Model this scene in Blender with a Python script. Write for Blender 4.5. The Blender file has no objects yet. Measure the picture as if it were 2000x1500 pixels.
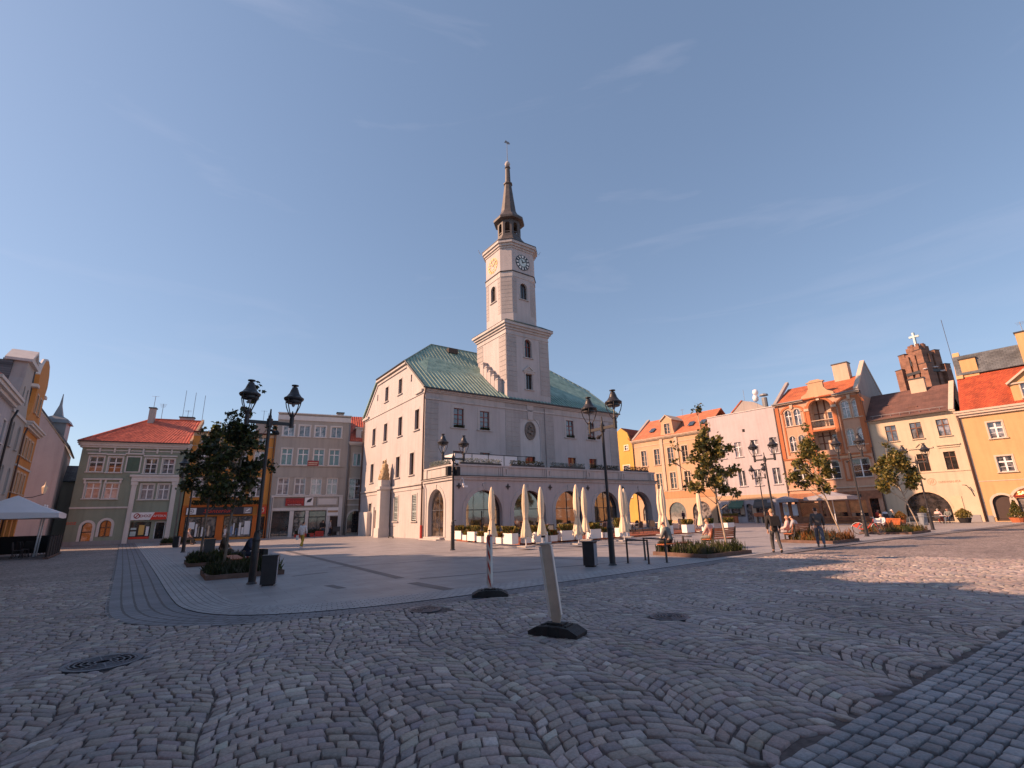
import bpy, bmesh, math, random
import numpy as np
from mathutils import Vector, Matrix
from mathutils.geometry import delaunay_2d_cdt
random.seed(7)
R = math.radians
scene = bpy.context.scene
col = scene.collection

# ------------------------------------------------------------ camera, sky, sun
F_PX, PITCH, ROLL, EYE = 930.0, math.atan(256 / 930.0), R(1.46), 1.8
SUN_EL, SUN_AZ = 31.0, -95.0          # where the sun stands (degrees, azimuth from +Y to +X)
_f = Vector((0, math.cos(PITCH), math.sin(PITCH)))
_r0 = Vector((1, 0, 0)); _u0 = Vector((0, -math.sin(PITCH), math.cos(PITCH)))
_r = math.cos(ROLL) * _r0 - math.sin(ROLL) * _u0
_u = math.sin(ROLL) * _r0 + math.cos(ROLL) * _u0
cam_d = bpy.data.cameras.new('camera'); cam = bpy.data.objects.new('camera', cam_d); col.objects.link(cam)
cam_d.sensor_width = 36; cam_d.lens = F_PX / 2000 * 36; cam_d.clip_end = 3000; cam_d.clip_start = .05
cam.matrix_world = Matrix(((_r.x, _u.x, -_f.x, 0), (_r.y, _u.y, -_f.y, 0), (_r.z, _u.z, -_f.z, EYE), (0, 0, 0, 1)))
scene.camera = cam
scene.view_settings.view_transform = 'Standard'; scene.view_settings.look = 'None'
scene.view_settings.exposure = 0.8; scene.view_settings.gamma = 1.0

w = bpy.data.worlds.new('World'); scene.world = w; w.use_nodes = True
nt = w.node_tree; nt.nodes.clear()
out = nt.nodes.new('ShaderNodeOutputWorld'); bg = nt.nodes.new('ShaderNodeBackground')
sky = nt.nodes.new('ShaderNodeTexSky'); sky.sky_type = 'NISHITA'; sky.sun_disc = False
sky.sun_elevation = R(SUN_EL); sky.sun_rotation = R(SUN_AZ)
sky.air_density = 1.0; sky.dust_density = 0.6; sky.ozone_density = 1.6
hsv = nt.nodes.new('ShaderNodeHueSaturation'); hsv.inputs['Hue'].default_value = .5
hsv.inputs['Saturation'].default_value = .985; hsv.inputs['Value'].default_value = 1.0
# thin high cirrus, a few faint streaks
tc = nt.nodes.new('ShaderNodeTexCoord'); mp = nt.nodes.new('ShaderNodeMapping')
mp.inputs['Rotation'].default_value = (0, R(18), R(25)); mp.inputs['Scale'].default_value = (1.2, 1.0, 7.5)
nz = nt.nodes.new('ShaderNodeTexNoise'); nz.inputs['Scale'].default_value = 1.9; nz.inputs['Detail'].default_value = 7
nz.inputs['Roughness'].default_value = .55; nz.inputs['Distortion'].default_value = .5
cr = nt.nodes.new('ShaderNodeValToRGB'); cr.color_ramp.elements[0].position = .58; cr.color_ramp.elements[1].position = .86
cr.color_ramp.elements[0].color = (0, 0, 0, 1); cr.color_ramp.elements[1].color = (.16, .16, .16, 1)
mx = nt.nodes.new('ShaderNodeMix'); mx.data_type = 'RGBA'; mx.inputs['B'].default_value = (6.4, 6.2, 7.2, 1)
L = nt.links.new
L(tc.outputs['Generated'], mp.inputs['Vector']); L(mp.outputs[0], nz.inputs['Vector']); L(nz.outputs['Fac'], cr.inputs[0])
L(sky.outputs[0], hsv.inputs['Color']); L(hsv.outputs[0], mx.inputs['A']); L(cr.outputs[0], mx.inputs['Factor'])
gam = nt.nodes.new('ShaderNodeGamma'); gam.inputs['Gamma'].default_value = .62
tint = nt.nodes.new('ShaderNodeMix'); tint.data_type = 'RGBA'; tint.blend_type = 'MULTIPLY'
tint.inputs['Factor'].default_value = 1; tint.inputs['B'].default_value = (1.0, 1.09, 1.25, 1)
L(mx.outputs['Result'], gam.inputs[0]); L(gam.outputs[0], tint.inputs['A']); L(tint.outputs['Result'], bg.inputs['Color']); L(bg.outputs[0], out.inputs[0])
bg.inputs['Strength'].default_value = 0.125

sun_d = bpy.data.lights.new('sun', 'SUN'); sun = bpy.data.objects.new('sun', sun_d); col.objects.link(sun)
sun_d.energy = 5.0; sun_d.angle = R(.55); sun_d.color = (1.0, .60, .37)
_s = Vector((math.sin(R(SUN_AZ)) * math.cos(R(SUN_EL)), math.cos(R(SUN_AZ)) * math.cos(R(SUN_EL)), math.sin(R(SUN_EL))))
sun.rotation_euler = (-_s).to_track_quat('-Z', 'Y').to_euler(); sun.location = (-60, -30, 60)

# ------------------------------------------------------------ helpers
def G(px, py, z=0.0):
    d = _f * F_PX + _r * (px - 1000) - _u * (py - 750)
    t = (z - EYE) / d.z
    return Vector((d.x * t, d.y * t, z))

def az(a): return Vector((math.sin(R(a)), math.cos(R(a)), 0))

def tag(o, label=None, cat=None, group=None, kind=None):
    if label: o['label'] = label
    if cat: o['category'] = cat
    if group: o['group'] = group
    if kind: o['kind'] = kind
    return o

def thing(name, label, cat, loc=(0, 0, 0), rz=0.0, group=None):
    o = bpy.data.objects.new(name, None); o.empty_display_size = .2
    o.location = loc; o.rotation_euler = (0, 0, rz); col.objects.link(o)
    return tag(o, label, cat, group)

def children(o): return [c for c in col.objects if c.parent == o]

def dup(o, loc=None, rz=None, label=None, group=None, parent=None, scale=None, _kids=None):
    if _kids is None:
        _kids = {}
        for c in col.objects:
            if c.parent: _kids.setdefault(c.parent.name, []).append(c)
    c = o.copy(); col.objects.link(c)
    if parent: c.parent = parent
    if loc is not None: c.location = loc
    if rz is not None: c.rotation_euler = (0, 0, rz)
    if scale is not None: c.scale = (scale,) * 3
    if label: c['label'] = label
    if group: c['group'] = group
    for k in _kids.get(o.name, []): dup(k, parent=c, _kids=_kids)
    return c

MATS = {}
class MB:
    def __init__(s): s.v = []; s.f = []; s.m = []; s.T = None; s.uv = None
    def add(s, vs, fs, m=0):
        o = len(s.v)
        if s.T is not None: vs = [tuple(s.T @ Vector(v)) for v in vs]
        s.v += [tuple(v) for v in vs]; s.f += [tuple(i + o for i in f) for f in fs]; s.m += [m] * len(fs)
        return s
    def box(s, x0, x1, y0, y1, z0, z1, m=0):
        vs = [(x0, y0, z0), (x1, y0, z0), (x1, y1, z0), (x0, y1, z0), (x0, y0, z1), (x1, y0, z1), (x1, y1, z1), (x0, y1, z1)]
        return s.add(vs, [(0, 3, 2, 1), (4, 5, 6, 7), (0, 1, 5, 4), (1, 2, 6, 5), (2, 3, 7, 6), (3, 0, 4, 7)], m)
    def quad(s, a, b, c, d, m=0): return s.add([a, b, c, d], [(0, 1, 2, 3)], m)
    def poly(s, pts, m=0): return s.add(pts, [tuple(range(len(pts)))], m)
    def slab(s, pts, t, m=0):
        """a flat polygon given thickness t downwards along its normal"""
        P = [Vector(p) for p in pts]
        n = Vector((0, 0, 0))
        for i in range(len(P)):
            a, b = P[i], P[(i + 1) % len(P)]
            n += Vector(((a.y - b.y) * (a.z + b.z), (a.z - b.z) * (a.x + b.x), (a.x - b.x) * (a.y + b.y)))
        n.normalize()
        if n.z < 0: P.reverse(); n = -n
        Q = [p - n * t for p in P]; k = len(P)
        return s.add(P + Q, [tuple(range(k)), tuple(range(2 * k - 1, k - 1, -1))] + [(i, i + k, (i + 1) % k + k, (i + 1) % k) for i in range(k)], m)
    def plate(s, outer, holes, y0, y1, m=0, ms=None):
        """solid wall in the x-z plane (front at y0, back at y1) with real openings"""
        ms = m if ms is None else ms
        loops = [outer] + list(holes); vs = []; es = []
        for lp in loops:
            o = len(vs); vs += [Vector((p[0], p[1])) for p in lp]
            es += [(o + i, o + (i + 1) % len(lp)) for i in range(len(lp))]
        rv, re, rf, _, _, _ = delaunay_2d_cdt(vs, es, [], 1, 1e-5)
        def inside(c, lp):
            r = False; j = len(lp) - 1
            for i in range(len(lp)):
                if (lp[i][1] > c.y) != (lp[j][1] > c.y) and c.x < (lp[j][0] - lp[i][0]) * (c.y - lp[i][1]) / (lp[j][1] - lp[i][1]) + lp[i][0]: r = not r
                j = i
            return r
        cen = [(rv[f[0]] + rv[f[1]] + rv[f[2]]) / 3 for f in rf]
        rf = [f for f, c in zip(rf, cen) if sum(inside(c, lp) for lp in loops) == 1]
        a = [(p.x, y0, p.y) for p in rv]; b = [(p.x, y1, p.y) for p in rv]
        fr = []; bk = []
        for f in rf:
            p = [rv[i] for i in f]
            ar = sum(p[i].x * p[(i + 1) % len(p)].y - p[(i + 1) % len(p)].x * p[i].y for i in range(len(p)))
            f = list(f) if ar > 0 else list(reversed(f))
            fr.append(tuple(f)); bk.append(tuple(reversed(f)))
        s.add(a, fr, m); s.add(b, bk, m)
        for li, lp in enumerate(loops):
            ar = sum(lp[i][0] * lp[(i + 1) % len(lp)][1] - lp[(i + 1) % len(lp)][0] * lp[i][1] for i in range(len(lp)))
            q = list(lp) if (ar > 0) == (li == 0) else list(reversed(lp))
            for i in range(len(q)):
                p0, p1 = q[i], q[(i + 1) % len(q)]
                s.add([(p0[0], y0, p0[1]), (p0[0], y1, p0[1]), (p1[0], y1, p1[1]), (p1[0], y0, p1[1])], [(0, 1, 2, 3)], m if li == 0 else ms)
        return s
    def tube(s, pts, r, n=8, m=0, caps=True):
        P = [Vector(p) for p in pts]; rr = r if isinstance(r, (list, tuple)) else [r] * len(P)
        vs = []; ref = None
        for i, p in enumerate(P):
            d = (P[min(i + 1, len(P) - 1)] - P[max(i - 1, 0)])
            if d.length < 1e-9: d = Vector((0, 0, 1))
            d.normalize()
            if ref is None: ref = Vector((1, 0, 0)) if abs(d.x) < .9 else Vector((0, 1, 0))
            a = (ref - d * ref.dot(d)); a.normalize(); b = d.cross(a); ref = a
            for k in range(n):
                t = 2 * math.pi * k / n; vs.append(p + (a * math.cos(t) + b * math.sin(t)) * rr[i])
        fs = []
        for i in range(len(P) - 1):
            for k in range(n):
                fs.append((i * n + k, i * n + (k + 1) % n, (i + 1) * n + (k + 1) % n, (i + 1) * n + k))
        if caps: fs.append(tuple(range(n - 1, -1, -1))); fs.append(tuple(range((len(P) - 1) * n, len(P) * n)))
        return s.add(vs, fs, m)
    def lathe(s, prof, n=12, c=(0, 0, 0), m=0, ph=0.0, sx=1.0, sy=1.0):
        vs = []; fs = []
        for (r, z) in prof:
            for k in range(n):
                t = 2 * math.pi * k / n + ph
                vs.append((c[0] + r * math.cos(t) * sx, c[1] + r * math.sin(t) * sy, c[2] + z))
        for i in range(len(prof) - 1):
            for k in range(n):
                fs.append((i * n + k, i * n + (k + 1) % n, (i + 1) * n + (k + 1) % n, (i + 1) * n + k))
        fs.append(tuple(range(n - 1, -1, -1))); fs.append(tuple(range((len(prof) - 1) * n, len(prof) * n)))
        return s.add(vs, fs, m)
    def mesh(s, name, mats):
        me = bpy.data.meshes.new(name); me.from_pydata(s.v, [], s.f)
        for k in mats: me.materials.append(MATS[k])
        me.polygons.foreach_set('material_index', s.m); me.update()
        return me
    def build(s, name, mats, parent=None, smooth=False, loc=None):
        if isinstance(mats, str): mats = [mats]
        me = s.mesh(name, mats)
        if smooth: me.shade_smooth()
        o = bpy.data.objects.new(name, me); col.objects.link(o)
        if parent: o.parent = parent
        if loc is not None: o.location = loc
        return o

def rect(x0, x1, z0, z1): return [(x0, z0), (x1, z0), (x1, z1), (x0, z1)]
def arch(cx, hw, z0, zs, n=14, rise=None):
    rise = hw if rise is None else rise
    return [(cx - hw, z0), (cx + hw, z0)] + [(cx + hw * math.cos(math.pi * i / n), zs + rise * math.sin(math.pi * i / n)) for i in range(n + 1)]
def ell(cx, cz, a, b, n=24): return [(cx + a * math.cos(2 * math.pi * i / n), cz + b * math.sin(2 * math.pi * i / n)) for i in range(n)]

# ------------------------------------------------------------ materials
def mat(name, c, rough=.85, var=.12, scale=.7, bump=.0, bscale=30., metal=0., streak=0., c2=None, spec=.5, fine=.0):
    m = bpy.data.materials.new(name); m.use_nodes = True; n = m.node_tree.nodes; l = m.node_tree.links.new
    b = n['Principled BSDF']; b.inputs['Roughness'].default_value = rough; b.inputs['Metallic'].default_value = metal
    b.inputs['Specular IOR Level'].default_value = spec
    t = n.new('ShaderNodeTexCoord'); nz = n.new('ShaderNodeTexNoise'); nz.inputs['Scale'].default_value = scale
    nz.inputs['Detail'].default_value = 6; nz.inputs['Roughness'].default_value = .62
    l(t.outputs['Object'], nz.inputs['Vector'])
    mix = n.new('ShaderNodeMix'); mix.data_type = 'RGBA'
    lo = [x * (1 - var) for x in c]; hi = [min(1, x * (1 + var)) for x in (c2 or c)]
    mr = n.new('ShaderNodeMapRange'); mr.inputs['From Min'].default_value = .32; mr.inputs['From Max'].default_value = .68
    l(nz.outputs['Fac'], mr.inputs['Value']); l(mr.outputs[0], mix.inputs['Factor'])
    mix.inputs['A'].default_value = (*lo, 1); mix.inputs['B'].default_value = (*hi, 1)
    last = mix.outputs['Result']
    if streak:
        mp = n.new('ShaderNodeMapping'); mp.inputs['Scale'].default_value = (2.2, 2.2, .16); l(t.outputs['Object'], mp.inputs['Vector'])
        n2 = n.new('ShaderNodeTexNoise'); n2.inputs['Scale'].default_value = 1.3; n2.inputs['Detail'].default_value = 5
        l(mp.outputs[0], n2.inputs['Vector'])
        m2 = n.new('ShaderNodeMapRange'); m2.inputs['From Min'].default_value = .46; m2.inputs['From Max'].default_value = .74
        m2.inputs['To Min'].default_value = 1.0; m2.inputs['To Max'].default_value = 1 - streak; l(n2.outputs['Fac'], m2.inputs['Value'])
        mu = n.new('ShaderNodeMix'); mu.data_type = 'RGBA'; mu.blend_type = 'MULTIPLY'; mu.inputs['Factor'].default_value = 1
        l(last, mu.inputs['A']); l(m2.outputs[0], mu.inputs['B']); last = mu.outputs['Result']
    if fine:
        n4 = n.new('ShaderNodeTexNoise'); n4.inputs['Scale'].default_value = 9; n4.inputs['Detail'].default_value = 4; l(t.outputs['Object'], n4.inputs['Vector'])
        m4 = n.new('ShaderNodeMapRange'); m4.inputs['To Min'].default_value = 1 - fine; m4.inputs['To Max'].default_value = 1 + fine; l(n4.outputs['Fac'], m4.inputs['Value'])
        mu = n.new('ShaderNodeMix'); mu.data_type = 'RGBA'; mu.blend_type = 'MULTIPLY'; mu.inputs['Factor'].default_value = 1
        l(last, mu.inputs['A']); l(m4.outputs[0], mu.inputs['B']); last = mu.outputs['Result']
    l(last, b.inputs['Base Color'])
    if bump:
        n3 = n.new('ShaderNodeTexNoise'); n3.inputs['Scale'].default_value = bscale; n3.inputs['Detail'].default_value = 4
        l(t.outputs['Object'], n3.inputs['Vector']); bp = n.new('ShaderNodeBump'); bp.inputs['Strength'].default_value = bump
        bp.inputs['Distance'].default_value = .02; l(n3.outputs['Fac'], bp.inputs['Height']); l(bp.outputs[0], b.inputs['Normal'])
    MATS[name] = m; return m

def plaster(name, c, **k):
    d = dict(rough=.9, var=.07, scale=.45, bump=.25, bscale=26, streak=.13, fine=.06); d.update(k); return mat(name, c, **d)

def brick_mat(name, c1, c2, mortar, bw, bh, ms=.012, rough=.85, coords='Object', rot=0., axes='xz', bump=.35, squash=1.0, offset=.5, noise=.25, zscale=1.0):
    """courses of bricks, tiles or slabs; axes picks the two object axes the courses lie in"""
    m = bpy.data.materials.new(name); m.use_nodes = True; n = m.node_tree.nodes; l = m.node_tree.links.new
    b = n['Principled BSDF']; b.inputs['Roughness'].default_value = rough
    t = n.new('ShaderNodeTexCoord'); src = t.outputs[coords]
    if coords == 'Object':
        sp = n.new('ShaderNodeSeparateXYZ'); cb = n.new('ShaderNodeCombineXYZ'); l(src, sp.inputs[0])
        l(sp.outputs['XYZ'.index(axes[0].upper())], cb.inputs[0])
        if zscale != 1.0:
            mm = n.new('ShaderNodeMath'); mm.operation = 'MULTIPLY'; mm.inputs[1].default_value = zscale
            l(sp.outputs['XYZ'.index(axes[1].upper())], mm.inputs[0]); l(mm.outputs[0], cb.inputs[1])
        else: l(sp.outputs['XYZ'.index(axes[1].upper())], cb.inputs[1])
        src = cb.outputs[0]
    mp = n.new('ShaderNodeMapping'); mp.inputs['Rotation'].default_value = (0, 0, rot); l(src, mp.inputs['Vector'])
    nd = n.new('ShaderNodeTexNoise'); nd.inputs['Scale'].default_value = 2.2 / max(bw, .05) * .3; l(mp.outputs[0], nd.inputs['Vector'])
    ad = n.new('ShaderNodeVectorMath'); ad.operation = 'MULTIPLY_ADD'; ad.inputs[1].default_value = (bh * .12,) * 3
    l(nd.outputs['Color'], ad.inputs[0]); l(mp.outputs[0], ad.inputs[2])
    br = n.new('ShaderNodeTexBrick'); br.inputs['Scale'].default_value = 1; br.inputs['Brick Width'].default_value = bw
    br.inputs['Row Height'].default_value = bh; br.inputs['Mortar Size'].default_value = ms; br.offset = offset
    br.inputs['Mortar Smooth'].default_value = .3; br.inputs['Bias'].default_value = 0
    br.inputs['Color1'].default_value = (*c1, 1); br.inputs['Color2'].default_value = (*c2, 1); br.inputs['Mortar'].default_value = (*mortar, 1)
    l(ad.outputs[0], br.inputs['Vector'])
    nz = n.new('ShaderNodeTexNoise'); nz.inputs['Scale'].default_value = .9; nz.inputs['Detail'].default_value = 7; l(mp.outputs[0], nz.inputs['Vector'])
    mr = n.new('ShaderNodeMapRange'); mr.inputs['From Min'].default_value = .3; mr.inputs['From Max'].default_value = .7
    mr.inputs['To Min'].default_value = 1 - noise; mr.inputs['To Max'].default_value = 1 + noise; l(nz.outputs['Fac'], mr.inputs['Value'])
    mu = n.new('ShaderNodeMix'); mu.data_type = 'RGBA'; mu.blend_type = 'MULTIPLY'; mu.inputs['Factor'].default_value = 1
    l(br.outputs['Color'], mu.inputs['A']); l(mr.outputs[0], mu.inputs['B']); l(mu.outputs['Result'], b.inputs['Base Color'])
    if bump:
        bp = n.new('ShaderNodeBump'); bp.inputs['Strength'].default_value = bump; bp.inputs['Distance'].default_value = .02; bp.invert = True
        l(br.outputs['Fac'], bp.inputs['Height']); l(bp.outputs[0], b.inputs['Normal'])
    MATS[name] = m; return m

def glass_mat(name, dark, light, ior=2.0, rough=.04, bands=False):
    """window glass seen from outside: mirror-like coat over a dim room, some panes with pale curtains"""
    m = bpy.data.materials.new(name); m.use_nodes = True; n = m.node_tree.nodes; l = m.node_tree.links.new
    b = n['Principled BSDF']; b.inputs['Roughness'].default_value = rough; b.inputs['IOR'].default_value = ior
    oi = n.new('ShaderNodeObjectInfo'); t = n.new('ShaderNodeTexCoord')
    nz = n.new('ShaderNodeTexNoise'); nz.inputs['Scale'].default_value = 2.4; nz.inputs['Detail'].default_value = 2
    av = n.new('ShaderNodeVectorMath'); mm = n.new('ShaderNodeMath'); mm.operation = 'MULTIPLY'; mm.inputs[1].default_value = 40
    l(oi.outputs['Random'], mm.inputs[0]); l(t.outputs['Object'], av.inputs[0]); l(mm.outputs[0], av.inputs[1]); l(av.outputs[0], nz.inputs['Vector'])
    mr = n.new('ShaderNodeMapRange'); mr.inputs['From Min'].default_value = .4; mr.inputs['From Max'].default_value = .62; l(nz.outputs['Fac'], mr.inputs['Value'])
    ml = n.new('ShaderNodeMath'); ml.operation = 'MULTIPLY'; l(mr.outputs[0], ml.inputs[0]); l(oi.outputs['Random'], ml.inputs[1])
    mx = n.new('ShaderNodeMix'); mx.data_type = 'RGBA'; mx.inputs['A'].default_value = (*dark, 1); mx.inputs['B'].default_value = (*light, 1)
    l(ml.outputs[0], mx.inputs['Factor']); l(mx.outputs['Result'], b.inputs['Base Color'])
    n2 = n.new('ShaderNodeTexNoise'); n2.inputs['Scale'].default_value = 1.1; l(av.outputs[0], n2.inputs['Vector'])
    bp = n.new('ShaderNodeBump'); bp.inputs['Strength'].default_value = .05; bp.inputs['Distance'].default_value = .05; l(n2.outputs['Fac'], bp.inputs['Height']); l(bp.outputs[0], b.inputs['Normal'])
    MATS[name] = m; return m

def leaf_mat(name, c, c2, tr=.35):
    m = bpy.data.materials.new(name); m.use_nodes = True; n = m.node_tree.nodes; l = m.node_tree.links.new
    b = n['Principled BSDF']; o = n['Material Output']; b.inputs['Roughness'].default_value = .5
    t = n.new('ShaderNodeTexCoord'); nz = n.new('ShaderNodeTexNoise'); nz.inputs['Scale'].default_value = 2.6; nz.inputs['Detail'].default_value = 3; l(t.outputs['Object'], nz.inputs['Vector'])
    mr = n.new('ShaderNodeMapRange'); mr.inputs['From Min'].default_value = .35; mr.inputs['From Max'].default_value = .65; l(nz.outputs['Fac'], mr.inputs['Value'])
    mx = n.new('ShaderNodeMix'); mx.data_type = 'RGBA'; mx.inputs['A'].default_value = (*c, 1); mx.inputs['B'].default_value = (*c2, 1); l(mr.outputs[0], mx.inputs['Factor'])
    l(mx.outputs['Result'], b.inputs['Base Color'])
    tb = n.new('ShaderNodeBsdfTranslucent'); l(mx.outputs['Result'], tb.inputs['Color'])
    ms = n.new('ShaderNodeMixShader'); ms.inputs[0].default_value = tr; l(b.outputs[0], ms.inputs[1]); l(tb.outputs[0], ms.inputs[2]); l(ms.outputs[0], o.inputs[0])
    MATS[name] = m; return m

plaster('hall_plaster', (0.462, 0.427, 0.427)); plaster('hall_rustic', (0.378, 0.350, 0.343), var=.1)
plaster('hall_trim', (0.476, 0.441, 0.427), streak=.2); plaster('hall_pale', (0.518, 0.490, 0.483))
plaster('green_plaster', (0.248, 0.276, 0.216), var=.1); plaster('deep_green', (0.092, 0.138, 0.101)); plaster('pale_trim', (0.607, 0.561, 0.534))
plaster('orange_plaster', (0.570, 0.239, 0.055)); plaster('burnt_orange', (0.534, 0.138, 0.028)); plaster('pale_orange', (0.446, 0.302, 0.194))
plaster('grey_plaster', (0.386, 0.350, 0.322), streak=.2); plaster('white_trim', (0.644, 0.607, 0.598), streak=.05, var=.04); plaster('beige_plaster', (0.405, 0.359, 0.304))
plaster('lavender_plaster', (0.423, 0.405, 0.432)); plaster('stone_grey', (0.386, 0.359, 0.340)); plaster('left_orange', (0.534, 0.221, 0.055)); plaster('pink_plaster', (0.423, 0.359, 0.350))
plaster('peach_plaster', (0.518, 0.331, 0.202)); plaster('peach_pale', (0.533, 0.403, 0.302)); plaster('peach_deep', (0.475, 0.245, 0.122)); plaster('yellow_plaster', (0.518, 0.317, 0.072))
plaster('lilac_plaster', (0.475, 0.418, 0.432)); plaster('salmon_plaster', (0.518, 0.302, 0.202)); plaster('terracotta', (0.432, 0.144, 0.058)); plaster('cream_plaster', (0.547, 0.446, 0.324))
plaster('sand_plaster', (0.533, 0.331, 0.158)); plaster('sand_trim', (0.547, 0.432, 0.346)); plaster('grey_gable', (0.331, 0.295, 0.281)); plaster('plinth', (0.260, 0.250, 0.260))
mat('copper_roof', (.17, .31, .26), rough=.55, var=.22, scale=1.1, streak=.35, c2=(.24, .36, .30), bump=.1)
mat('copper_seam', (.20, .28, .25), rough=.55); mat('copper_dark', (.035, .06, .055), rough=.6, var=.3)
mat('dark_metal', (.025, .023, .026), rough=.45, var=.2, scale=3); mat('lamp_metal', (.028, .026, .030), rough=.42, var=.25, scale=4, bump=.05)
mat('pipe_brown', (.09, .045, .035), rough=.5); mat('pipe_grey', (.22, .2, .2), rough=.5); mat('zinc', (.22, .23, .24), rough=.5, var=.2)
mat('spire_slate', (.075, .065, .062), rough=.55, var=.3, scale=2); mat('gilt', (.62, .42, .12), rough=.35, metal=.7); mat('gold_paint', (.66, .42, .13), rough=.5)
mat('clock_dark', (.02, .03, .04), rough=.5); mat('clock_pale', (.5, .6, .6), rough=.6); mat('numeral_white', (.72, .72, .70), rough=.6)
mat('bronze', (.16, .13, .11), rough=.6, var=.35, scale=5, bump=.6, bscale=9); mat('statue_stone', (.42, .30, .17), rough=.8, var=.45, scale=5, bump=.5, bscale=12)
mat('red_wood', (.24, .045, .03), rough=.5); mat('brown_wood', (.15, .06, .03), rough=.6, var=.3); mat('white_paint', (.74, .72, .73), rough=.45, var=.05)
mat('dark_wood', (.05, .028, .022), rough=.6); mat('deck_wood', (.26, .075, .035), rough=.6, var=.3, scale=2); mat('bench_wood', (.46, .13, .04), rough=.5, var=.25, scale=3)
mat('warm_wood', (.52, .20, .07), rough=.6, var=.3, scale=2.5); mat('booth_wood', (.30, .12, .06), rough=.6, var=.3, scale=2.5)
mat('room_dark', (.018, .015, .014), rough=.9); mat('room_warm', (.10, .06, .035), rough=.9, var=.5, scale=2)
mat('sign_white', (.78, .76, .78), rough=.4, var=.03); mat('sign_red', (.62, .05, .03), rough=.4, var=.05); mat('sign_dark', (.035, .03, .04), rough=.35)
mat('sign_darkred', (.30, .02, .02), rough=.4); mat('sign_grey', (.30, .27, .28), rough=.5); mat('letter_brown', (.42, .27, .17), rough=.7); mat('letter_dark', (.10, .09, .10), rough=.6)
mat('canvas_white', (.70, .69, .72), rough=.9, var=.05, bump=.1); mat('canvas_cream', (.74, .60, .44), rough=.9, var=.08, bump=.15, bscale=8); mat('canvas_beige', (.60, .45, .34), rough=.9, var=.06)
mat('canvas_grey', (.30, .29, .32), rough=.9); mat('chrome', (.55, .55, .56), rough=.25, metal=.9)
mat('planter_white', (.80, .77, .75), rough=.6, var=.04, bump=.05); mat('soil', (.05, .035, .03), rough=1.0, var=.4, scale=6, bump=.6)
mat('corten', (.13, .075, .06), rough=.8, var=.3, scale=3, bump=.1); mat('bark', (.20, .16, .13), rough=.95, var=.4, scale=6, bump=.8, bscale=18); mat('bark_pale', (.42, .33, .25), rough=.9, var=.3, scale=5, bump=.4)
mat('rubber', (.022, .022, .024), rough=.75, var=.4, scale=5, bump=.4, bscale=14); mat('post_back', (.60, .50, .40), rough=.6, var=.16, scale=4, streak=.25); mat('post_white', (.72, .68, .64), rough=.5, var=.1, scale=5); mat('post_red', (.52, .05, .03), rough=.45)
mat('iron', (.10, .10, .12), rough=.5, metal=.5, var=.3, scale=6, bump=.5, bscale=30); mat('black_cloth', (.018, .017, .02), rough=.9); mat('red_paint', (.55, .05, .04), rough=.4)
mat('stucco_band', (.60, .44, .30), rough=.9); mat('skin', (.52, .29, .20), rough=.6, var=.05); mat('hair_grey', (.30, .27, .25), rough=.9); mat('hair_dark', (.03, .022, .018), rough=.8); mat('hair_light', (.34, .21, .11), rough=.8)
for nm, c in dict(cloth_black=(.022, .02, .022), cloth_char=(.075, .07, .072), cloth_denim=(.075, .095, .14), cloth_white=(.66, .62, .64), cloth_yellow=(.46, .30, .05), cloth_grey=(.17, .18, .17), cloth_pink=(.62, .42, .38), cloth_navy=(.022, .03, .06), cloth_brown=(.07, .05, .04), cloth_red=(.40, .05, .04), cloth_blue=(.20, .28, .45), cloth_purple=(.06, .03, .05), cloth_lgrey=(.40, .38, .40)).items():
    mat(nm, c, rough=.92, var=.2, scale=9, bump=.4, bscale=14)
for nm, c in dict(awning_green=(.05, .12, .09), awning_dark=(.07, .07, .07), pot_orange=(.50, .15, .06), tyre=(.02, .02, .02), bike_red=(.5, .06, .05), bike_white=(.7, .68, .68), chair_weave=(.34, .25, .22), chair_dark=(.05, .04, .04), table_top=(.62, .56, .54), screen=(.10, .10, .12), bag_white=(.72, .70, .70), bin_grey=(.20, .22, .25), stain=(.30, .22, .16)).items():
    mat(nm, c, rough=.7)
mat('glass_blue', (.05, .08, .12), rough=.1); mat('lamp_glow', (.9, .8, .6), rough=.4)
_b = MATS['lamp_glow'].node_tree.nodes['Principled BSDF']; _b.inputs['Emission Color'].default_value = (1, .62, .2, 1); _b.inputs['Emission Strength'].default_value = 1.2
glass_mat('glass', (.035, .038, .045), (.40, .38, .40)); glass_mat('glass_green', (.05, .09, .085), (.15, .24, .22)); glass_mat('glass_dark', (.02, .018, .018), (.06, .05, .05), ior=1.8)
glass_mat('glass_curtain', (.24, .22, .23), (.55, .52, .53)); glass_mat('glass_shop', (.05, .045, .045), (.32, .28, .26), ior=2.1); glass_mat('glass_arch', (.025, .02, .018), (.14, .10, .07), ior=2.6)
brick_mat('tile_red', (.46, .085, .03), (.34, .055, .022), (.10, .02, .012), .22, .17, zscale=1.4, bump=.6, noise=.3); brick_mat('tile_orange', (.50, .14, .05), (.40, .10, .04), (.16, .05, .03), .22, .17, zscale=1.4, bump=.5, noise=.3)
brick_mat('tile_peach', (.52, .18, .085), (.44, .14, .07), (.22, .08, .05), .22, .17, zscale=1.4, bump=.4, noise=.2); mat('pantile', (.45, .065, .03), rough=.55, var=.25, scale=3, c2=(.56, .12, .06))
brick_mat('roof_brown', (.15, .075, .06), (.12, .062, .052), (.08, .042, .036), .6, .4, zscale=1.4, bump=.15, noise=.25); brick_mat('slate', (.13, .145, .16), (.09, .10, .115), (.035, .04, .045), .4, .22, zscale=1.3, bump=.5, noise=.35)
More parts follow.
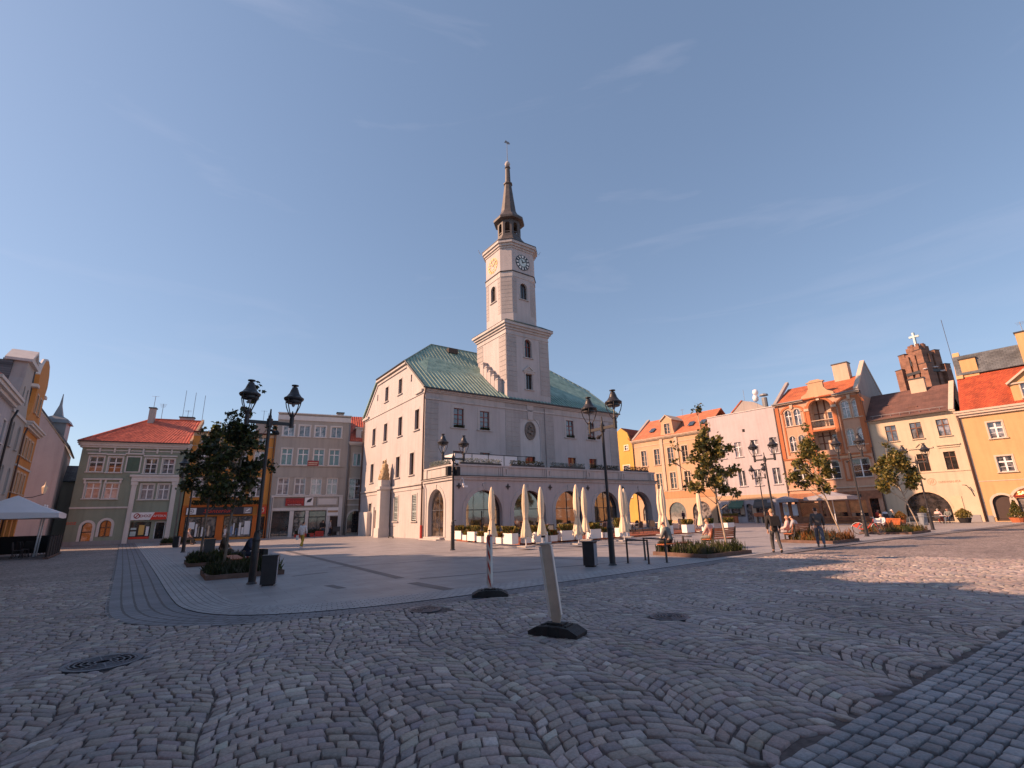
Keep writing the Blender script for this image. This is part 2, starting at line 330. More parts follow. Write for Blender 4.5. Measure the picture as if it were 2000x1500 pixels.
brick_mat('church_brick', (.25, .125, .08), (.19, .09, .06), (.16, .11, .09), .5, .16, axes='xz', noise=.3); mat('tile_dark', (.10, .035, .03), rough=.8)

# ------------------------------------------------------------ ground, street, plaza
def offset_line(P, d):
    out = []
    for i in range(len(P)):
        a = P[max(i - 1, 0)]; b = P[min(i + 1, len(P) - 1)]
        t = (b - a).normalized(); out.append(P[i] + Vector((-t.y, t.x, 0)) * d)   # +d = to the left of travel
    return out

def chaikin(P, k=3):
    for _ in range(k):
        Q = [P[0]]
        for a, b in zip(P, P[1:]): Q += [a * .75 + b * .25, a * .25 + b * .75]
        Q.append(P[-1]); P = Q
    return P

# kerb line of the raised plaza, walked from the far left round the near corner to the far right
KERB = chaikin([Vector(p) for p in [(-41.5, 54.1, 0), (-33.6, 44.2, 0), (-23.4, 31.4, 0), (-13.3, 18.7, 0), (-8.9, 13.1, 0), (-6.95, 10.75, 0), (-5.2, 10.0, 0), (-2.9, 10.75, 0), (-.1, 12.7, 0), (9.6, 20.3, 0), (19.4, 27.4, 0), (31.5, 34.9, 0), (46, 44.6, 0)]])
def strip(name, A, B, z, m, kind='structure'):
    me = bpy.data.meshes.new(name); n = len(A)
    vs = [(p.x, p.y, z) for p in A] + [(p.x, p.y, z) for p in B]
    fs = [(i, i + 1, n + i + 1, n + i) for i in range(n - 1)]
    me.from_pydata(vs, [], fs); uv = me.uv_layers.new(name='UVMap')
    s = [0.0]
    for a, b in zip(A, A[1:]): s.append(s[-1] + (b - a).length)
    wd = (A[n // 2] - B[n // 2]).length
    for p in me.polygons:
        for li in p.loop_indices:
            vi = me.loops[li].vertex_index
            uv.data[li].uv = (s[vi % n], 0 if vi < n else wd)
    if me.polygons[0].normal.z < 0: me.flip_normals()
    me.materials.append(MATS[m]); o = bpy.data.objects.new(name, me); col.objects.link(o)
    return tag(o, kind=kind)

def ground_mat():
    """worn stone setts laid in small arcs, seen from afar"""
    m = bpy.data.materials.new('far_setts'); m.use_nodes = True; n = m.node_tree.nodes; l = m.node_tree.links.new
    b = n['Principled BSDF']; b.inputs['Roughness'].default_value = .7
    t = n.new('ShaderNodeTexCoord')
    vo = n.new('ShaderNodeTexVoronoi'); vo.inputs['Scale'].default_value = 6.2; vo.inputs['Randomness'].default_value = .75; l(t.outputs['Object'], vo.inputs['Vector'])
    ve = n.new('ShaderNodeTexVoronoi'); ve.feature = 'DISTANCE_TO_EDGE'; ve.inputs['Scale'].default_value = 6.2; ve.inputs['Randomness'].default_value = .75; l(t.outputs['Object'], ve.inputs['Vector'])
    cr = n.new('ShaderNodeValToRGB'); e = cr.color_ramp.elements; e[0].color = (.20, .165, .152, 1); e[1].color = (.33, .28, .26, 1)
    x = e.new(.5); x.color = (.255, .21, .195, 1)
    sp = n.new('ShaderNodeSeparateColor'); l(vo.outputs['Color'], sp.inputs[0]); l(sp.outputs[0], cr.inputs[0])
    nz = n.new('ShaderNodeTexNoise'); nz.inputs['Scale'].default_value = .35; nz.inputs['Detail'].default_value = 6; l(t.outputs['Object'], nz.inputs['Vector'])
    mr = n.new('ShaderNodeMapRange'); mr.inputs['From Min'].default_value = .3; mr.inputs['From Max'].default_value = .7; mr.inputs['To Min'].default_value = .8; mr.inputs['To Max'].default_value = 1.2; l(nz.outputs['Fac'], mr.inputs['Value'])
    mu = n.new('ShaderNodeMix'); mu.data_type = 'RGBA'; mu.blend_type = 'MULTIPLY'; mu.inputs['Factor'].default_value = 1; l(cr.outputs[0], mu.inputs['A']); l(mr.outputs[0], mu.inputs['B'])
    jr = n.new('ShaderNodeMapRange'); jr.inputs['From Max'].default_value = .06; l(ve.outputs['Distance'], jr.inputs['Value'])
    mj = n.new('ShaderNodeMix'); mj.data_type = 'RGBA'; mj.inputs['A'].default_value = (.06, .045, .043, 1); l(mu.outputs['Result'], mj.inputs['B']); l(jr.outputs[0], mj.inputs['Factor'])
    l(mj.outputs['Result'], b.inputs['Base Color'])
    bp = n.new('ShaderNodeBump'); bp.inputs['Strength'].default_value = .6; bp.inputs['Distance'].default_value = .02; l(jr.outputs[0], bp.inputs['Height']); l(bp.outputs[0], b.inputs['Normal'])
    MATS['far_setts'] = m
ground_mat()

def sett_mat(name, rough=.68):
    """each stone carries its own colour as a mesh attribute; fine grain and dust on top"""
    m = bpy.data.materials.new(name); m.use_nodes = True; n = m.node_tree.nodes; l = m.node_tree.links.new
    b = n['Principled BSDF']; b.inputs['Roughness'].default_value = rough
    at = n.new('ShaderNodeAttribute'); at.attribute_name = 'stone'; t = n.new('ShaderNodeTexCoord')
    n1 = n.new('ShaderNodeTexNoise'); n1.inputs['Scale'].default_value = 34; n1.inputs['Detail'].default_value = 6; n1.inputs['Roughness'].default_value = .7; l(t.outputs['Object'], n1.inputs['Vector'])
    n2 = n.new('ShaderNodeTexNoise'); n2.inputs['Scale'].default_value = .4; n2.inputs['Detail'].default_value = 7; l(t.outputs['Object'], n2.inputs['Vector'])
    m1 = n.new('ShaderNodeMapRange'); m1.inputs['From Min'].default_value = .3; m1.inputs['From Max'].default_value = .7; m1.inputs['To Min'].default_value = .72; m1.inputs['To Max'].default_value = 1.26; l(n1.outputs['Fac'], m1.inputs['Value'])
    m2 = n.new('ShaderNodeMapRange'); m2.inputs['From Min'].default_value = .3; m2.inputs['From Max'].default_value = .7; m2.inputs['To Min'].default_value = .8; m2.inputs['To Max'].default_value = 1.2; l(n2.outputs['Fac'], m2.inputs['Value'])
    mm = n.new('ShaderNodeMath'); mm.operation = 'MULTIPLY'; l(m1.outputs[0], mm.inputs[0]); l(m2.outputs[0], mm.inputs[1])
    mu = n.new('ShaderNodeMix'); mu.data_type = 'RGBA'; mu.blend_type = 'MULTIPLY'; mu.inputs['Factor'].default_value = 1; l(at.outputs['Color'], mu.inputs['A']); l(mm.outputs[0], mu.inputs['B'])
    l(mu.outputs['Result'], b.inputs['Base Color'])
    bp = n.new('ShaderNodeBump'); bp.inputs['Strength'].default_value = .5; bp.inputs['Distance'].default_value = .012; l(n1.outputs['Fac'], bp.inputs['Height']); l(bp.outputs[0], b.inputs['Normal'])
    MATS[name] = m
sett_mat('setts'); sett_mat('setts_blue', .6)
mat('joint', (.11, .085, .08), rough=1, var=.4, scale=9)
brick_mat('band_setts', (.36, .355, .37), (.29, .285, .30), (.13, .125, .13), .22, .13, ms=.012, coords='UV', rough=.6, noise=.12, bump=.5)
brick_mat('gutter_setts', (.19, .19, .215), (.145, .145, .17), (.06, .055, .06), .24, .16, ms=.016, coords='UV', rough=.6, noise=.2, bump=.6)
brick_mat('plaza_slabs', (.285, .272, .282), (.255, .242, .25), (.15, .14, .145), .9, .45, ms=.008, rough=.52, axes='xy', rot=R(-35), noise=.17, bump=.12)
mat('plaza_line', (.10, .095, .105), rough=.6, var=.15)

g = MB(); g.poly([(-400, -250, 0), (450, -250, 0), (450, 600, 0), (-400, 600, 0)]); tag(g.build('ground', 'far_setts'), kind='structure')

inner = offset_line(KERB, 1.0); gut = offset_line(KERB, -1.0)
gut = [k + (q - k) * (1.25 if i < len(KERB) * .42 else (1.25 - .65 * min(1, (i - len(KERB) * .42) / (len(KERB) * .12)))) for i, (k, q) in enumerate(zip(KERB, gut))]
strip('gutter_setts', KERB, gut, .026, 'gutter_setts'); strip('plaza_kerb_band', KERB, inner, .040, 'band_setts')
kb = MB()
for a, b in zip(KERB, KERB[1:]): kb.quad((a.x, a.y, .0), (b.x, b.y, .0), (b.x, b.y, .0398), (a.x, a.y, .0398))
tag(kb.build('kerb_edge', 'gutter_setts'), kind='structure')
pz = MB(); pz.plate([(p.x, p.y) for p in inner] + [(80, 75), (60, 130), (-30, 130), (-75, 80)], [], 0, 1)
fl = MB(); fl.v = [(v[0], v[2], .036) for v in pz.v]; fl.f = [f for f in pz.f]; fl.m = pz.m
nfront = [i for i, f in enumerate(pz.f) if all(abs(pz.v[k][1]) < 1e-6 for k in f)]
fl.f = [pz.f[i] for i in nfront]; fl.m = [0] * len(nfront)
tag(fl.build('plaza_paving', 'plaza_slabs'), kind='structure')
# dark granite lines let into the plaza
ln = MB(); E1 = az(54.8); E2 = az(-35.2)
def line_on(a, b, wdt, z=.0405):
    d = (b - a).normalized(); nn = Vector((-d.y, d.x, 0)) * wdt / 2
    ln.quad(a - nn + Vector((0, 0, z)), b - nn + Vector((0, 0, z)), b + nn + Vector((0, 0, z)), a + nn + Vector((0, 0, z)))
for pa, pb, wd in (((560, 1077), (782, 1132), .30), ((805, 1141), (878, 1155), .34), ((640, 1146), (668, 1152), .25)):
    line_on(G(*pa), G(*pb), wd)
for pa, pb, wd in (((570, 1128), (640, 1120), .14), ((820, 1133), (1235, 1098), .12), ((640, 1111), (1150, 1075), .10), ((700, 1090), (1010, 1072), .10), ((1240, 1067), (1500, 1049), .14), ((1010, 1087), (1180, 1098), .10)):
    line_on(G(*pa), G(*pb), wd)
tag(ln.build('paving_stripes', 'plaza_line'), kind='structure')

# setts near the camera, every stone its own little block
RNG = np.random.default_rng(3)
KL = np.array([(p.x, p.y) for p in gut]); WALK_A = np.array((1.84, 4.05)); WALK_D = np.array((.831, .556)); WALK_N = np.array((.556, -.831))
def inside_kerb(p):
    poly = np.vstack([KL, [(80, 80), (-75, 80)]]); x, y = p[:, 0], p[:, 1]; c = np.zeros(len(p), bool)
    j = len(poly) - 1
    for i in range(len(poly)):
        xi, yi = poly[i]; xj, yj = poly[j]
        cond = ((yi > y) != (yj > y)) & (x < (xj - xi) * (y - yi) / (yj - yi + 1e-12) + xi); c ^= cond; j = i
    return c
def stones(name, corners, colors, top, m, base=-.012):
    """corners: (N,4,2) outlines; builds a domed, bevelled block for each"""
    N = len(corners); c = corners.mean(1, keepdims=True); V = np.zeros((N, 12, 3), np.float32)
    inn = c + (corners - c) * .84; mid = c + (corners - c) * .96
    tz = top + RNG.normal(0, .0035, (N, 1)); tilt = RNG.normal(0, .012, (N, 1, 2)); tl = ((inn - c) * tilt).sum(2)
    V[:, 0:4, :2] = inn; V[:, 0:4, 2] = tz + tl
    V[:, 4:8, :2] = mid; V[:, 4:8, 2] = tz - .008 + tl
    V[:, 8:12, :2] = corners; V[:, 8:12, 2] = base
    q = [(0, 1, 2, 3)] + [(4 + i, 4 + (i + 1) % 4, (i + 1) % 4, i) for i in range(4)] + [(8 + i, 8 + (i + 1) % 4, 4 + (i + 1) % 4, 4 + i) for i in range(4)]
    F = (np.array(q)[None] + (np.arange(N) * 12)[:, None, None]).reshape(-1, 4)
    me = bpy.data.meshes.new(name); me.vertices.add(N * 12); me.vertices.foreach_set('co', V.ravel())
    me.loops.add(F.size); me.loops.foreach_set('vertex_index', F.ravel().astype(np.int32)); me.polygons.add(len(F))
    me.polygons.foreach_set('loop_start', np.arange(0, F.size, 4, dtype=np.int32)); me.update(calc_edges=True); me.validate()
    ca = me.color_attributes.new('stone', 'FLOAT_COLOR', 'POINT'); C = np.ones((N, 12, 4), np.float32); C[:, :, :3] = colors[:, None, :]
    ca.data.foreach_set('color', C.ravel()); me.polygons.foreach_set('use_smooth', np.ones(len(F), bool))
    me.materials.append(MATS[m]); o = bpy.data.objects.new(name, me); col.objects.link(o); return tag(o, kind='structure')
def palette(N, cols, wts, jit=.12):
    k = RNG.choice(len(cols), N, p=np.array(wts) / sum(wts)); c = np.array(cols)[k]; return c * (1 + RNG.normal(0, jit, (N, 1))) * (1 + RNG.normal(0, .025, (N, 3)))

def cobble_field():
    AX = np.array((math.sin(R(-24)), math.cos(R(-24)))); BX = np.array((AX[1], -AX[0])); W = 1.34; hstep = .138
    Q = []
    def put(s, y, c):  # arc parameter space to ground
        bul = .30 * (1 - (2 * s / W) ** 2)
        return np.stack([c * W + s, y + bul], -1)
    for c in range(-26, 27):
        ph = RNG.random() * .3
        for k in range(-45, 205):
            y0 = k * hstep + ph * .4 + RNG.normal(0, .006); s = -W / 2 + RNG.random() * .03
            while s < W / 2 - .05:
                sl = math.sqrt(1 + (.30 * 8 * s / W / W) ** 2); d = (.135 + RNG.random() * .075) / sl ** .8
                e = min(s + d, W / 2 + .02)
                if W / 2 - e < .06: e = W / 2 + .01
                g1 = .006; hh = hstep * (1 + RNG.normal(0, .04))
                pts = np.array([(s + g1, y0 + g1), (e - g1, y0 + g1), (e - g1, y0 + hh - g1), (s + g1, y0 + hh - g1)]) + RNG.normal(0, .009, (4, 2))
                Q.append(put(pts[:, 0], pts[:, 1], c)); s = e
    Q = np.array(Q); Q = Q + np.stack([.10 * np.sin(Q[..., 1] * 1.3 + 1) + .05 * np.sin(Q[..., 1] * 3.1), .10 * np.sin(Q[..., 0] * .9) + .04 * np.sin(Q[..., 0] * 2.3 + Q[..., 1])], -1); P = Q[..., :1] * BX + Q[..., 1:] * AX; ce = P.mean(1)
    d = np.hypot(ce[:, 0], ce[:, 1]); ang = np.degrees(np.arctan2(ce[:, 0], ce[:, 1]))
    keep = (d < 23) & (ce[:, 1] > 2.2) & (np.abs(ang) < 56) & ~inside_kerb(ce) & (((ce - WALK_A) @ WALK_N) < -.06)
    for mx_, my_, r_ in ((-5.6, 7.13, .47), (2.64, 9.08, .36), (-1.72, 10.3, .35)):
        keep &= np.hypot(ce[:, 0] - mx_, ce[:, 1] - my_) > r_
    P = P[keep]; ce = ce[keep]
    c = palette(len(P), [(.32, .26, .24), (.29, .245, .235), (.34, .285, .255), (.27, .235, .235), (.38, .33, .30), (.44, .39, .35)], [5, 4, 4, 3, 1.1, .45])
    # fresh pale sand rubbed into the joints by the repaired gully: the stones there are dusty
    dd = np.minimum(np.hypot((ce[:, 0] - 2.6) / 1.9, (ce[:, 1] - 9.4) / 1.6), np.hypot((ce[:, 0] - 4.3) / 2.2, (ce[:, 1] - 11.6) / 1.8))
    f = np.clip(1.25 - dd, 0, .8) * (.5 + .6 * RNG.random(len(ce))); c = c * (1 - f[:, None] * .45) + np.array((.36, .33, .34)) * f[:, None] * .45
    stones('cobbled_street', P, c, .030, 'setts')
cobble_field()
js = MB(); js.poly([(0, 1.2, .006)] + [(22.9 * math.sin(R(k)), 22.9 * math.cos(R(k)), .006) for k in range(57, -59, -3)])
tag(js.build('bedding_sand', 'joint'), kind='structure')

def walk_rows():
    Q = []; C = []; row = 0.0
    pal_a = [(.23, .235, .25), (.20, .205, .225), (.27, .27, .28)]; pal_d = [(.105, .10, .125), (.12, .115, .14)]; pal_b = [(.25, .25, .26), (.22, .22, .23), (.30, .29, .29)]
    while row < 4.6:
        dark = 1.02 < row < 1.40; hh = .34 if dark else (.125 if row < 1.0 else .15); s = -3.2 + RNG.random() * .2
        if dark: hh = .36
        while s < 13:
            d = .17 if dark else .15 + RNG.random() * .07
            if dark: d = .16 + RNG.random() * .06
            p = np.array([(s + .008, row + .008), (s + d - .008, row + .008), (s + d - .008, row + hh - .008), (s + .008, row + hh - .008)]) + RNG.normal(0, .006, (4, 2))
            Q.append(WALK_A + p[:, :1] * WALK_D + p[:, 1:] * WALK_N); C.append(pal_d if dark else (pal_a if row < 1.02 else pal_b)); s += d
        row += hh
    Q = np.array(Q)[:, ::-1]; cl = np.array([p[RNG.integers(len(p))] for p in C]) * (1 + RNG.normal(0, .12, (len(C), 1)))
    stones('pavement_setts', Q, cl, .036, 'setts_blue')
walk_rows()
wk = MB(); a = WALK_A - WALK_D * 3; b = WALK_A + WALK_D * 14
wk.quad((*a, .010), (*(a + WALK_N * 4.6), .010), (*(b + WALK_N * 4.6), .010), (*b, .010)); tag(wk.build('pavement_bed', 'joint'), kind='structure')
a = WALK_A + WALK_D * 13; b = WALK_A + WALK_D * 44; a2 = a - WALK_D * 17
fa = MB(); fa.quad((*a, .03), (*(a + WALK_N * 9), .03), (*(b + WALK_N * 9), .03), (*b, .03)); tag(fa.build('far_pavement', 'plaza_slabs'), kind='structure')

# manhole covers in the street
def manhole(p, rad, label):
    t = thing('manhole_cover', label, 'manhole cover', (p.x, p.y, 0), 0, 'manhole covers in the cobbles')
    f = MB(); f.lathe([(rad * .99, .0), (rad, .034), (rad * .86, .036), (rad * .85, .030), (0.01, .030)], 28); f.build('rim', 'iron', t)
    c = MB()
    for rr in (.2, .36, .52, .68, .80): c.lathe([(rad * rr + .012, .031), (rad * rr + .010, .040), (rad * rr - .010, .040), (rad * rr - .012, .031)], 28)
    for k in range(8):
        a = k * math.pi / 4; c.T = Matrix.Rotation(a, 4, 'Z'); c.box(rad * .22, rad * .8, -.008, .008, .031, .0395); c.T = None
    c.build('lid', 'iron', t); return t
manhole(G(200, 1298), .44, 'large bluish iron manhole cover with rings in the left foreground cobbles')
manhole(G(1308, 1208), .33, 'small iron manhole cover ringed with pale sanded cobbles beside the nearest post')
manhole(G(830, 1193), .33, 'small pale ring of a manhole by the gutter left of the striped post')

# ------------------------------------------------------------ building kit
def frame(o, ex, ey):
    return Matrix(((ex[0], ey[0], 0, o[0]), (ex[1], ey[1], 0, o[1]), (0, 0, 1, o[2] if len(o) > 2 else 0), (0, 0, 0, 1)))
I4 = Matrix.Identity(4)
WCACHE = {}
def window(parent, Fm, u, z, wd, ht, frame_m='white_paint', trim_m='pale_trim', trim=.1, cols=2, tr=.66, rows=0, sill=True, top=None, rec=.12, glass='glass', arched=False, bars=.05, hood=False, label=None, proud=.035):
    """window (surround, frame, glazing bars) > pane, sill; z is the bottom edge"""
    key = (round(wd, 2), round(ht, 2), frame_m, trim_m, trim, cols, tr, rows, sill, rec, glass, arched, bars, hood, proud)
    if key not in WCACHE:
        h = wd / 2; zs = ht - h if arched else ht; m = MB(); fw = .055
        if trim:
            o = .004
            if arched: m.plate(arch(0, h + trim, 0, zs, 12), [arch(0, h - o, .0 + .001, zs, 12)], -proud, .03, 1)
            else: m.plate(rect(-h - trim, h + trim, 0 if sill else -trim, ht + trim), [rect(-h + o, h - o, o, ht - o)], -proud, .03, 1)
        if hood: m.box(-h - trim - .1, h + trim + .1, -.14, .02, ht + trim + .12, ht + trim + .22, 1)
        if arched: m.plate(arch(0, h - .002, .002, zs, 12), [arch(0, h - fw, fw, zs, 12)], rec, rec + .07, 0)
        else: m.plate(rect(-h + .002, h - .002, .002, ht - .002), [rect(-h + fw, h - fw, fw, ht - fw)], rec, rec + .07, 0)
        for c in range(1, cols):
            x = -h + wd * c / cols; m.box(x - bars, x + bars, rec - .012, rec + .05, fw, ht - fw, 0)
        if tr: m.box(-h + fw, h - fw, rec - .016, rec + .045, ht * tr - bars, ht * tr + bars, 0)
        for r_ in range(1, rows + 1):
            zz = ht * (tr or 1) * r_ / (rows + 1); m.box(-h + fw, h - fw, rec - .004, rec + .04, zz - .018, zz + .018, 0)
        p = MB()
        if arched: p.add([(x, rec + .04, zz) for x, zz in arch(0, h - .01, .01, zs, 12)], [tuple(range(15))])
        else: p.quad((-h + .01, rec + .04, .01), (h - .01, rec + .04, .01), (h - .01, rec + .04, ht - .01), (-h + .01, rec + .04, ht - .01))
        s = MB(); s.box(-h - trim - .07, h + trim + .07, -.13, .10, -.09, -.006)
        WCACHE[key] = (m.mesh('window', [frame_m, trim_m]), p.mesh('pane', [glass]), s.mesh('sill', [trim_m]) if sill else None)
    a, b, c = WCACHE[key]
    o = bpy.data.objects.new('window', a); col.objects.link(o); o.parent = parent; o.matrix_local = Fm @ Matrix.Translation((u, 0, z))
    if label: o['label'] = label
    for nm, me in (('pane', b), ('sill', c)):
        if me: k = bpy.data.objects.new(nm, me); col.objects.link(k); k.parent = o
    return o
def hole(u, z, wd, ht, arched=False):
    return arch(u, wd / 2, z, z + ht - wd / 2, 12) if arched else rect(u - wd / 2, u + wd / 2, z, z + ht)

def text_mesh(s, size, mats, parent, Fm, u, z, y, depth=.02, name='lettering', align='CENTER', shear=0., sx=1.):
    c = bpy.data.curves.new('t', 'FONT'); c.body = s; c.size = size; c.extrude = depth / 2; c.align_x = align; c.align_y = 'CENTER'; c.shear = shear; c.resolution_u = 2
    o = bpy.data.objects.new('t', c); col.objects.link(o); bpy.context.view_layer.update()
    me = bpy.data.meshes.new_from_object(o.evaluated_get(bpy.context.evaluated_depsgraph_get())); bpy.data.objects.remove(o); bpy.data.curves.remove(c)
    me.materials.clear(); me.materials.append(MATS[mats])
    k = bpy.data.objects.new(name, me); col.objects.link(k); k.parent = parent
    k.matrix_local = Fm @ Matrix.Translation((u, y, z)) @ Matrix.Rotation(math.pi / 2, 4, 'X') @ Matrix.Diagonal((sx, 1, 1, 1)); return k

def corrugated(mb, p0, p1, p2, p3, period=.26, amp=.035, rows=1, m=0):
    """pantiled slope: p0-p1 eave, p3-p2 ridge"""
    P = [Vector(p) for p in (p0, p1, p2, p3)]; n = (P[1] - P[0]).cross(P[3] - P[0]).normalized(); wd = (P[1] - P[0]).length
    k = max(2, int(wd / period * 6)); rows = max(1, rows); vs = []; fs = []
    for j in range(rows + 1):
        for i in range(k + 1):
            s = i / k; t = j / rows; a = P[0].lerp(P[1], s); b = P[3].lerp(P[2], s); q = a.lerp(b, t)
            ph = (q - P[0]).dot((P[1] - P[0]).normalized()) / period
            vs.append(q + n * amp * abs(math.sin(math.pi * ph)) )
    for j in range(rows):
        for i in range(k): a = j * (k + 1) + i; fs.append((a, a + 1, a + k + 2, a + k + 1))
    return mb.add(vs, fs, m)

def dentil_cornice(mb, x0, x1, z0, z1, pr, m=0, y=0.):
    h = z1 - z0
    mb.box(x0, x1, y - pr * .45, y + .02, z0, z0 + h * .35, m); mb.box(x0 - pr * .2, x1 + pr * .2, y - pr * .8, y + .02, z0 + h * .35, z0 + h * .7, m)
    mb.box(x0 - pr * .35, x1 + pr * .35, y - pr, y + .02, z0 + h * .7, z1, m)

def downpipe(parent, pts, r=.06, m='pipe_brown'): b = MB(); b.tube(pts, r, 8); return b.build('downpipe', m, parent, smooth=True)
def aerial(parent, x, y, z, h, bars=4, m='zinc'):
    b = MB(); b.tube([(x, y, z), (x, y, z + h)], .025, 5)
    for k in range(bars): b.tube([(x - .35 + .05 * k, y, z + h - .12 * k - .05), (x + .35 - .05 * k, y, z + h - .12 * k - .05)], .012, 4)
    return b.build('aerial', m, parent)
def chimney(parent, x0, x1, y0, y1, z0, z1, m='grey_plaster', cap='dark_metal'):
    b = MB(); b.box(x0, x1, y0, y1, z0, z1); c = b.build('chimney', m, parent)
    k = MB(); k.box(x0 - .08, x1 + .08, y0 - .08, y1 + .08, z1 + .002, z1 + .12); k.build('chimney_cap', cap, c); return c

# ------------------------------------------------------------ the town hall
HALL_O = Vector((-4.779, 38.036, 0)); HALL_RZ = math.atan2(math.cos(R(54.5)), math.sin(R(54.5)))
hall = thing('town_hall', 'white town hall with green copper roof and tall clock tower amid the square', 'town hall', HALL_O, HALL_RZ)
HX, HY0, HY1, EV = 25.3, 5.57, 22.4, 13.35
FR = frame((0, HY0, 0), (1, 0), (0, 1)); FL = frame((0, HY1, 0), (0, -1), (1, 0)); LW = HY1 - HY0
ly = lambda y: HY1 - y           # hall depth coordinate -> position along the left wall
# main block walls
fr_w = [(3.5, 9.9, 1.1, 1.9), (6.4, 9.9, 1.1, 1.9), (17.65, 9.95, 1.1, 1.95), (20.9, 9.95, 1.1, 1.95)]
fr_lo = [(3.5, 5.95, 1.15, 1.75), (6.4, 5.95, 1.15, 1.75), (11.95, 5.3, 1.25, 2.3), (17.7, 5.95, 1.15, 1.8), (20.9, 5.95, 1.15, 1.8)]
b = MB(); b.T = FR
b.plate(rect(0, HX, 0, EV), [hole(*q) for q in fr_w + fr_lo] + [arch(12.06, 1.29, 4.9, 10.40)], 0, .34, 0)
b.T = None
lf_hi = [(ly(y), 9.7, .95, 1.95) for y in (7.3, 11.35, 15.4, 18.95)]; lf_mid = [(ly(y), 5.62, .95, 2.05) for y in (8.2, 11.6, 15.3, 19.0)]
lf_gab = [(ly(11.7), 14.1, .9, 1.65), (ly(15.5), 14.1, .9, 1.65)]; lf_slot = [(ly(8.9), 14.75, .3, .75), (ly(18.35), 14.75, .3, .75)]
lf_gr = [(ly(7.35), 1.5, 1.0, 2.3), (ly(11.6), 1.5, 1.0, 2.3)]; lf_dr = [(ly(17.0), .35, .95, 2.3), (ly(19.0), 2.55, .85, .85)]
b.T = FL
b.plate([(0, 0), (LW - .003, 0), (LW - .003, EV), (ly(10.03), 17.1), (ly(18.3), 17.1), (0, EV)], [hole(*q) for q in lf_hi + lf_mid + lf_gab + lf_slot + lf_gr + lf_dr], 0.003, .34, 0)
b.T = None
b.box(HX - .34, HX, HY0 + .34, HY1, 0, EV); b.box(.34, HX - .34, HY1 - .34, HY1, 0, EV)
wallo = b.build('wall', 'hall_plaster', hall)
# plain recessed field behind the arched niche of the centre bay, with the doorway cut
b = MB(); b.T = FR; b.plate(arch(12.06, 1.30, 4.9, 10.40), [rect(11.95 - .625, 11.95 + .625, 5.3, 7.6)], .06, .30); b.build('niche', 'hall_pale', hall)
# right gable
b = MB(); b.T = frame((HX, HY0, 0), (0, 1), (-1, 0)); b.plate([(0, EV), (LW, EV), (LW - 4.3, 17.1), (4.4, 17.1)], [], .003, .34); b.build('gable', 'hall_plaster', hall)

# rusticated strips and courses
b = MB(); b.T = FR
def courses(x0, x1, z0, z1, step=.5, skip=None, pr=.03, y=0.):
    z = z0
    while z < z1 - .05:
        zt = min(z + step, z1); a, c = x0, x1
        if skip: a, c = skip(z, zt, x0, x1)
        if c - a > .1: b.box(a, c, y - pr, y + .01, z + .02, zt - .02)
        z += step
courses(.02, 1.36, 5.0, 12.3)
cx, ar = 12.06, 1.42
def lft(z, zt, a, c): return a, (cx - (math.sqrt(max(ar * ar - max(0, z - 10.4) ** 2, .0)) if z > 10.4 else ar)) if zt < 11.9 else cx - .42
def rgt(z, zt, a, c): return (cx + (math.sqrt(max(ar * ar - max(0, z - 10.4) ** 2, .0)) if z > 10.4 else ar)) if zt < 11.9 else cx + .42, c
courses(8.9, cx, 5.0, 13.0, skip=lft); courses(cx, 15.28, 5.0, 13.0, skip=rgt); courses(23.9, 25.28, 5.0, 12.3)
b.build('rustication', 'hall_rustic', hall)
b = MB(); b.T = FR
b.plate([(cx - .3, 11.45), (cx + .3, 11.45), (cx + .45, 13.05), (cx - .45, 13.05)], [], -.10, .0, 0)
b.box(-.1, HX + .1, -.10, .0, 12.32, 12.50); b.box(1.4, 8.85, -.025, .0, 12.5, 12.98); b.box(15.32, 23.85, -.025, .0, 12.5, 12.98)
dentil_cornice(b, -.05, HX + .05, 13.0, 13.34, .38)
b.T = FL; b.box(.1, LW - .01, -.07, .0, 12.95, 13.1); b.box(-.3, 1.6, -.22, .0, 13.1, 13.38); b.box(LW - 1.9, LW - .4, -.22, .0, 13.1, 13.38)
b.box(.02, LW, -.14, .0, 4.62, 4.80); b.box(.02, LW, -.06, .0, 4.25, 4.5)
# raked verge mouldings
for (a0, a1) in (((LW - .2, EV + .15), (ly(10.03), 16.85)), ((.2, EV + .15), (ly(18.3), 16.85))):
    d = Vector((a1[0] - a0[0], a1[1] - a0[1])).normalized(); nn = Vector((-d.y, d.x)) * (.22 if a0[0] > 5 else -.22)
    b.plate([a0, a1, (a1[0] + nn.x, a1[1] + nn.y), (a0[0] + nn.x, a0[1] + nn.y)], [], -.09, .0)
b.box(ly(18.3), ly(10.03), -.12, .0, 16.55, 16.75); b.box(ly(18.3) - .1, ly(10.03) + .1, -.30, .0, 16.9, 17.08)
b.build('cornice', 'hall_trim', hall)
# roof: front and back slopes and two half hips, standing seams as ribs
RZ = 21.15; RY = 14.1; ov = .28; XL, XR = -ov, HX + ov; HZ = 17.25; HL, HR = 4.5, HX - 4.5
b = MB()
fs = [(XL, HY0 - .35, EV + .02), (XR, HY0 - .35, EV + .02), (XR, 10.03, HZ), (HR, RY, RZ), (HL, RY, RZ), (XL, 10.03, HZ)]
bs = [(XR, HY1 + .35, EV + .02), (XL, HY1 + .35, EV + .02), (XL, 18.2, HZ), (HL, RY, RZ), (HR, RY, RZ), (XR, 18.2, HZ)]
b.slab(fs, .12); b.slab(bs, .12); b.slab([(XL, 10.03, HZ), (HL, RY, RZ), (XL, 18.2, HZ)], .12); b.slab([(XR, 10.03, HZ), (XR, 18.2, HZ), (HR, RY, RZ)], .12)
roof = b.build('roof', 'copper_roof', hall)
b = MB(); sl = (RZ - EV) / (RY - HY0 + .35)
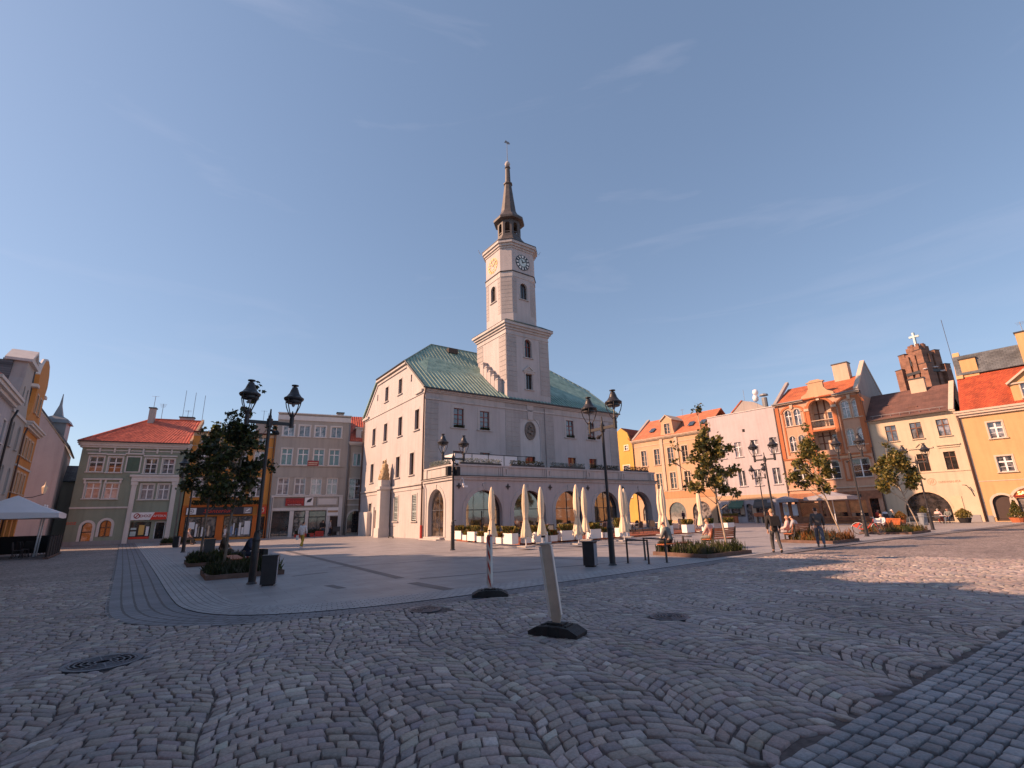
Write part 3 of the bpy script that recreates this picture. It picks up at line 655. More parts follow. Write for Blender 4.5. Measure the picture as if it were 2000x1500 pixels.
def zf(y): return EV + .02 + (y - HY0 + .35) * sl if y < 10.03 else HZ + (y - 10.03) * (RZ - HZ) / (RY - 10.03)
x = XL + .25
while x < XR:
    ytop = RY if HL <= x <= HR else 10.03 + (RY - 10.03) * max(0, ((x - XL) / (HL - XL) if x < HL else (XR - x) / (XR - HR)))
    ys = [HY0 - .34, min(10.03, ytop), ytop]; pts = [(x, yy, zf(yy) + .025) for yy in ys]
    for p, q in zip(pts, pts[1:]):
        if q[1] - p[1] > .05:
            b.add([(p[0] - .022, p[1], p[2] - .05), (p[0] + .022, p[1], p[2] - .05), (p[0] + .022, p[1], p[2] + .045), (p[0] - .022, p[1], p[2] + .045), (q[0] - .022, q[1], q[2] - .05), (q[0] + .022, q[1], q[2] - .05), (q[0] + .022, q[1], q[2] + .045), (q[0] - .022, q[1], q[2] + .045)], [(0, 1, 2, 3), (7, 6, 5, 4), (0, 4, 5, 1), (1, 5, 6, 2), (2, 6, 7, 3), (3, 7, 4, 0)])
    x += .46
b.tube([(HL, RY, RZ + .03), (HR, RY, RZ + .03)], .07, 6); b.tube([(XL, 10.03, HZ + .03), (HL, RY, RZ + .03)], .06, 6); b.tube([(XR, 10.03, HZ + .03), (HR, RY, RZ + .03)], .06, 6)
b.build('seams', 'copper_seam', roof)
b = MB(); b.box(XL, XR, HY0 - .50, HY0 - .352, EV - .10, EV + .03); b.tube([(XL - .01, HY0 - .4, EV + .0), (XL - .01, 10.03, HZ - .02)], .085, 6); b.tube([(XL - .02, 10.0, HZ - .02), (XL - .02, 18.25, HZ - .02)], .10, 6); b.build('gutter', 'dark_metal', roof)
b = MB(); b.box(6.2, 7.4, 12.9, 13.6, 20.15, 20.75); b.build('roof_hatch', 'dark_metal', roof)
for q in fr_w: window(hall, FR, *q, frame_m='red_wood', trim_m='hall_trim', trim=.28, tr=.68, rows=2, bars=.035, glass='glass', proud=.02)
for q in fr_lo: window(hall, FR, *q, frame_m='red_wood', trim_m='hall_trim', trim=.0 if q[0] == 11.95 else .2, sill=False, tr=.0, rows=0, glass='glass_dark', rec=.14 if q[0] != 11.95 else .2, proud=.015)
for q in lf_hi + lf_mid: window(hall, FL, *q, frame_m='brown_wood', trim_m='hall_trim', trim=.16, tr=.0, rows=0, cols=2, bars=.03, glass='glass_dark', rec=.2, proud=.015)
for q in lf_gab: window(hall, FL, *q, frame_m='brown_wood', trim_m='hall_trim', trim=.14, tr=.0, cols=2, bars=.03, glass='glass_dark', rec=.2, proud=.015)
for q in lf_slot: window(hall, FL, *q, frame_m='dark_wood', trim=0, tr=0, cols=1, sill=False, glass='glass_dark')
for q in lf_gr: window(hall, FL, *q, frame_m='dark_metal', trim_m='hall_trim', trim=.14, tr=0, cols=2, rows=0, glass='glass', bars=.015)
window(hall, FL, *lf_dr[1], frame_m='dark_metal', trim_m='hall_trim', trim=.1, tr=.5, glass='glass', bars=.02)
b = MB(); b.T = FL
for (u, z, wd, ht) in lf_gr:
    for i in range(7):
        for j in range(15): b.plate([(u - .42 + i * .14, z + .08 + j * .15), (u - .36 + i * .14, z + .15 + j * .15), (u - .42 + i * .14, z + .22 + j * .15), (u - .44 + i * .14, z + .15 + j * .15)], [], .04, .055)
    for j in range(4): b.box(u - wd / 2, u + wd / 2, .03, .06, z + .1 + j * .7, z + .14 + j * .7)
b.build('window_grille', 'clock_pale', hall)
b = MB(); b.T = FL; u, z, wd, ht = lf_dr[0]; b.box(u - wd / 2 + .002, u + wd / 2 - .002, .22, .28, z, z + ht - .002); b.build('door', 'stucco_band', hall)
b = MB(); b.T = FL; b.box(ly(20.9), ly(18.2), -.55, -.003, .0, 2.5); b.box(ly(18.2) + .0, ly(17.6), -.10, -.003, 0, 3.0); b.build('porch', 'hall_pale', hall)
# terrace flower boxes hang on the sills of the upper windows
b = MB(); random.seed(2)
for q in fr_w:
    for k in range(120):
        x = q[0] + random.uniform(-.55, .55); zz = q[1] + random.uniform(0, .24); y = HY0 + random.uniform(-.17, .02); s = .06
        b.add([(x - s, y, zz), (x, y - s, zz + s), (x + s, y, zz + s * .4), (x, y + s * .5, zz - s * .6)], [(0, 1, 2, 3)])
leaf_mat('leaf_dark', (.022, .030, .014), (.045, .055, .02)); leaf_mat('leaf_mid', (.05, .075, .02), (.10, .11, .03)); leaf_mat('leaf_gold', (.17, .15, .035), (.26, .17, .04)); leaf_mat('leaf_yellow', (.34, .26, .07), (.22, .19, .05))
leaf_mat('leaf_lavender', (.07, .075, .05), (.12, .115, .08)); leaf_mat('leaf_bronze', (.16, .07, .03), (.10, .06, .025)); leaf_mat('leaf_orange', (.34, .13, .03), (.24, .10, .03)); leaf_mat('leaf_flower', (.60, .55, .56), (.5, .38, .38), tr=.2); leaf_mat('leaf_frost', (.20, .24, .21), (.28, .30, .27))
b.build('flower_box', 'leaf_dark', hall)
downpipe(hall, [(-.12, HY0 - .35, EV - .1), (-.14, HY0 - .1, EV - .7), (-.13, HY0 - .05, EV - 1.2), (-.13, HY0 - .05, .0)], .075)
downpipe(hall, [(-.12, HY1 + .1, EV - .1), (-.12, HY1 - .1, EV - .8), (-.12, HY1 - .1, .0)], .075); downpipe(hall, [(14.0, HY0 - .1, 12.9), (14.0, HY0 - .1, 5.0)], .03, 'pipe_grey')
b = MB(); b.tube([(-.13, HY0 - .05, 0), (-.13, HY0 - .05, 1.15)], .105, 10); b.build('pipe_sleeve', 'red_paint', hall)

# the oval cartouche with the arms
b = MB(); b.T = FR; b.plate(ell(12.06, 10.3, .70, .98), [ell(12.06, 10.3, .55, .82)], -.06, .08); b.plate(ell(12.06, 10.3, .56, .83), [], .0, .08)
for k in range(5): a = k * 1.256; b.lathe([(.001, -.0), (.17, .05), (.12, .2), (.001, .26)], 8, (12.06 + .26 * math.cos(a), -.02, 10.2 + .38 * math.sin(a)))
b.lathe([(.001, 0), (.2, .1), (.14, .3), (.001, .34)], 8, (12.06, -.02, 10.55)); b.T = None; b.build('cartouche', 'bronze', hall)

# stepped wall against the tower on the roof
b = MB()
for k in range(5):
    y = 9.45 - k * .72; zt = zf(y) + 1.05 - k * .0; b.box(8.55, 9.14, y - .25, y + .40, zf(y) - .5, zt if k < 4 else zt); b.box(8.50, 9.14, y - .32, y + .12, zt + .002, zt + .14)
b.build('stepped_parapet', 'hall_plaster', hall)

# tower
TX0, TX1, TY0, TY1 = 9.15, 15.0, HY0 - .06, 11.45
b = MB(); b.T = frame((TX0, TY0, 0), (1, 0), (0, 1)); tw = TX1 - TX0; tcx = tw / 2
lw_h = [(tcx, 18.35, .95, 2.15, True), (tcx, 14.75, .9, 1.75)]
b.plate(rect(0, tw, 13.1, 21.45), [hole(*q) for q in lw_h], 0, .4); b.T = None
b.box(TX0, TX0 + .4, TY0 + .4, TY1, 13.1, 21.45); b.box(TX1 - .4, TX1, TY0 + .4, TY1, 13.1, 21.45); b.box(TX0 + .4, TX1 - .4, TY1 - .4, TY1, 13.1, 21.45)
tower = b.build('tower', 'hall_plaster', hall)
TF = frame((TX0, TY0, 0), (1, 0), (0, 1)); TL = frame((TX0, TY1, 0), (0, -1), (1, 0)); td = TY1 - TY0
window(hall, TF, tcx, 18.35, .95, 2.15, frame_m='red_wood', trim_m='hall_trim', trim=.14, tr=.62, bars=.03, arched=True, glass='glass_dark', rec=.25); window(hall, TF, tcx, 14.75, .9, 1.75, frame_m='dark_wood', trim_m='hall_trim', trim=.14, tr=.0, bars=.03, glass='glass_dark', rec=.25)
b = MB(); b.T = TF
for x0, x1 in ((.02, 1.35), (tw - 1.35, tw - .02)): courses(x0, x1, 14.3, 20.6, .55)
b.T = TL
for x0, x1 in ((.02, 1.3), (td - 1.3, td - .03)): courses(x0, x1, 15.5, 20.6, .55)
b.build('quoins', 'hall_rustic', tower)
b = MB(); b.T = TF
b.plate([(tcx - .85, 16.75), (tcx + .85, 16.75), (tcx, 17.45)], [[(tcx - .5, 16.86), (tcx + .5, 16.86), (tcx, 17.27)]], -.16, .0); b.box(tcx - .7, tcx + .7, -.10, .0, 16.56, 16.75)
b.plate([(tcx - .7, 16.8), (tcx + .7, 16.8), (tcx, 17.4)], [], -.05, .0)
b.box(-.03, tw + .03, -.06, .0, 20.68, 20.80); b.T = TL; b.box(0, td, -.06, .0, 20.68, 20.80); b.T = None
for k, (o, z0, z1) in enumerate(((.12, 21.2, 21.45), (.28, 21.45, 21.7), (.45, 21.7, 21.98))): b.box(TX0 - o, TX1 + o, TY0 - o, TY1 + o, z0, z1 - .001)
b.build('cornice', 'hall_trim', tower)
b = MB(); o = .48; A = [(TX0 - o, TY0 - o), (TX1 + o, TY0 - o), (TX1 + o, TY1 + o), (TX0 - o, TY1 + o)]; ux0, ux1, uy0, uy1 = 9.6, 14.6, 6.0, 11.0
B = [(ux0, uy0), (ux1, uy0), (ux1, uy1), (ux0, uy1)]
for i in range(4): j = (i + 1) % 4; b.quad((*A[i], 22.0), (*A[j], 22.0), (*B[j], 22.65), (*B[i], 22.65))
b.quad(*[(*p, 21.985) for p in A]); b.build('skirt_roof', 'copper_dark', tower)
ch = .98
def octo(o=0.): c = ch + o * .41; x0, x1, y0, y1 = ux0 - o, ux1 + o, uy0 - o, uy1 + o; return [(x0 + c, y0), (x1 - c, y0), (x1, y0 + c), (x1, y1 - c), (x1 - c, y1), (x0 + c, y1), (x0, y1 - c), (x0, y0 + c)]
def octo_ring(mb, o, z0, z1, m=0):
    P = octo(o); mb.add([(x, y, z0) for x, y in P] + [(x, y, z1) for x, y in P], [tuple(range(7, -1, -1)), tuple(range(8, 16))] + [(i, (i + 1) % 8, 8 + (i + 1) % 8, 8 + i) for i in range(8)], m)
b = MB(); P = octo(); UF = frame((ux0, uy0, 0), (1, 0), (0, 1)); UL = frame((ux0, uy1, 0), (0, -1), (1, 0)); uw = ux1 - ux0
for i in range(8):
    a, c = Vector((*P[i], 0)), Vector((*P[(i + 1) % 8], 0)); d = (c - a); ln_ = d.length; d.normalize(); b.T = frame(a, (d.x, d.y), (-d.y, d.x))
    hl = [arch(ln_ / 2, .48, 25.5, 27.05, 10)] if i in (0, 6) else []
    b.plate(rect(0, ln_, 22.3, 32.2), hl, 0, .3)
    if i in (0, 6): window(tower, b.T.copy(), ln_ / 2, 25.5, .96, 2.03, frame_m='dark_wood', trim_m='hall_trim', trim=.12, tr=0, bars=.03, arched=True, glass='glass_dark', rec=.2)
b.T = None; b.build('upper_stage', 'hall_plaster', tower)
b = MB()
for i in range(8):
    a, c = Vector((*P[i], 0)), Vector((*P[(i + 1) % 8], 0)); d = (c - a); ln_ = d.length; d.normalize(); b.T = frame(a, (d.x, d.y), (-d.y, d.x))
    if i % 2: courses(.05, ln_ - .05, 23.6, 28.0, .48, pr=.02)
    else: courses(.04, .55, 23.6, 28.0, .48, pr=.02); courses(ln_ - .55, ln_ - .04, 23.6, 28.0, .48, pr=.02)
b.T = None; b.build('quoins', 'hall_rustic', tower)
b = MB(); octo_ring(b, .05, 28.1, 28.72); octo_ring(b, .08, 31.75, 32.0); octo_ring(b, .22, 32.0, 32.3); octo_ring(b, .38, 32.3, 32.62); b.build('cornice', 'hall_trim', tower)
b = MB(); octo_ring(b, .13, 28.72, 28.80); octo_ring(b, .42, 32.62, 32.70); b.build('flashing', 'dark_metal', tower)
CX, CY = (ux0 + ux1) / 2, (uy0 + uy1) / 2
b = MB(); b.lathe([(2.95, 32.70), (2.35, 33.15), (1.75, 33.95), (1.6, 34.3), (1.6, 34.38)], 8, (CX, CY, 0), ph=R(22.5))
b.lathe([(1.5, 36.62), (1.95, 36.72), (1.98, 36.98), (1.9, 37.1), (1.25, 37.75), (.98, 38.35), (.72, 40.3), (.46, 42.4), (.40, 42.5)], 8, (CX, CY, 0), ph=R(22.5))
b.lathe([(.40, 42.4), (.58, 42.5), (.58, 42.65), (.36, 42.75), (.30, 44.9), (.26, 44.95), (.38, 45.05), (.34, 45.2), (.2, 45.3)], 8, (CX, CY, 0), ph=R(22.5))
spire = b.build('spire', 'spire_slate', tower)
b = MB()
for k in range(8):
    t0 = R(22.5 + 45 * k); t1 = t0 + R(45); r = 1.45; a = Vector((CX + r * math.cos(t0), CY + r * math.sin(t0), 0)); c = Vector((CX + r * math.cos(t1), CY + r * math.sin(t1), 0))
    d = c - a; l_ = d.length; d.normalize(); b.T = frame(a, (d.x, d.y), (-d.y, d.x)); b.plate(rect(0, l_, 34.38, 36.65), [arch(l_ / 2, l_ * .27, 34.75, 36.0, 8)], 0, .16)
    b.box(.2, l_ - .2, .02, .1, 34.95, 35.05)
b.T = None; b.build('lantern', 'spire_slate', tower)
b = MB(); b.lathe([(.55, 34.6), (.5, 34.75), (.36, 35.2), (.22, 35.5), (.05, 35.55)], 12, (CX, CY, 0)); b.build('bell', 'bronze', tower, smooth=True)
b = MB(); b.lathe([(.05, -.36), (.25, -.28), (.36, 0), (.25, .28), (.05, .36)], 14, (CX, CY, 45.66)); b.build('ball', 'gilt', spire, smooth=True).data.materials[0] = MATS['hall_trim']
b = MB(); b.tube([(CX, CY, 45.9), (CX, CY, 49.0)], [.05, .03], 6); b.plate([(CX - .45, 48.85), (CX - .1, 48.95), (CX + .1, 48.85), (CX + .5, 49.05), (CX + .3, 49.3), (CX + .05, 49.25), (CX - .2, 49.35)], [], CY - .02, CY + .02); b.build('weather_vane', 'zinc', spire)
for sx, yy in ((ux0 - .55, uy1 - .6), (ux1 + .5, uy0 + .6)):
    b = MB(); b.tube([(sx, yy, 32.5), (sx + (.3 if sx > 12 else -.3), yy, 33.0)], [.05, .03], 6); b.build('spout', 'chrome', tower)
def clock(Fm, u, dark):
    b = MB(); b.T = Fm
    if dark: b.plate(ell(u, 30.2, .98, .98, 32), [], -.05, .0); b.plate(ell(u, 30.2, .55, .55, 28), [], -.06, -.05, 1); b.plate(ell(u, 30.2, .51, .51, 28), [ell(u, 30.2, .47, .47, 28)], -.065, -.06, 0)
    else: b.plate(ell(u, 30.2, .98, .98, 32), [ell(u, 30.2, .90, .90, 32)], -.03, .0); b.plate(ell(u, 30.2, .5, .5, 28), [ell(u, 30.2, .45, .45, 28)], -.03, .0)
    o = b.build('clock_face', ['clock_dark', 'clock_pale'] if dark else ['gold_paint'], tower)
    b = MB()
    for k in range(12):
        a = math.pi / 2 - k * math.pi / 6; n_ = (3, 1, 2, 3, 2, 1, 2, 3, 3, 2, 1, 2)[k]; wd_ = .045 * n_ + .03
        c_, s_ = math.cos(a), math.sin(a); p = lambda r, t: (u + r * c_ - t * s_, 30.2 + r * s_ + t * c_)
        b.plate([p(.62, wd_ * .6), p(.62, -wd_ * .6), p(.90, -wd_), p(.90, wd_)], [], -.062, -.05) if False else None
        bb = [p(.62, -wd_ * .6), p(.90, -wd_), p(.90, wd_), p(.62, wd_ * .6)]
        b.add([Vector((x, -.063, zz)) for x, zz in bb], [(0, 1, 2, 3)])
    b.T = Fm; q = MB(); q.T = Fm; q.v = []; 
    b.v = [tuple(Fm @ Vector(v)) for v in b.v]; b.T = None
    b.build('numeral', 'numeral_white' if dark else 'gold_paint', o)
    b = MB(); b.T = Fm
    for ang, ln2, w2 in ((335, .42, .05), (62, .80, .04)):
        a = R(90 - ang); c_, s_ = math.cos(a), math.sin(a); p = lambda r, t: (u + r * c_ - t * s_, 30.2 + r * s_ + t * c_)
        b.plate([p(-.12, w2), p(-.12, -w2), p(ln2 * .7, -w2 * 1.5), p(ln2, 0), p(ln2 * .7, w2 * 1.5)], [], -.085, -.075)
    b.build('clock_hand', 'clock_dark' if dark else 'gold_paint', o)
clock(UF, uw / 2, True); clock(UL, uw / 2, False)

# arcade wing in front
AR_X = 24.4; ACX = [2.83, 7.45, 12.0, 16.8, 21.7]
b = MB(); b.plate(rect(0, AR_X, 0, 4.62), [arch(c, 1.72, .22, 2.1, 18) for c in ACX], 0, .55)
AL = frame((0, HY0, 0), (0, -1), (1, 0)); b.T = AL; b.plate(rect(.0, HY0 - .002, 0, 4.62), [arch(HY0 - 3.0, 1.42, .25, 2.62, 16)], .003, .5)
b.T = frame((AR_X, 0, 0), (0, 1), (-1, 0)); b.plate(rect(.002, HY0, 0, 4.62), [arch(2.9, 1.6, .22, 2.2, 16)], .003, .5); b.T = None
wing = b.build('arcade', 'hall_plaster', hall)
b = MB(); b.box(.5, AR_X - .5, .552, HY0 - .04, 4.45, 4.6); b.box(19.2, 19.5, .552, HY0 - .04, .2, 4.45); b.build('ceiling', 'hall_pale', wing)
b = MB(); b.box(.5, AR_X - .5, .552, HY0 - .04, .05, .2); b.build('floor', 'stone_grey', wing)
b = MB(); b.box(-.12, AR_X + .12, -.12, HY0 + .0, 4.622, 4.82); b.box(-.22, AR_X + .22, -.22, HY0, 4.822, 4.90)
for c in ACX:
    b.plate(arch(c, 2.06, .22, 2.1, 18), [arch(c, 1.715, .221, 2.1, 18)], -.035, .0); b.plate([(c - .13, 3.86), (c + .13, 3.86), (c + .17, 4.35), (c - .17, 4.35)], [], -.07, -.0)
b.T = AL; b.plate(arch(HY0 - 3.0, 1.72, .25, 2.62, 16), [arch(HY0 - 3.0, 1.415, .251, 2.62, 16)], -.035, .0); b.plate([(HY0 - 3.1, 4.05), (HY0 - 2.9, 4.05), (HY0 - 2.87, 4.4), (HY0 - 3.13, 4.4)], [], -.07, .0); b.T = None
b.build('arch_trim', 'hall_trim', wing)
b = MB(); b.box(-.26, AR_X + .26, -.26, HY0, 4.902, 4.955); b.build('flashing', 'dark_metal', wing)
b = MB(); b.box(.02, AR_X - .02, .02, .22, 4.957, 5.72); b.box(.02, .22, .222, HY0, 4.957, 5.72); b.box(AR_X - .22, AR_X - .02, .222, HY0, 4.957, 5.72)
b.box(.22, AR_X - .22, .222, HY0 - .01, 4.957, 4.99)
b.box(-.06, AR_X + .06, -.06, .3, 5.722, 5.86); b.box(-.06, .3, .302, HY0, 5.722, 5.86); b.box(AR_X - .3, AR_X + .06, .302, HY0, 5.722, 5.86)
def post(x, y, fx):
    if fx:
        b.plate(rect(x - .28, x + .28, 4.96, 5.70), [rect(x - .10, x + .10, 5.12, 5.55)], -.05, .02)
        for k in (-.62, -.42): b.box(x + k - .05, x + k + .05, -.04, .02, 4.96, 5.70)
    else: b.box(-.05, .02, y - .28, y + .28, 4.96, 5.70)
for x in (4.95, 9.7, 14.65, 19.5, 24.05): post(x, 0, True)
for y in (.45, 5.1): post(0, y, False)
b.build('parapet', 'hall_trim', wing)
for k, c in enumerate(ACX[:4]):
    f = MB(); g1 = MB(); f.plate(arch(c, 1.715, .222, 2.1, 18), [arch(c, 1.64, .28, 2.1, 18)], .38, .46); f.box(c - .03, c + .03, .39, .45, .28, 3.75 if k else 2.2); f.box(c - 1.66, c + 1.66, .385, .455, 2.25, 2.31)
    if k == 3: f.box(c - .9, c - .85, .39, .45, .28, 3.4); f.box(c + .85, c + .9, .39, .45, .28, 3.4)
    o = f.build('window', 'dark_metal', wing); g1.add([(x, .43, z) for x, z in arch(c, 1.70, .24, 2.1, 18)], [tuple(range(21))]); g1.build('pane', 'glass_arch', o)
f = MB(); f.T = AL; c = HY0 - 3.0; f.plate(arch(c, 1.415, .252, 2.62, 16), [arch(c, 1.35, .3, 2.62, 16)], .3, .37); f.box(c - .03, c + .03, .31, .36, .3, 3.95); f.box(c - 1.38, c + 1.38, .305, .365, 2.3, 2.36)
o = f.build('window', 'chrome', wing); g1 = MB(); g1.T = AL; g1.add([(x, .34, z) for x, z in arch(c, 1.40, .27, 2.62, 16)], [tuple(range(19))]); g1.build('pane', 'glass_arch', o)
b = MB(); b.box(-.75, -.004, 1.4, 4.6, .0, .12); b.box(-.4, -.004, 1.5, 4.5, .122, .24); b.build('step', 'hall_trim', wing)
for x in (.45, 5.15, 9.75, 14.4, 19.25):
    s = MB(); s.T = Matrix.Translation((x, -.06, 4.12)) @ Matrix.Rotation(0, 4, 'Y')
    for k in range(4):
        a = k * math.pi / 2; s.plate([(0, 0), (.13 * math.cos(a - .6), .13 * math.sin(a - .6)), (.26 * math.cos(a), .26 * math.sin(a)), (.13 * math.cos(a + .6), .13 * math.sin(a + .6))], [], -.02, .02)
    s.tube([(0, 0, 0), (0, .07, 0)], .06, 8); s.build('tie_plate', 'dark_metal', wing)
downpipe(wing, [(-.02 - .1, 5.25, 4.55), (-.14, 4.95, 4.2), (-.14, 4.95, .0)], .06, 'hall_pale')

# things standing on the terrace
t = thing('terrace_windbreak', 'long white fabric windbreak standing on the terrace above the arcade', 'windbreak', HALL_O, HALL_RZ)
b = MB(); b.box(1.5, 8.2, 2.6, 2.66, 5.0, 7.05); b.box(1.5, 1.56, 2.67, 5.2, 5.0, 7.05); b.build('panel', 'canvas_white', t)
b = MB()
for x in (1.5, 3.2, 4.9, 6.6, 8.15): b.tube([(x, 2.58, 5.0), (x, 2.58, 7.1)], .03, 6)
b.tube([(1.5, 2.58, 7.1), (9.6, 2.58, 7.1)], .03, 6); b.build('post', 'dark_metal', t)
t = thing('terrace_counter', 'small white counter on the terrace in front of the red door', 'counter', HALL_O, HALL_RZ)
b = MB(); b.box(9.3, 10.6, 2.2, 2.8, 5.0, 6.35); b.box(9.2, 10.7, 2.1, 2.9, 6.352, 6.45); b.build('body', 'canvas_white', t)
def trough(x0, x1, y0, y1, mat_, label, seed):
    random.seed(seed); t = thing('flower_trough', label, 'flower trough', HALL_O, HALL_RZ, 'flower troughs along the terrace parapet')
    b = MB(); b.box(x0, x1, y0, y1, 5.88, 6.02); b.build('box', 'cloth_char', t); b = MB()
    for k in range(int(260 * max(x1 - x0, y1 - y0))):
        x = random.uniform(x0, x1); y = random.uniform(y0, y1); z = 6.0 + random.random() ** 1.3 * .38; s = random.uniform(.035, .07); a = random.uniform(0, 6.28)
        b.add([(x, y, z), (x + s * math.cos(a), y + s * math.sin(a), z + s * .6), (x + 1.6 * s * math.cos(a + .4), y + 1.6 * s * math.sin(a + .4), z + .2 * s), (x + s * math.cos(a + .9), y + s * math.sin(a + .9), z - s * .4)], [(0, 1, 2, 3)])
    b.build('plants', mat_, t)
trough(.05, .28, .9, 4.6, 'leaf_frost', 'frosty green trough over the sunlit left end of the arcade', 1); trough(.6, 4.6, .05, .28, 'leaf_frost', 'frosty green trough over the first arch of the arcade', 2); trough(5.6, 9.3, .05, .28, 'leaf_dark', 'dark green trough over the second arch', 3)
trough(10.1, 14.3, .05, .28, 'leaf_frost', 'grey green trough over the third arch', 4); trough(15.1, 19.0, .05, .28, 'leaf_dark', 'dark trough over the fourth arch beside the lamp post', 5); trough(19.9, 23.6, .05, .28, 'leaf_bronze', 'reddish trough over the open fifth arch', 6)

# statue on its tall pier by the left face
t = thing('statue_column', 'tall plain pier with a sandstone saint on top by the sunlit hall wall', 'monument', HALL_O, HALL_RZ)
b = MB(); b.box(-1.25, -.16, 12.75, 13.95, 0, .9); b.box(-1.15, -.16, 12.85, 13.85, .9, 4.55); b.box(-1.3, -.16, 12.7, 14.0, 4.552, 4.85); b.box(-1.1, -.16, 12.9, 13.8, 4.852, 5.5); b.build('pier', 'hall_pale', t)
random.seed(11); b = MB(); c = (-.62, 13.35, 5.5)
b.lathe([(.46, 0), (.50, .12), (.42, .35), (.46, .55), (.36, .8), (.40, 1.0), (.30, 1.25), (.33, 1.45), (.22, 1.62), (.10, 1.68)], 14, c, sx=1, sy=1.1)
b.lathe([(.02, 1.6), (.13, 1.68), (.16, 1.82), (.11, 1.97), (.02, 2.02)], 10, c)
b.tube([(c[0], c[1] - .3, 6.8), (c[0] - .12, c[1] - .52, 6.6), (c[0] - .15, c[1] - .35, 6.9), (c[0] - .1, c[1] - .45, 7.3)], [.12, .10, .07, .05], 8)
b.tube([(c[0], c[1] + .3, 6.8), (c[0] - .2, c[1] + .5, 6.5), (c[0] - .32, c[1] + .3, 6.3)], [.12, .10, .06], 8); b.tube([(c[0] - .1, c[1] - .48, 6.5), (c[0] - .05, c[1] - .40, 7.55)], .025, 6)
for k in range(3): a = (k - 1) * .42; b.lathe([(.02, 0), (.17, .05), (.20, .25), (.10, .45), (.13, .55), (.02, .66)], 8, (c[0] - .32, c[1] + a, 5.5))
o = b.build('figure', 'statue_stone', t, smooth=True)

# ------------------------------------------------------------ houses of the far (left-hand) row
ROW_A = Vector((-43.078, 47.30, 0)); ROW_AZ = 66.13; ROW_RZ = R(90 - ROW_AZ)
def rowthing(name, label, u, cat='house', o=ROW_A, rz=ROW_RZ):
    return thing(name, label, cat, o + Vector((math.cos(rz) * u, math.sin(rz) * u, 0)), rz)
def shell(t, wd, ht, holes, m, dep=9., th=.3, z0=0., sides=True, inner_back=True):
    """facade wall with openings plus side and back walls"""
    b = MB(); b.plate(rect(0, wd, z0, ht), holes, 0, th)
    if sides:
        b.box(.002, th, th, dep, z0, ht - .003); b.box(wd - th, wd - .002, th, dep, z0, ht - .003); b.box(th, wd - th, dep - th, dep, z0, ht - .003)
    return b.build('wall', m, t)
def win_rows(t, spec_, **k):
    return [window(t, I4, u, z, wd, ht, **{**k, **(r[0] if r else {})}) for (u, z, wd, ht, *r) in spec_]
def wholes(spec_): return [hole(u, z, wd, ht, bool(r and r[0].get('arched'))) for (u, z, wd, ht, *r) in spec_]

# --- green corner house with the pharmacy
t = rowthing('corner_house', 'green corner house with red hipped pantile roof and a ground floor pharmacy', 0.0)
up = [(1.32, 7.0, 1.12, 1.5), (2.86, 6.95, 1.1, 1.5), (5.86, 6.88, 1.0, 1.5), (7.36, 6.88, 1.0, 1.5)]; lo = [(1.44, 4.4, 1.1, 1.5), (2.93, 4.36, 1.1, 1.5), (5.9, 4.26, 1.05, 1.5), (7.3, 4.26, .9, 1.5)]
gnd = [(1.64, .12, .84, 2.0, dict(arched=True)), (3.06, .75, .92, 1.55, dict(arched=True))]
shop = [rect(5.0, 6.75, .4, 2.05), rect(7.05, 7.95, .1, 2.05)]
shell(t, 9.1, 9.75, wholes(up + lo + gnd) + shop, 'green_plaster', dep=10)
win_rows(t, up, trim=.12, tr=.64, rows=1, bars=.045); win_rows(t, lo, trim=.12, tr=.66, bars=.05, glass='glass_curtain')
for q in gnd: window(t, I4, *q[:4], frame_m='dark_metal' if q[1] < .5 else 'brown_wood', trim_m='pale_trim', trim=.22, cols=1 if q[1] < .5 else 2, tr=.55, arched=True, sill=False, glass='glass_shop')
b = MB(); dentil_cornice(b, -.05, 9.15, 9.40, 9.95, .42); b.box(.35, 9.0, -.05, 0, 9.1, 9.2)
for u in (1.45, 2.65, 3.85, 5.05, 6.25, 7.5): b.box(u - .07, u + .07, -.14, 0, 8.92, 9.38)
for (u, z, wd, ht) in up + [(4.38, 7.0, 1.15, 1.55)]: b.box(u - wd / 2 - .22, u + wd / 2 + .22, -.16, 0, z + ht + .22, z + ht + .36)
b.box(.6, 3.75, -.18, 0, 6.20, 6.34)
for u in (.75, 2.0, 2.4, 3.6): b.box(u - .08, u + .08, -.12, 0, 5.85, 6.20)
b.box(.0, 4.6, -.08, 0, 3.42, 3.58)
b.box(4.35, 8.7, -.36, 0, 6.52, 6.72); b.box(4.5, 8.55, -.26, 0, 6.05, 6.52)
b.plate(rect(3.72, 5.02, 6.95, 8.62), [rect(3.84, 4.9, 7.05, 8.5)], -.05, .0)
b.T = frame((0, 10, 0), (0, -1), (1, 0)); dentil_cornice(b, 0, 10.1, 9.40, 9.95, .42); b.box(0, 9.98, -.08, 0, 3.42, 3.58); b.T = None
b.build('cornice', 'pale_trim', t)
b = MB(); b.box(4.6, 5.0, -.14, 0, .0, 5.9); b.box(8.05, 8.45, -.14, 0, .0, 5.9); b.box(4.52, 5.08, -.2, 0, 5.7, 6.04); b.box(7.97, 8.53, -.2, 0, 5.7, 6.04); b.build('pilaster', 'pale_trim', t)
b = MB(); b.box(3.845, 4.895, -.02, -.003, 7.05, 8.5); b.build('blind_window', 'deep_green', t)
b = MB(); b.box(0, 9.1, -.06, -.003, 0, .38); b.build('plinth', 'plinth', t)
b = MB(); b.box(5.0, 6.75, .14, .18, .4, 2.05); o = b.build('shop_window', 'glass_shop', t)
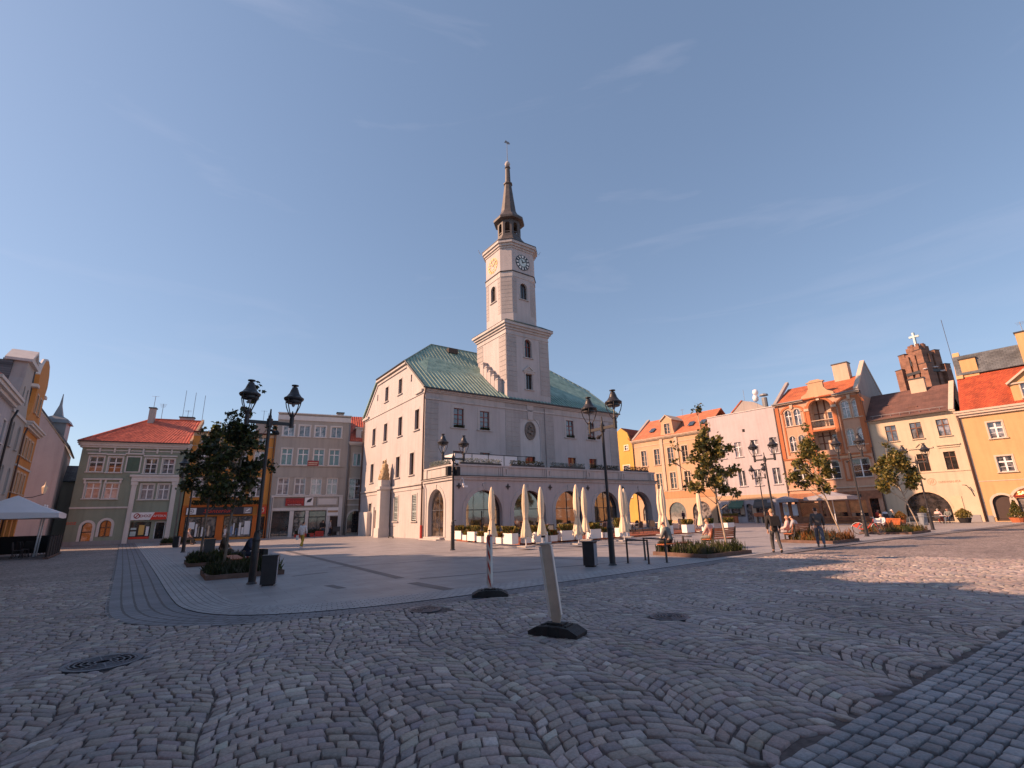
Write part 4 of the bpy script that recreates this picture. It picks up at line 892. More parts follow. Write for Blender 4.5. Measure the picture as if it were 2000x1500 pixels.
b = MB(); b.box(5.02, 6.73, .10, .139, .42, .62, 0); b.box(5.08, 5.55, .12, .139, .7, 1.15, 1); b.box(5.08, 5.55, .12, .139, 1.3, 1.5, 1); b.box(5.75, 6.2, .12, .139, .8, 1.75, 2); b.box(6.35, 6.6, .12, .139, .7, 1.6, 3); b.build('display', ['sign_red', 'clock_pale', 'gold_paint', 'sign_white'], o)
b = MB(); b.box(7.05, 7.95, .16, .2, .1, 2.05); o = b.build('shop_door', 'glass_dark', t); b = MB(); b.plate(rect(7.052, 7.948, .1, 2.048), [rect(7.13, 7.87, .2, 1.97)], .10, .155); b.build('door_frame', 'white_paint', o)
s = thing('pharmacy_sign', 'white and red pharmacy fascia sign reading DOZ APTEKA on the green house', 'sign', ROW_A + az(ROW_AZ) * 0, ROW_RZ)
b = MB(); b.box(5.03, 8.02, -.26, -.02, 2.24, 2.98, 0); b.build('panel', 'sign_white', s)
b = MB(); b.plate([(6.62, 2.245), (8.015, 2.245), (8.015, 2.975), (6.95, 2.975)], [], -.268, -.261); b.build('red_panel', 'sign_red', s)
text_mesh('DOZ', .36, 'sign_darkred', s, I4, 6.22, 2.62, -.275, .02, sx=1.25); text_mesh('APTEKA', .30, 'sign_white', s, I4, 7.40, 2.60, -.28, .02, sx=1.0)
b = MB(); P = [(5.45, 2.75), (5.6, 2.90), (5.7, 2.80), (5.62, 2.72), (5.74, 2.60), (5.64, 2.50), (5.52, 2.62), (5.40, 2.42), (5.28, 2.52), (5.36, 2.62)]
b.plate(ell(5.5, 2.64, .26, .26, 14), [ell(5.5, 2.64, .19, .19, 14)], -.272, -.262); b.plate([(5.36, 2.5), (5.42, 2.45), (5.66, 2.78), (5.6, 2.84)], [], -.275, -.262); b.build('emblem', 'sign_darkred', s)
text_mesh('DOZ', .34, 'sign_red', t, I4, .38, 2.05, -.02, .02)
rf = MB(); ez = 9.95; e0 = -.45
corrugated(rf, (-.3, e0, ez), (9.0, e0, ez), (9.0, 4.4, 13.3), (4.2, 4.4, 13.3), .27, .05, 4)
corrugated(rf, (-.3, 9.6, ez), (-.3, e0, ez), (4.2, 4.4, 13.3), (4.2, 5.2, 13.3), .27, .04, 3); rf.quad((9.0, 9.8, ez), (-.3, 9.8, ez), (4.2, 4.45, 13.3), (9.0, 4.45, 13.3))
rf.tube([(4.2, 4.4, 13.34), (9.0, 4.4, 13.34)], .10, 6); rf.tube([(-.3, e0, ez + .06), (4.2, 4.4, 13.34)], .10, 6)
roof = rf.build('roof', 'pantile', t)
b = MB(); b.box(9.0, 9.22, -.2, 9.9, 9.76, 10.2); b.slab([(9.0, -.4, 10.3), (9.22, -.4, 10.3), (9.22, 4.5, 13.55), (9.0, 4.5, 13.55)], .5); b.build('fire_wall', 'pale_orange', t)
b = MB(); b.box(-.35, 9.0, -.62, -.45, 9.93, 10.02); b.build('gutter', 'dark_metal', t)
chimney(t, 4.0, 4.55, 3.5, 4.1, 12.0, 14.4); chimney(t, 6.7, 8.1, 4.8, 5.4, 12.5, 13.75)
aerial(t, 4.3, 3.8, 14.4, 1.5, 1, 'sign_grey'); aerial(t, 5.0, 4.5, 13.3, 1.9); aerial(t, 6.9, 5.1, 13.7, 3.4, 0); aerial(t, 7.9, 5.1, 13.7, 3.2, 0); aerial(t, 7.4, 5.1, 13.8, .9, 2); aerial(t, 8.9, 5.0, 12.6, 4.0, 0)
downpipe(t, [(8.85, -.3, 9.8), (8.9, -.1, 9.2), (8.9, -.1, .0)], .06, 'pipe_grey')

# --- orange shop house
t = rowthing('shop_house', 'orange terraced house with a wide dark shopfront between the green and grey houses', 9.24)
W = 8.0
up = [(k, 10.2, .85, .95) for k in (1.2, 3.0, 4.75, 6.7)]; mid = [(k, 7.5, 1.05, 1.95) for k in (1.2, 3.0, 4.75, 6.55)]; lo = [(k, 4.5, 1.1, 1.9) for k in (1.2, 3.0, 4.9, 6.6)]
shop = [rect(.35, 3.2, .25, 2.45), rect(3.85, 6.55, .25, 2.45), rect(7.0, 7.75, .1, 2.35)]
shell(t, W, 11.35, wholes(up + mid + lo) + shop, 'orange_plaster', dep=9)
win_rows(t, up, tr=0, trim=.12, trim_m='pale_orange'); win_rows(t, mid, tr=.68, trim=.14, trim_m='pale_orange', glass='glass_curtain'); win_rows(t, lo, tr=.68, trim=.12, glass='glass_curtain')
b = MB(); b.box(-.0, W, -.10, 0, 10.95, 11.3); b.box(.0, W, -.05, 0, 9.85, 9.95)
for u, z, wd, ht in mid: b.box(u - .75, u + .75, -.12, 0, z + ht + .2, z + ht + .34)
b.build('cornice', 'pale_orange', t)
b = MB(); b.box(-.05, W + .02, -.22, 9, 11.352, 11.47); b.build('roof', 'tile_dark', t)
b = MB(); b.box(0, .33, -.1, -.003, 0, 3.6); b.box(3.22, 3.83, -.1, -.003, 0, 2.5); b.box(6.57, 6.98, -.1, -.003, 0, 2.5); b.box(7.77, W, -.1, -.003, 0, 3.6); b.box(.33, 7.77, -.12, -.003, 3.42, 3.62); b.build('pilaster', 'burnt_orange', t)
b = MB()
random.seed(5)
for k in range(700): 
    x = random.uniform(.6, 7.4); y = random.uniform(-.35, -.12); z = 3.64 + random.random() * .42; s = random.uniform(.05, .10); b.add([(x - s, y, z), (x, y - s, z + s), (x + s, y, z + s * .3), (x, y, z - s * .6)], [(0, 1, 2, 3)])
b.build('balcony_plants', 'leaf_dark', t)
for k, (a, c) in enumerate(((.35, 3.2), (3.85, 6.55))):
    b = MB(); b.box(a, c, .16, .2, .25, 2.45); o = b.build('shop_window', 'glass_shop', t); random.seed(20 + k); b = MB()
    for j in range(9):
        x = a + .15 + j * (c - a - .3) / 9; hh = random.uniform(.5, 1.25); mI = random.randrange(4); b.box(x, x + random.uniform(.1, .26), .135, .159, .4 + random.random() * .2, .5 + hh, mI)
    b.box(a + .4 if k == 0 else c - .7, a + .9 if k == 0 else c - .15, .10, .13, 1.2 if k == 0 else .5, 1.9, 3); b.build('display', ['cloth_char', 'cloth_blue', 'canvas_beige', 'sign_white'], o)
    b = MB(); b.plate(rect(a + .002, c - .002, .252, 2.448), [rect(a + .06, (a + c) / 2 - .04, .32, 2.38), rect((a + c) / 2 + .04, c - .06, .32, 2.38)], .08, .134); b.build('shop_frame', 'dark_metal', o)
b = MB(); b.box(7.0, 7.75, .16, .2, .1, 2.35); b.build('shop_door', 'glass_dark', t)
s = thing('shop_sign', 'dark fascia sign with red script lettering above the orange shopfront', 'sign', t.location, ROW_RZ)
b = MB(); b.box(.36, 6.5, -.24, -.13, 2.62, 3.38); b.build('panel', 'sign_dark', s); text_mesh('Stanterium', .56, 'sign_red', s, I4, 3.3, 2.98, -.26, .04, shear=.25, sx=1.12)
b = MB(); b.box(.42, 1.28, -.27, -.242, 2.68, 3.32, 0); b.plate(ell(.85, 3.0, .24, .24, 18), [ell(.85, 3.0, .17, .17, 18)], -.285, -.272, 1); b.plate(ell(.85, 3.0, .10, .10, 12), [], -.285, -.272, 1)
b.box(5.65, 6.4, -.27, -.242, 2.68, 3.32, 1); b.plate([(5.85, 2.95), (6.2, 3.22), (6.25, 3.12), (5.95, 2.9)], [], -.285, -.272, 0); b.box(5.8, 6.3, -.285, -.272, 2.74, 2.8, 0); b.build('emblem', ['sign_white', 'sign_grey'], s)
s = thing('square_shop_sign', 'small square red sign above the narrow door of the orange shop', 'sign', t.location, ROW_RZ)
b = MB(); b.box(6.98, 7.78, -.25, -.11, 2.6, 3.4); b.build('panel', 'sign_red', s); b = MB(); b.plate(ell(7.38, 3.0, .25, .25, 16), [ell(7.38, 3.0, .17, .17, 16)], -.265, -.252); b.box(7.2, 7.6, -.265, -.252, 3.2, 3.27); b.build('emblem', 'canvas_cream', s)
chimney(t, 2.2, 3.2, 3, 3.6, 11.48, 12.2, 'zinc'); chimney(t, 5.6, 7.2, 2.4, 3.2, 11.48, 13.1); aerial(t, 6.3, 2.8, 13.1, 1.6, 1); aerial(t, 6.8, 2.8, 13.1, 1.3, 0); chimney(t, 7.4, 7.9, 3.2, 3.8, 11.48, 13.5, 'pale_orange')
downpipe(t, [(W - .1, -.15, 11.3), (W - .1, -.1, 10.9), (W - .1, -.1, 0)], .055, 'pipe_brown')

# --- grey house with the white shopfront
t = rowthing('grey_house', 'plain grey four storey house with a pale shopfront next to the orange house', 17.28)
W = 8.05
r3 = [(k, 11.3, 1.15, 1.3) for k in (1.22, 2.92, 4.66, 6.45)]; r2 = [(k, 8.0, 1.1, 1.85) for k in (1.28, 3.0, 4.7, 6.42)]; r1 = [(k, 4.68, 1.08, 1.8) for k in (1.2, 2.95, 4.68, 6.4)]
shop = [rect(.42, 2.15, .2, 2.85), rect(2.6, 3.78, .2, 2.85), rect(4.15, 6.0, .2, 2.85), rect(6.45, 7.3, .1, 2.15)]
shell(t, W, 13.95, wholes(r3 + r2 + r1) + shop, 'grey_plaster', dep=9)
win_rows(t, r3, tr=0, trim=.13, trim_m='white_trim', bars=.05, glass='glass'); win_rows(t, r2, tr=.66, trim=.10, trim_m='white_trim', glass='glass_green', bars=.055); win_rows(t, r1, tr=.64, trim=.07, trim_m='white_trim', glass='glass_curtain', bars=.055)
b = MB(); b.box(-.02, W + .02, -.10, 0, 13.2, 13.75); b.box(-.06, W + .06, -.18, .3, 13.952, 14.06); b.build('cornice', 'white_trim', t)
b = MB(); b.box(.2, 7.55, -.10, 0, 7.80, 7.93); b.box(.4, 7.5, -.06, 0, 6.56, 6.68); b.build('string_course', 'grey_plaster', t)
b = MB(); b.box(.15, 7.7, -.16, 0, 4.40, 4.56); b.box(7.3, 7.7, -.10, -.003, 0, 4.4); b.box(.15, .40, -.10, -.003, 0, 4.4); b.box(2.17, 2.58, -.06, -.003, 0, 2.86); b.box(3.8, 4.13, -.06, -.003, 0, 2.86); b.box(6.02, 6.43, -.06, -.003, 0, 2.86); b.box(.40, 7.3, -.05, -.003, 2.9, 3.2); b.build('shop_surround', 'white_trim', t)
for k, (a, c) in enumerate(((.42, 2.15), (2.6, 3.78), (4.15, 6.0))):
    b = MB(); b.box(a, c, .15, .19, .2, 2.85); o = b.build('shop_window', 'glass_shop', t)
    b = MB(); b.plate(rect(a + .002, c - .002, .202, 2.848), [rect(a + .07, (a + c) / 2 - .03, .28, 2.1), rect((a + c) / 2 + .03, c - .07, .28, 2.1), rect(a + .07, c - .07, 2.2, 2.77)], .08, .145); b.build('shop_frame', 'dark_metal', o)
b = MB(); b.box(6.45, 7.3, .16, .2, .1, 2.15); b.build('door', 'dark_wood', t)
s = thing('red_shop_sign', 'red lettered shop sign above the pale shopfront of the grey house', 'sign', t.location, ROW_RZ)
b = MB(); b.box(1.62, 3.55, -.16, -.05, 3.42, 4.25); b.build('panel', 'sign_darkred', s); text_mesh('Deklera', .50, 'sign_red', s, I4, 2.58, 3.86, -.19, .05, sx=1.12); text_mesh('KAWA & MARZEN', .17, 'sign_white', s, I4, 2.58, 3.51, -.18, .03)
s = thing('leaf_sign', 'square white sign with one dark leaf beside the red lettering', 'sign', t.location, ROW_RZ)
b = MB(); b.box(3.6, 4.5, -.15, -.05, 3.42, 4.32); b.build('panel', 'sign_white', s); b = MB(); b.plate([(3.8, 3.78), (3.9, 4.0), (4.1, 4.15), (4.4, 4.26), (4.32, 4.0), (4.2, 3.8), (4.0, 3.78)], [], -.165, -.152); b.build('emblem', 'sign_dark', s)
s = thing('pale_sign', 'long pale blank signboard over the door end of the grey house shopfront', 'sign', t.location, ROW_RZ); b = MB(); b.box(4.95, 7.15, -.14, -.05, 3.42, 4.28); b.build('panel', 'white_trim', s); b = MB(); b.plate(rect(5.0, 7.1, 3.47, 4.23), [rect(5.05, 7.05, 3.52, 4.18)], -.15, -.142); b.build('border', 'grey_plaster', s)
s = thing('gold_striped_sign', 'small white sign with a gold stripe above the grey house door', 'sign', t.location, ROW_RZ); b = MB(); b.box(6.1, 7.3, -.14, -.055, 2.25, 3.15); b.build('panel', 'sign_white', s); b = MB(); b.box(6.15, 7.25, -.155, -.142, 2.62, 2.84); b.build('stripe', 'letter_brown', s)
s = thing('balcony_banner', 'dark red banner hung under a first row of green curtained windows', 'banner', t.location, ROW_RZ); b = MB(); b.box(3.55, 4.75, -.14, -.05, 7.9, 8.5); b.build('panel', 'sign_darkred', s); b = MB(); b.box(3.65, 4.6, -.155, -.142, 8.0, 8.08); b.box(3.65, 4.65, -.155, -.142, 8.2, 8.32); b.build('lettering', 'canvas_beige', s)
b = MB(); b.box(0, W, .3, 9, 13.9, 14.0); b.build('roof', 'dark_metal', t); chimney(t, 6.5, 7.3, 2, 2.7, 14.0, 14.75); downpipe(t, [(W - .05, -.1, 13.1), (W - .05, -.1, 0)], .06, 'pipe_grey'); downpipe(t, [(.28, -.22, 4.3), (.28, -.22, 0)], .05, 'pipe_grey')

# --- narrow house by the hall corner
t = rowthing('narrow_house', 'narrow beige house with red roof and dormer squeezed beside the town hall', 25.36)
ws = [(.95, 8.0, .85, 1.5), (.9, 4.1, 1.3, 2.4)]
shell(t, 6.2, 10.75, wholes(ws) + [arch(1.2, .95, .3, 1.8, 12)], 'beige_plaster', dep=9)
window(t, I4, *ws[0], trim=.08, tr=0, glass='glass_green'); window(t, I4, *ws[1], trim=.08, tr=.62, glass='glass', sill=True)
b = MB(); dentil_cornice(b, 0, 6.2, 10.45, 10.85, .4); b.box(0, 6.2, -.08, 0, 3.35, 3.5); b.plate(arch(1.2, 1.15, .3, 1.8, 12), [arch(1.2, .945, .301, 1.8, 12)], -.05, 0); b.build('cornice', 'pale_trim', t)
b = MB(); b.box(.25, 2.15, .16, .2, .3, 2.75); b.build('shop_window', 'glass_dark', t)
b = MB(); corrugated(b, (0, -.4, 10.87), (6.2, -.4, 10.87), (6.2, 4.5, 14.9), (0, 4.5, 14.9), .27, .04, 3); b.quad((6.2, 9.4, 10.87), (0, 9.4, 10.87), (0, 4.55, 14.9), (6.2, 4.55, 14.9)); rf = b.build('roof', 'pantile', t)
b = MB(); b.box(.7, 2.4, .3, 3.2, 11.2, 12.6); b.box(.55, 2.55, .2, 3.3, 12.602, 12.75); d = b.build('dormer', 'pale_trim', t); window(d, frame((0, .3, 0), (1, 0), (0, 1)), 1.6, 11.4, .75, 1.0, rec=-.05, trim=.05, tr=0, sill=False)
downpipe(t, [(.1, -.2, 10.4), (.1, -.08, 10.0), (.1, -.08, 0)], .06, 'pipe_grey')

# ------------------------------------------------------------ houses down the left edge
LEFT_A = Vector((-44.1, 43.6, 0)); LD = Vector((.616, -.788, 0)); LS = .87; LEFT_RZ = math.atan2(.788, -.616)   # facade runs from near to far
def leftthing(name, label, t0, t1, cat='house'):     # local x runs from the near end (t1) to the far end (t0)
    o = thing(name, label, cat, (LEFT_A + LD * t1) * LS, LEFT_RZ); o.scale = (LS,) * 3; return o, t1 - t0
# orange house with the curled gable (far end of the row)
t, W = leftthing('gabled_house', 'orange house with tall curled gable and white cornice at the left edge', 0, 7.2)
f = lambda tt: 7.2 - tt
r2 = [(f(k), 7.75, .85, 1.55) for k in (1.9, 3.6, 5.2, 6.6)]; r1 = [(f(k), 4.85, .85, 1.6) for k in (2.0, 3.6, 5.2, 6.6)]; gw = [(f(2.9), 11.6, .7, 1.5), (f(4.6), 11.6, .7, 1.5)]
gr = [rect(.5, 2.2, .2, 2.7), rect(2.8, 4.4, .2, 2.7), rect(5.0, 6.7, .2, 2.7)]
shell(t, W, 10.0, wholes(r2 + r1) + gr, 'left_orange', dep=8, z0=0)
win_rows(t, r2 + r1, frame_m='white_paint', trim_m='peach_pale', trim=.16, tr=.66, glass='glass_curtain')
g = [(0, 10.0), (W, 10.0), (W, 10.7), (W - .9, 11.2), (W - 1.4, 12.2), (W - 1.5, 13.6), (W - 1.15, 14.6), (W - 1.6, 15.5), (W - 2.4, 16.2), (W / 2, 16.5), (2.4, 16.2), (1.6, 15.5), (1.15, 14.6), (1.5, 13.6), (1.4, 12.2), (.9, 11.2), (0, 10.7)]
b = MB(); b.plate(g, wholes(gw), 0, .3); b.build('gable', 'left_orange', t); win_rows(t, gw, trim_m='peach_pale', trim=.14, tr=.6, frame_m='brown_wood', glass='glass_dark')
b = MB(); dentil_cornice(b, -.05, W + .1, 9.95, 10.45, .5); b.box(0, W, -.1, 0, 6.85, 7.0)
for (p, q) in zip(g[4:12], g[5:13]): b.tube([(p[0], .15, p[1] + .05), (q[0], .15, q[1] + .05)], .16, 6)
b.box(.7, 1.6, -.1, .35, 13.5, 13.75); b.box(W - 1.6, W - .7, -.1, .35, 13.5, 13.75); b.build('cornice', 'pale_trim', t)
b = MB(); b.slab([(.2, .3, 10.2), (W / 2, .3, 15.6), (W / 2, 8, 15.6), (.2, 8, 10.2)], .15); b.slab([(W / 2 + .01, .3, 15.6), (W - .2, .3, 10.2), (W - .2, 8, 10.2), (W / 2 + .01, 8, 15.6)], .15); b.box(1.6, W - 1.6, .31, 2.5, 12.5, 15.9); b.build('roof', 'slate', t)
b = MB(); b.box(.02, W - .02, -.12, -.003, 3.0, 3.6); b.build('fascia', 'brown_wood', t); b = MB()
for a, c in ((.5, 2.2), (2.8, 4.4), (5.0, 6.7)): b.box(a, c, .2, .25, .2, 2.7)
b.build('shop_window', 'glass_shop', t); downpipe(t, [(.05, -.2, 9.9), (.05, -.12, 9.4), (.05, -.12, 0)], .06)

# grey house with the pedimented gable
t, W = leftthing('pediment_house', 'pale grey house with a narrow pedimented gable beside the orange gable', 7.25, 13.0)
W -= .003; f = lambda tt: 13.0 - tt
r2 = [(f(8.9), 7.9, .75, 1.8, dict(arched=True)), (f(11.4), 7.9, .75, 1.8, dict(arched=True))]; r1 = [(f(8.9), 4.6, .75, 1.9, dict(arched=True)), (f(11.4), 4.6, .75, 1.9, dict(arched=True))]; gw = [(f(9.2), 11.3, .5, 1.3, dict(arched=True)), (f(10.6), 11.3, .5, 1.3, dict(arched=True))]
shell(t, W, 10.3, wholes(r2 + r1) + [rect(.6, 2.4, .2, 2.6), rect(3.2, 5.0, .2, 2.6)], 'stone_grey', dep=8); win_rows(t, r2 + r1, trim=.06, trim_m='stone_grey', tr=.62, frame_m='white_paint', glass='glass')
g = [(0, 10.3), (W, 10.3), (W - .6, 11.3), (W - 1.3, 13.0), (W - 1.5, 14.3), (1.5, 14.3), (1.3, 13.0), (.6, 11.3)]
b = MB(); b.plate(g, wholes(gw), 0, .8); b.build('gable', 'stone_grey', t); win_rows(t, gw, trim=0, tr=0, cols=1, glass='glass_dark', sill=False)
b = MB(); b.box(1.25, W - 1.25, -.22, 1.3, 14.302, 14.5); b.plate([(1.25, 14.5), (W - 1.25, 14.5), (W / 2, 15.55)], [[(1.8, 14.62), (W - 1.8, 14.62), (W / 2, 15.3)]], -.22, 1.3); b.plate([(1.7, 14.6), (W - 1.7, 14.6), (W / 2, 15.4)], [], -.05, 1.2); b.box(0, W, -.1, 0, 10.2, 10.4); b.build('cornice', 'pale_trim', t)
b = MB(); b.slab([(.1, .8, 10.4), (W / 2, .8, 14.0), (W / 2, 8, 14.0), (.1, 8, 10.4)], .15); b.slab([(W / 2 + .01, .8, 14.0), (W - .1, .8, 10.4), (W - .1, 8, 10.4), (W / 2 + .01, 8, 14.0)], .15); b.box(1.3, W - 1.3, .81, 3.0, 11.5, 14.25); b.build('roof', 'slate', t)
b = MB(); b.box(.6, 2.4, .2, .25, .2, 2.6); b.box(3.2, 5.0, .2, .25, .2, 2.6); b.build('shop_window', 'glass_shop', t); downpipe(t, [(.04, -.3, 10.3), (.04, -.12, 9.6), (.04, -.12, 0)], .07, 'dark_metal')

# lavender house, mostly outside the picture, and unseen houses added towards the camera to shade the square
t, W = leftthing('tiled_house', 'lavender house with white eaves and bright red tiles cut by the left picture edge', 13.02, 20.8)
f = lambda tt: 20.8 - tt
rr = [(f(k), z, .85, 1.6) for k in (14.3, 16.4, 18.6) for z in (4.6, 7.7)]
shell(t, W, 10.6, wholes(rr), 'lavender_plaster', dep=8); win_rows(t, rr, trim=.1, tr=.64, glass='glass')
b = MB(); dentil_cornice(b, -.05, W - .1, 10.4, 11.05, .55); b.build('cornice', 'pale_trim', t)
b = MB(); corrugated(b, (0, -.5, 11.06), (W, -.5, 11.06), (W, 4.0, 13.7), (0, 4.0, 13.7), .27, .05, 4); b.quad((W, 8.2, 11.06), (0, 8.2, 11.06), (0, 4.02, 13.68), (W, 4.02, 13.68)); b.build('roof', 'pantile', t); chimney(t, f(18.8), f(17.3), 2.4, 3.2, 12.0, 15.0, 'stone_grey')
def unseen_row_house(name, label, prof, m, rm, dep=9):
    """left row house added outside the picture for shade: parapet shaped for it by prof [(t, z)...]"""
    t0, t1 = prof[0][0], prof[-1][0]; W = t1 - t0 - .02; t = thing(name, label, 'house', LEFT_A * LS + LD * (t1 - .01), LEFT_RZ); lo = min(p[1] for p in prof); rows = [(1.3 + k * 2.4, z, .9, 1.5) for k in range(int((W - .8) / 2.4)) for z in (1.2, 4.4, 7.4)]
    b = MB(); b.plate([(0, 0), (W, 0)] + [(min(W, max(0, t1 - p[0])), p[1]) for p in prof], wholes(rows), 0, .35); b.box(0, .3, .352, dep, 0, lo - .5); b.box(W - .3, W, .352, dep, 0, lo - .5); b.box(.3, W - .3, dep - .3, dep, 0, lo - .5); b.build('wall', m, t)
    b = MB(); b.slab([(0, .36, lo - .45), (W, .36, lo - .45), (W, 4.5, lo + 1.2), (0, 4.5, lo + 1.2)], .12); b.slab([(W, dep + .3, lo - .45), (0, dep + .3, lo - .45), (0, 4.505, lo + 1.2), (W, 4.505, lo + 1.2)], .12); b.build('roof', rm, t); win_rows(t, rows, trim=.1); return t
unseen_row_house('unseen_cream_house', 'unseen cream house left of the camera, sloping parapet shaped to shade the middle plaza', [(18.2, 11.2), (22, 14.2)], 'cream_plaster', 'tile_red')
unseen_row_house('unseen_sand_house', 'unseen tall sand coloured house left of the camera, stepped parapet shaped for its shadow', [(22, 14.3), (24.4, 16.2), (25.4, 17), (27.0, 18.2), (28.8, 19.1), (30.0, 18.9), (31, 17.3), (32.1, 15.9)], 'sand_plaster', 'tile_red')
unseen_row_house('unseen_ochre_house', 'unseen ochre house beside the camera, two small gables shaped for their shadow tips', [(32.2, 15.9), (32.3, 16.7), (32.8, 16.9), (33.5, 16), (34, 15.4), (35.2, 15.2), (36, 16.2), (36.7, 15.3), (40, 14.9)], 'yellow_plaster', 'tile_red')
unseen_row_house('unseen_white_house', 'unseen white house just behind the camera to the left, added to shade the foreground', [(40, 14.8), (52, 14.5)], 'hall_plaster', 'tile_orange')
unseen_row_house('unseen_brick_house', 'unseen brick coloured house at the near end of the left row, added for shade', [(52, 14), (68, 14)], 'terracotta', 'tile_red')
unseen_row_house('unseen_rear_house', 'unseen grey house closing the left row far behind the camera, added for shade', [(68, 13), (84, 13)], 'grey_plaster', 'tile_red')

# pale houses receding down the side street, seen between the two rows
so = G(66, 1046.5); so.z = 0
t = thing('side_street_house', 'pale pink house with blank gable end down the side street', 'house', LEFT_A * LS + Vector((-6.0, 6.5, 0)) , R(90 - 56))
b = MB(); b.plate([(-9, 0), (1.6, 0), (1.6, 9.3), (-.6, 12.4), (-9, 12.4)], [], 0, .3); b.T = frame((1.6, 0, 0), (-.10, .995), (-.995, -.10)); b.plate(rect(.0, 11, 0, 9.3), [], 0, .3); b.T = None; b.build('wall', 'pink_plaster', t)
b = MB(); b.slab([(2.0, -.1, 9.25), (.8, 11.2, 9.25), (-2.0, 11.2, 12.9), (-.7, -.1, 12.9)], .15); b.build('roof', 'slate', t)
b = MB(); b.box(-.6, 1.1, 1.6, 3.6, 9.8, 11.7); b.lathe([(1.6, 11.7), (1.3, 12.1), (.5, 12.5), (.15, 13.6), (.03, 14.8)], 4, (.2, 2.6, 0), ph=R(45)); b.build('dormer', 'zinc', t)
t = thing('far_street_house', 'low cream house with dark mansard at the end of the side street', 'house', LEFT_A * LS + Vector((-2.6, 17.0, 0)), R(90 - 56))
b = MB(); b.box(-8, 1.6, 0, 9, 0, 6.4); b.build('wall', 'beige_plaster', t); b = MB(); b.slab([(-8, -.3, 6.4), (1.9, -.3, 6.4), (1.0, 2, 8.2), (-8, 2, 8.2)], .15); b.box(-8, 1.0, 2, 8, 6.4, 8.15); b.build('roof', 'slate', t)
for k in range(3): window(t, I4, -6 + k * 2.6, 3.4, .9, 1.5, rec=-.02, trim=.1)

# ------------------------------------------------------------ sunlit right-hand row
RG_Y = Vector((46.124, 48.864, 0)); RD = az(141); RG_RZ = math.atan2(RD.y, RD.x)
def rt(name, label, u, cat='house', d=0.): n_ = Vector((-RD.y, RD.x, 0)); return thing(name, label, cat, RG_Y + RD * u + n_ * d, RG_RZ)
def gable_roof(t, x0, x1, ez, ry, rz_, m, y0=-.3, dep=10, corr=False):
    b = MB()
    if corr: corrugated(b, (x0, y0, ez), (x1, y0, ez), (x1, ry, rz_), (x0, ry, rz_), .24, .03, 4)
    else: b.slab([(x0, y0, ez), (x1, y0, ez), (x1, ry, rz_), (x0, ry, rz_)], .10)
    b.slab([(x1, dep, ez), (x0, dep, ez), (x0, ry + .005, rz_), (x1, ry + .005, rz_)], .10); return b.build('roof', m, t)
def gable_end(t, x0, x1, dep, ez, ry, rz_, m):
    b = MB(); b.T = frame((x0, 0, 0), (0, 1), (1, 0)); b.plate([(0, ez - .5), (dep, ez - .5), (dep, ez), (ry, rz_), (0, ez)], [], 0, x1 - x0); return b.build('gable', m, t)

# yellow house with the trattoria (continues beyond the picture)
t = rt('sand_house', 'sand yellow house with steep red tiled roof and pedimented dormer at the right edge', .02)
W = 16.0
r2 = [(k, 7.95, 1.05, 1.6) for k in (2.5, 5.9, 9.3, 12.7)]; r1 = [(k, 4.68, 1.1, 1.5) for k in (2.48, 5.9, 9.3, 12.7)]
gnd = [arch(1.55, .78, .1, 1.75, 12), arch(3.45, 1.25, .1, 1.85, 14), arch(8, 1.2, .1, 1.8, 12), arch(12, 1.2, .1, 1.8, 12)]
shell(t, W, 10.4, wholes(r2 + r1) + gnd, 'sand_plaster', dep=10)
win_rows(t, r2 + r1, trim=.14, trim_m='sand_trim', tr=.64, rows=1, bars=.07, glass='glass', rec=.14)
b = MB(); dentil_cornice(b, -.02, W, 10.35, 11.0, .45); b.box(0, W, -.03, 0, 3.86, 3.93); b.plate(arch(1.55, .98, .45, 1.75, 12), [arch(1.55, .775, .1 + .35, 1.75, 12)], -.05, 0); b.plate(arch(3.45, 1.45, .45, 1.85, 14), [arch(3.45, 1.245, .45, 1.85, 14)], -.05, 0); b.box(.0, .22, -.03, 0, .5, 10.35); b.build('cornice', 'sand_trim', t)
b = MB(); b.box(0.02, .6, -.05, -.003, 0, .62); b.box(2.35, 2.15, -.05, -.003, 0, .62); b.build('plinth', 'plinth', t)
b = MB(); b.box(.7, 2.4, .2, .26, .1, 2.6); b.build('door', 'dark_wood', t)
b = MB(); b.box(2.1, 4.8, .22, .28, .1, 3.2); o = b.build('shop_window', 'glass_shop', t); b = MB(); b.plate(arch(3.45, 1.24, .1, 1.85, 14), [rect(2.5, 3.4, .2, 2.2), rect(3.5, 4.4, .2, 2.2)], .08, .2); b.build('shop_frame', 'warm_wood', o)
b = MB(); b.box(6.8, 13.3, .22, .28, .1, 3.2); b.build('glazing', 'glass_dark', t)
s = thing('trattoria_sign', 'glowing yellow SALUTE lettering over the arched trattoria door', 'sign', t.location, RG_RZ); b = MB(); b.box(2.35, 4.6, -.04, .07, 2.32, 2.42); b.build('bar', 'sign_darkred', s); text_mesh('SALUTE', .44, 'lamp_glow', s, I4, 3.5, 2.62, -.02, .05, sx=1.1)
gable_roof(t, .35, W, 11.02, 4.6, 16.6, 'tile_red', y0=-.35, dep=10.5)
b = MB(); b.box(.4, W, 3.4, 7.5, 14.6, 17.4); b.slab([(.4, 3.1, 15.3), (W, 3.1, 15.3), (W, 3.9, 17.6), (.4, 3.9, 17.6)], .06); b.build('attic', 'slate', t)
chimney(t, .9, 2.2, 3.2, 3.9, 15.0, 17.0, 'sand_plaster'); chimney(t, 5.6, 7.0, 3.0, 3.8, 15.0, 18.6, 'sand_plaster')
b = MB(); b.slab([(.34, 2.9, 14.9), (.9, 2.9, 14.9), (.9, 4.6, 18.2), (.34, 4.6, 18.2)], .5); b.build('fire_wall', 'sand_plaster', t)
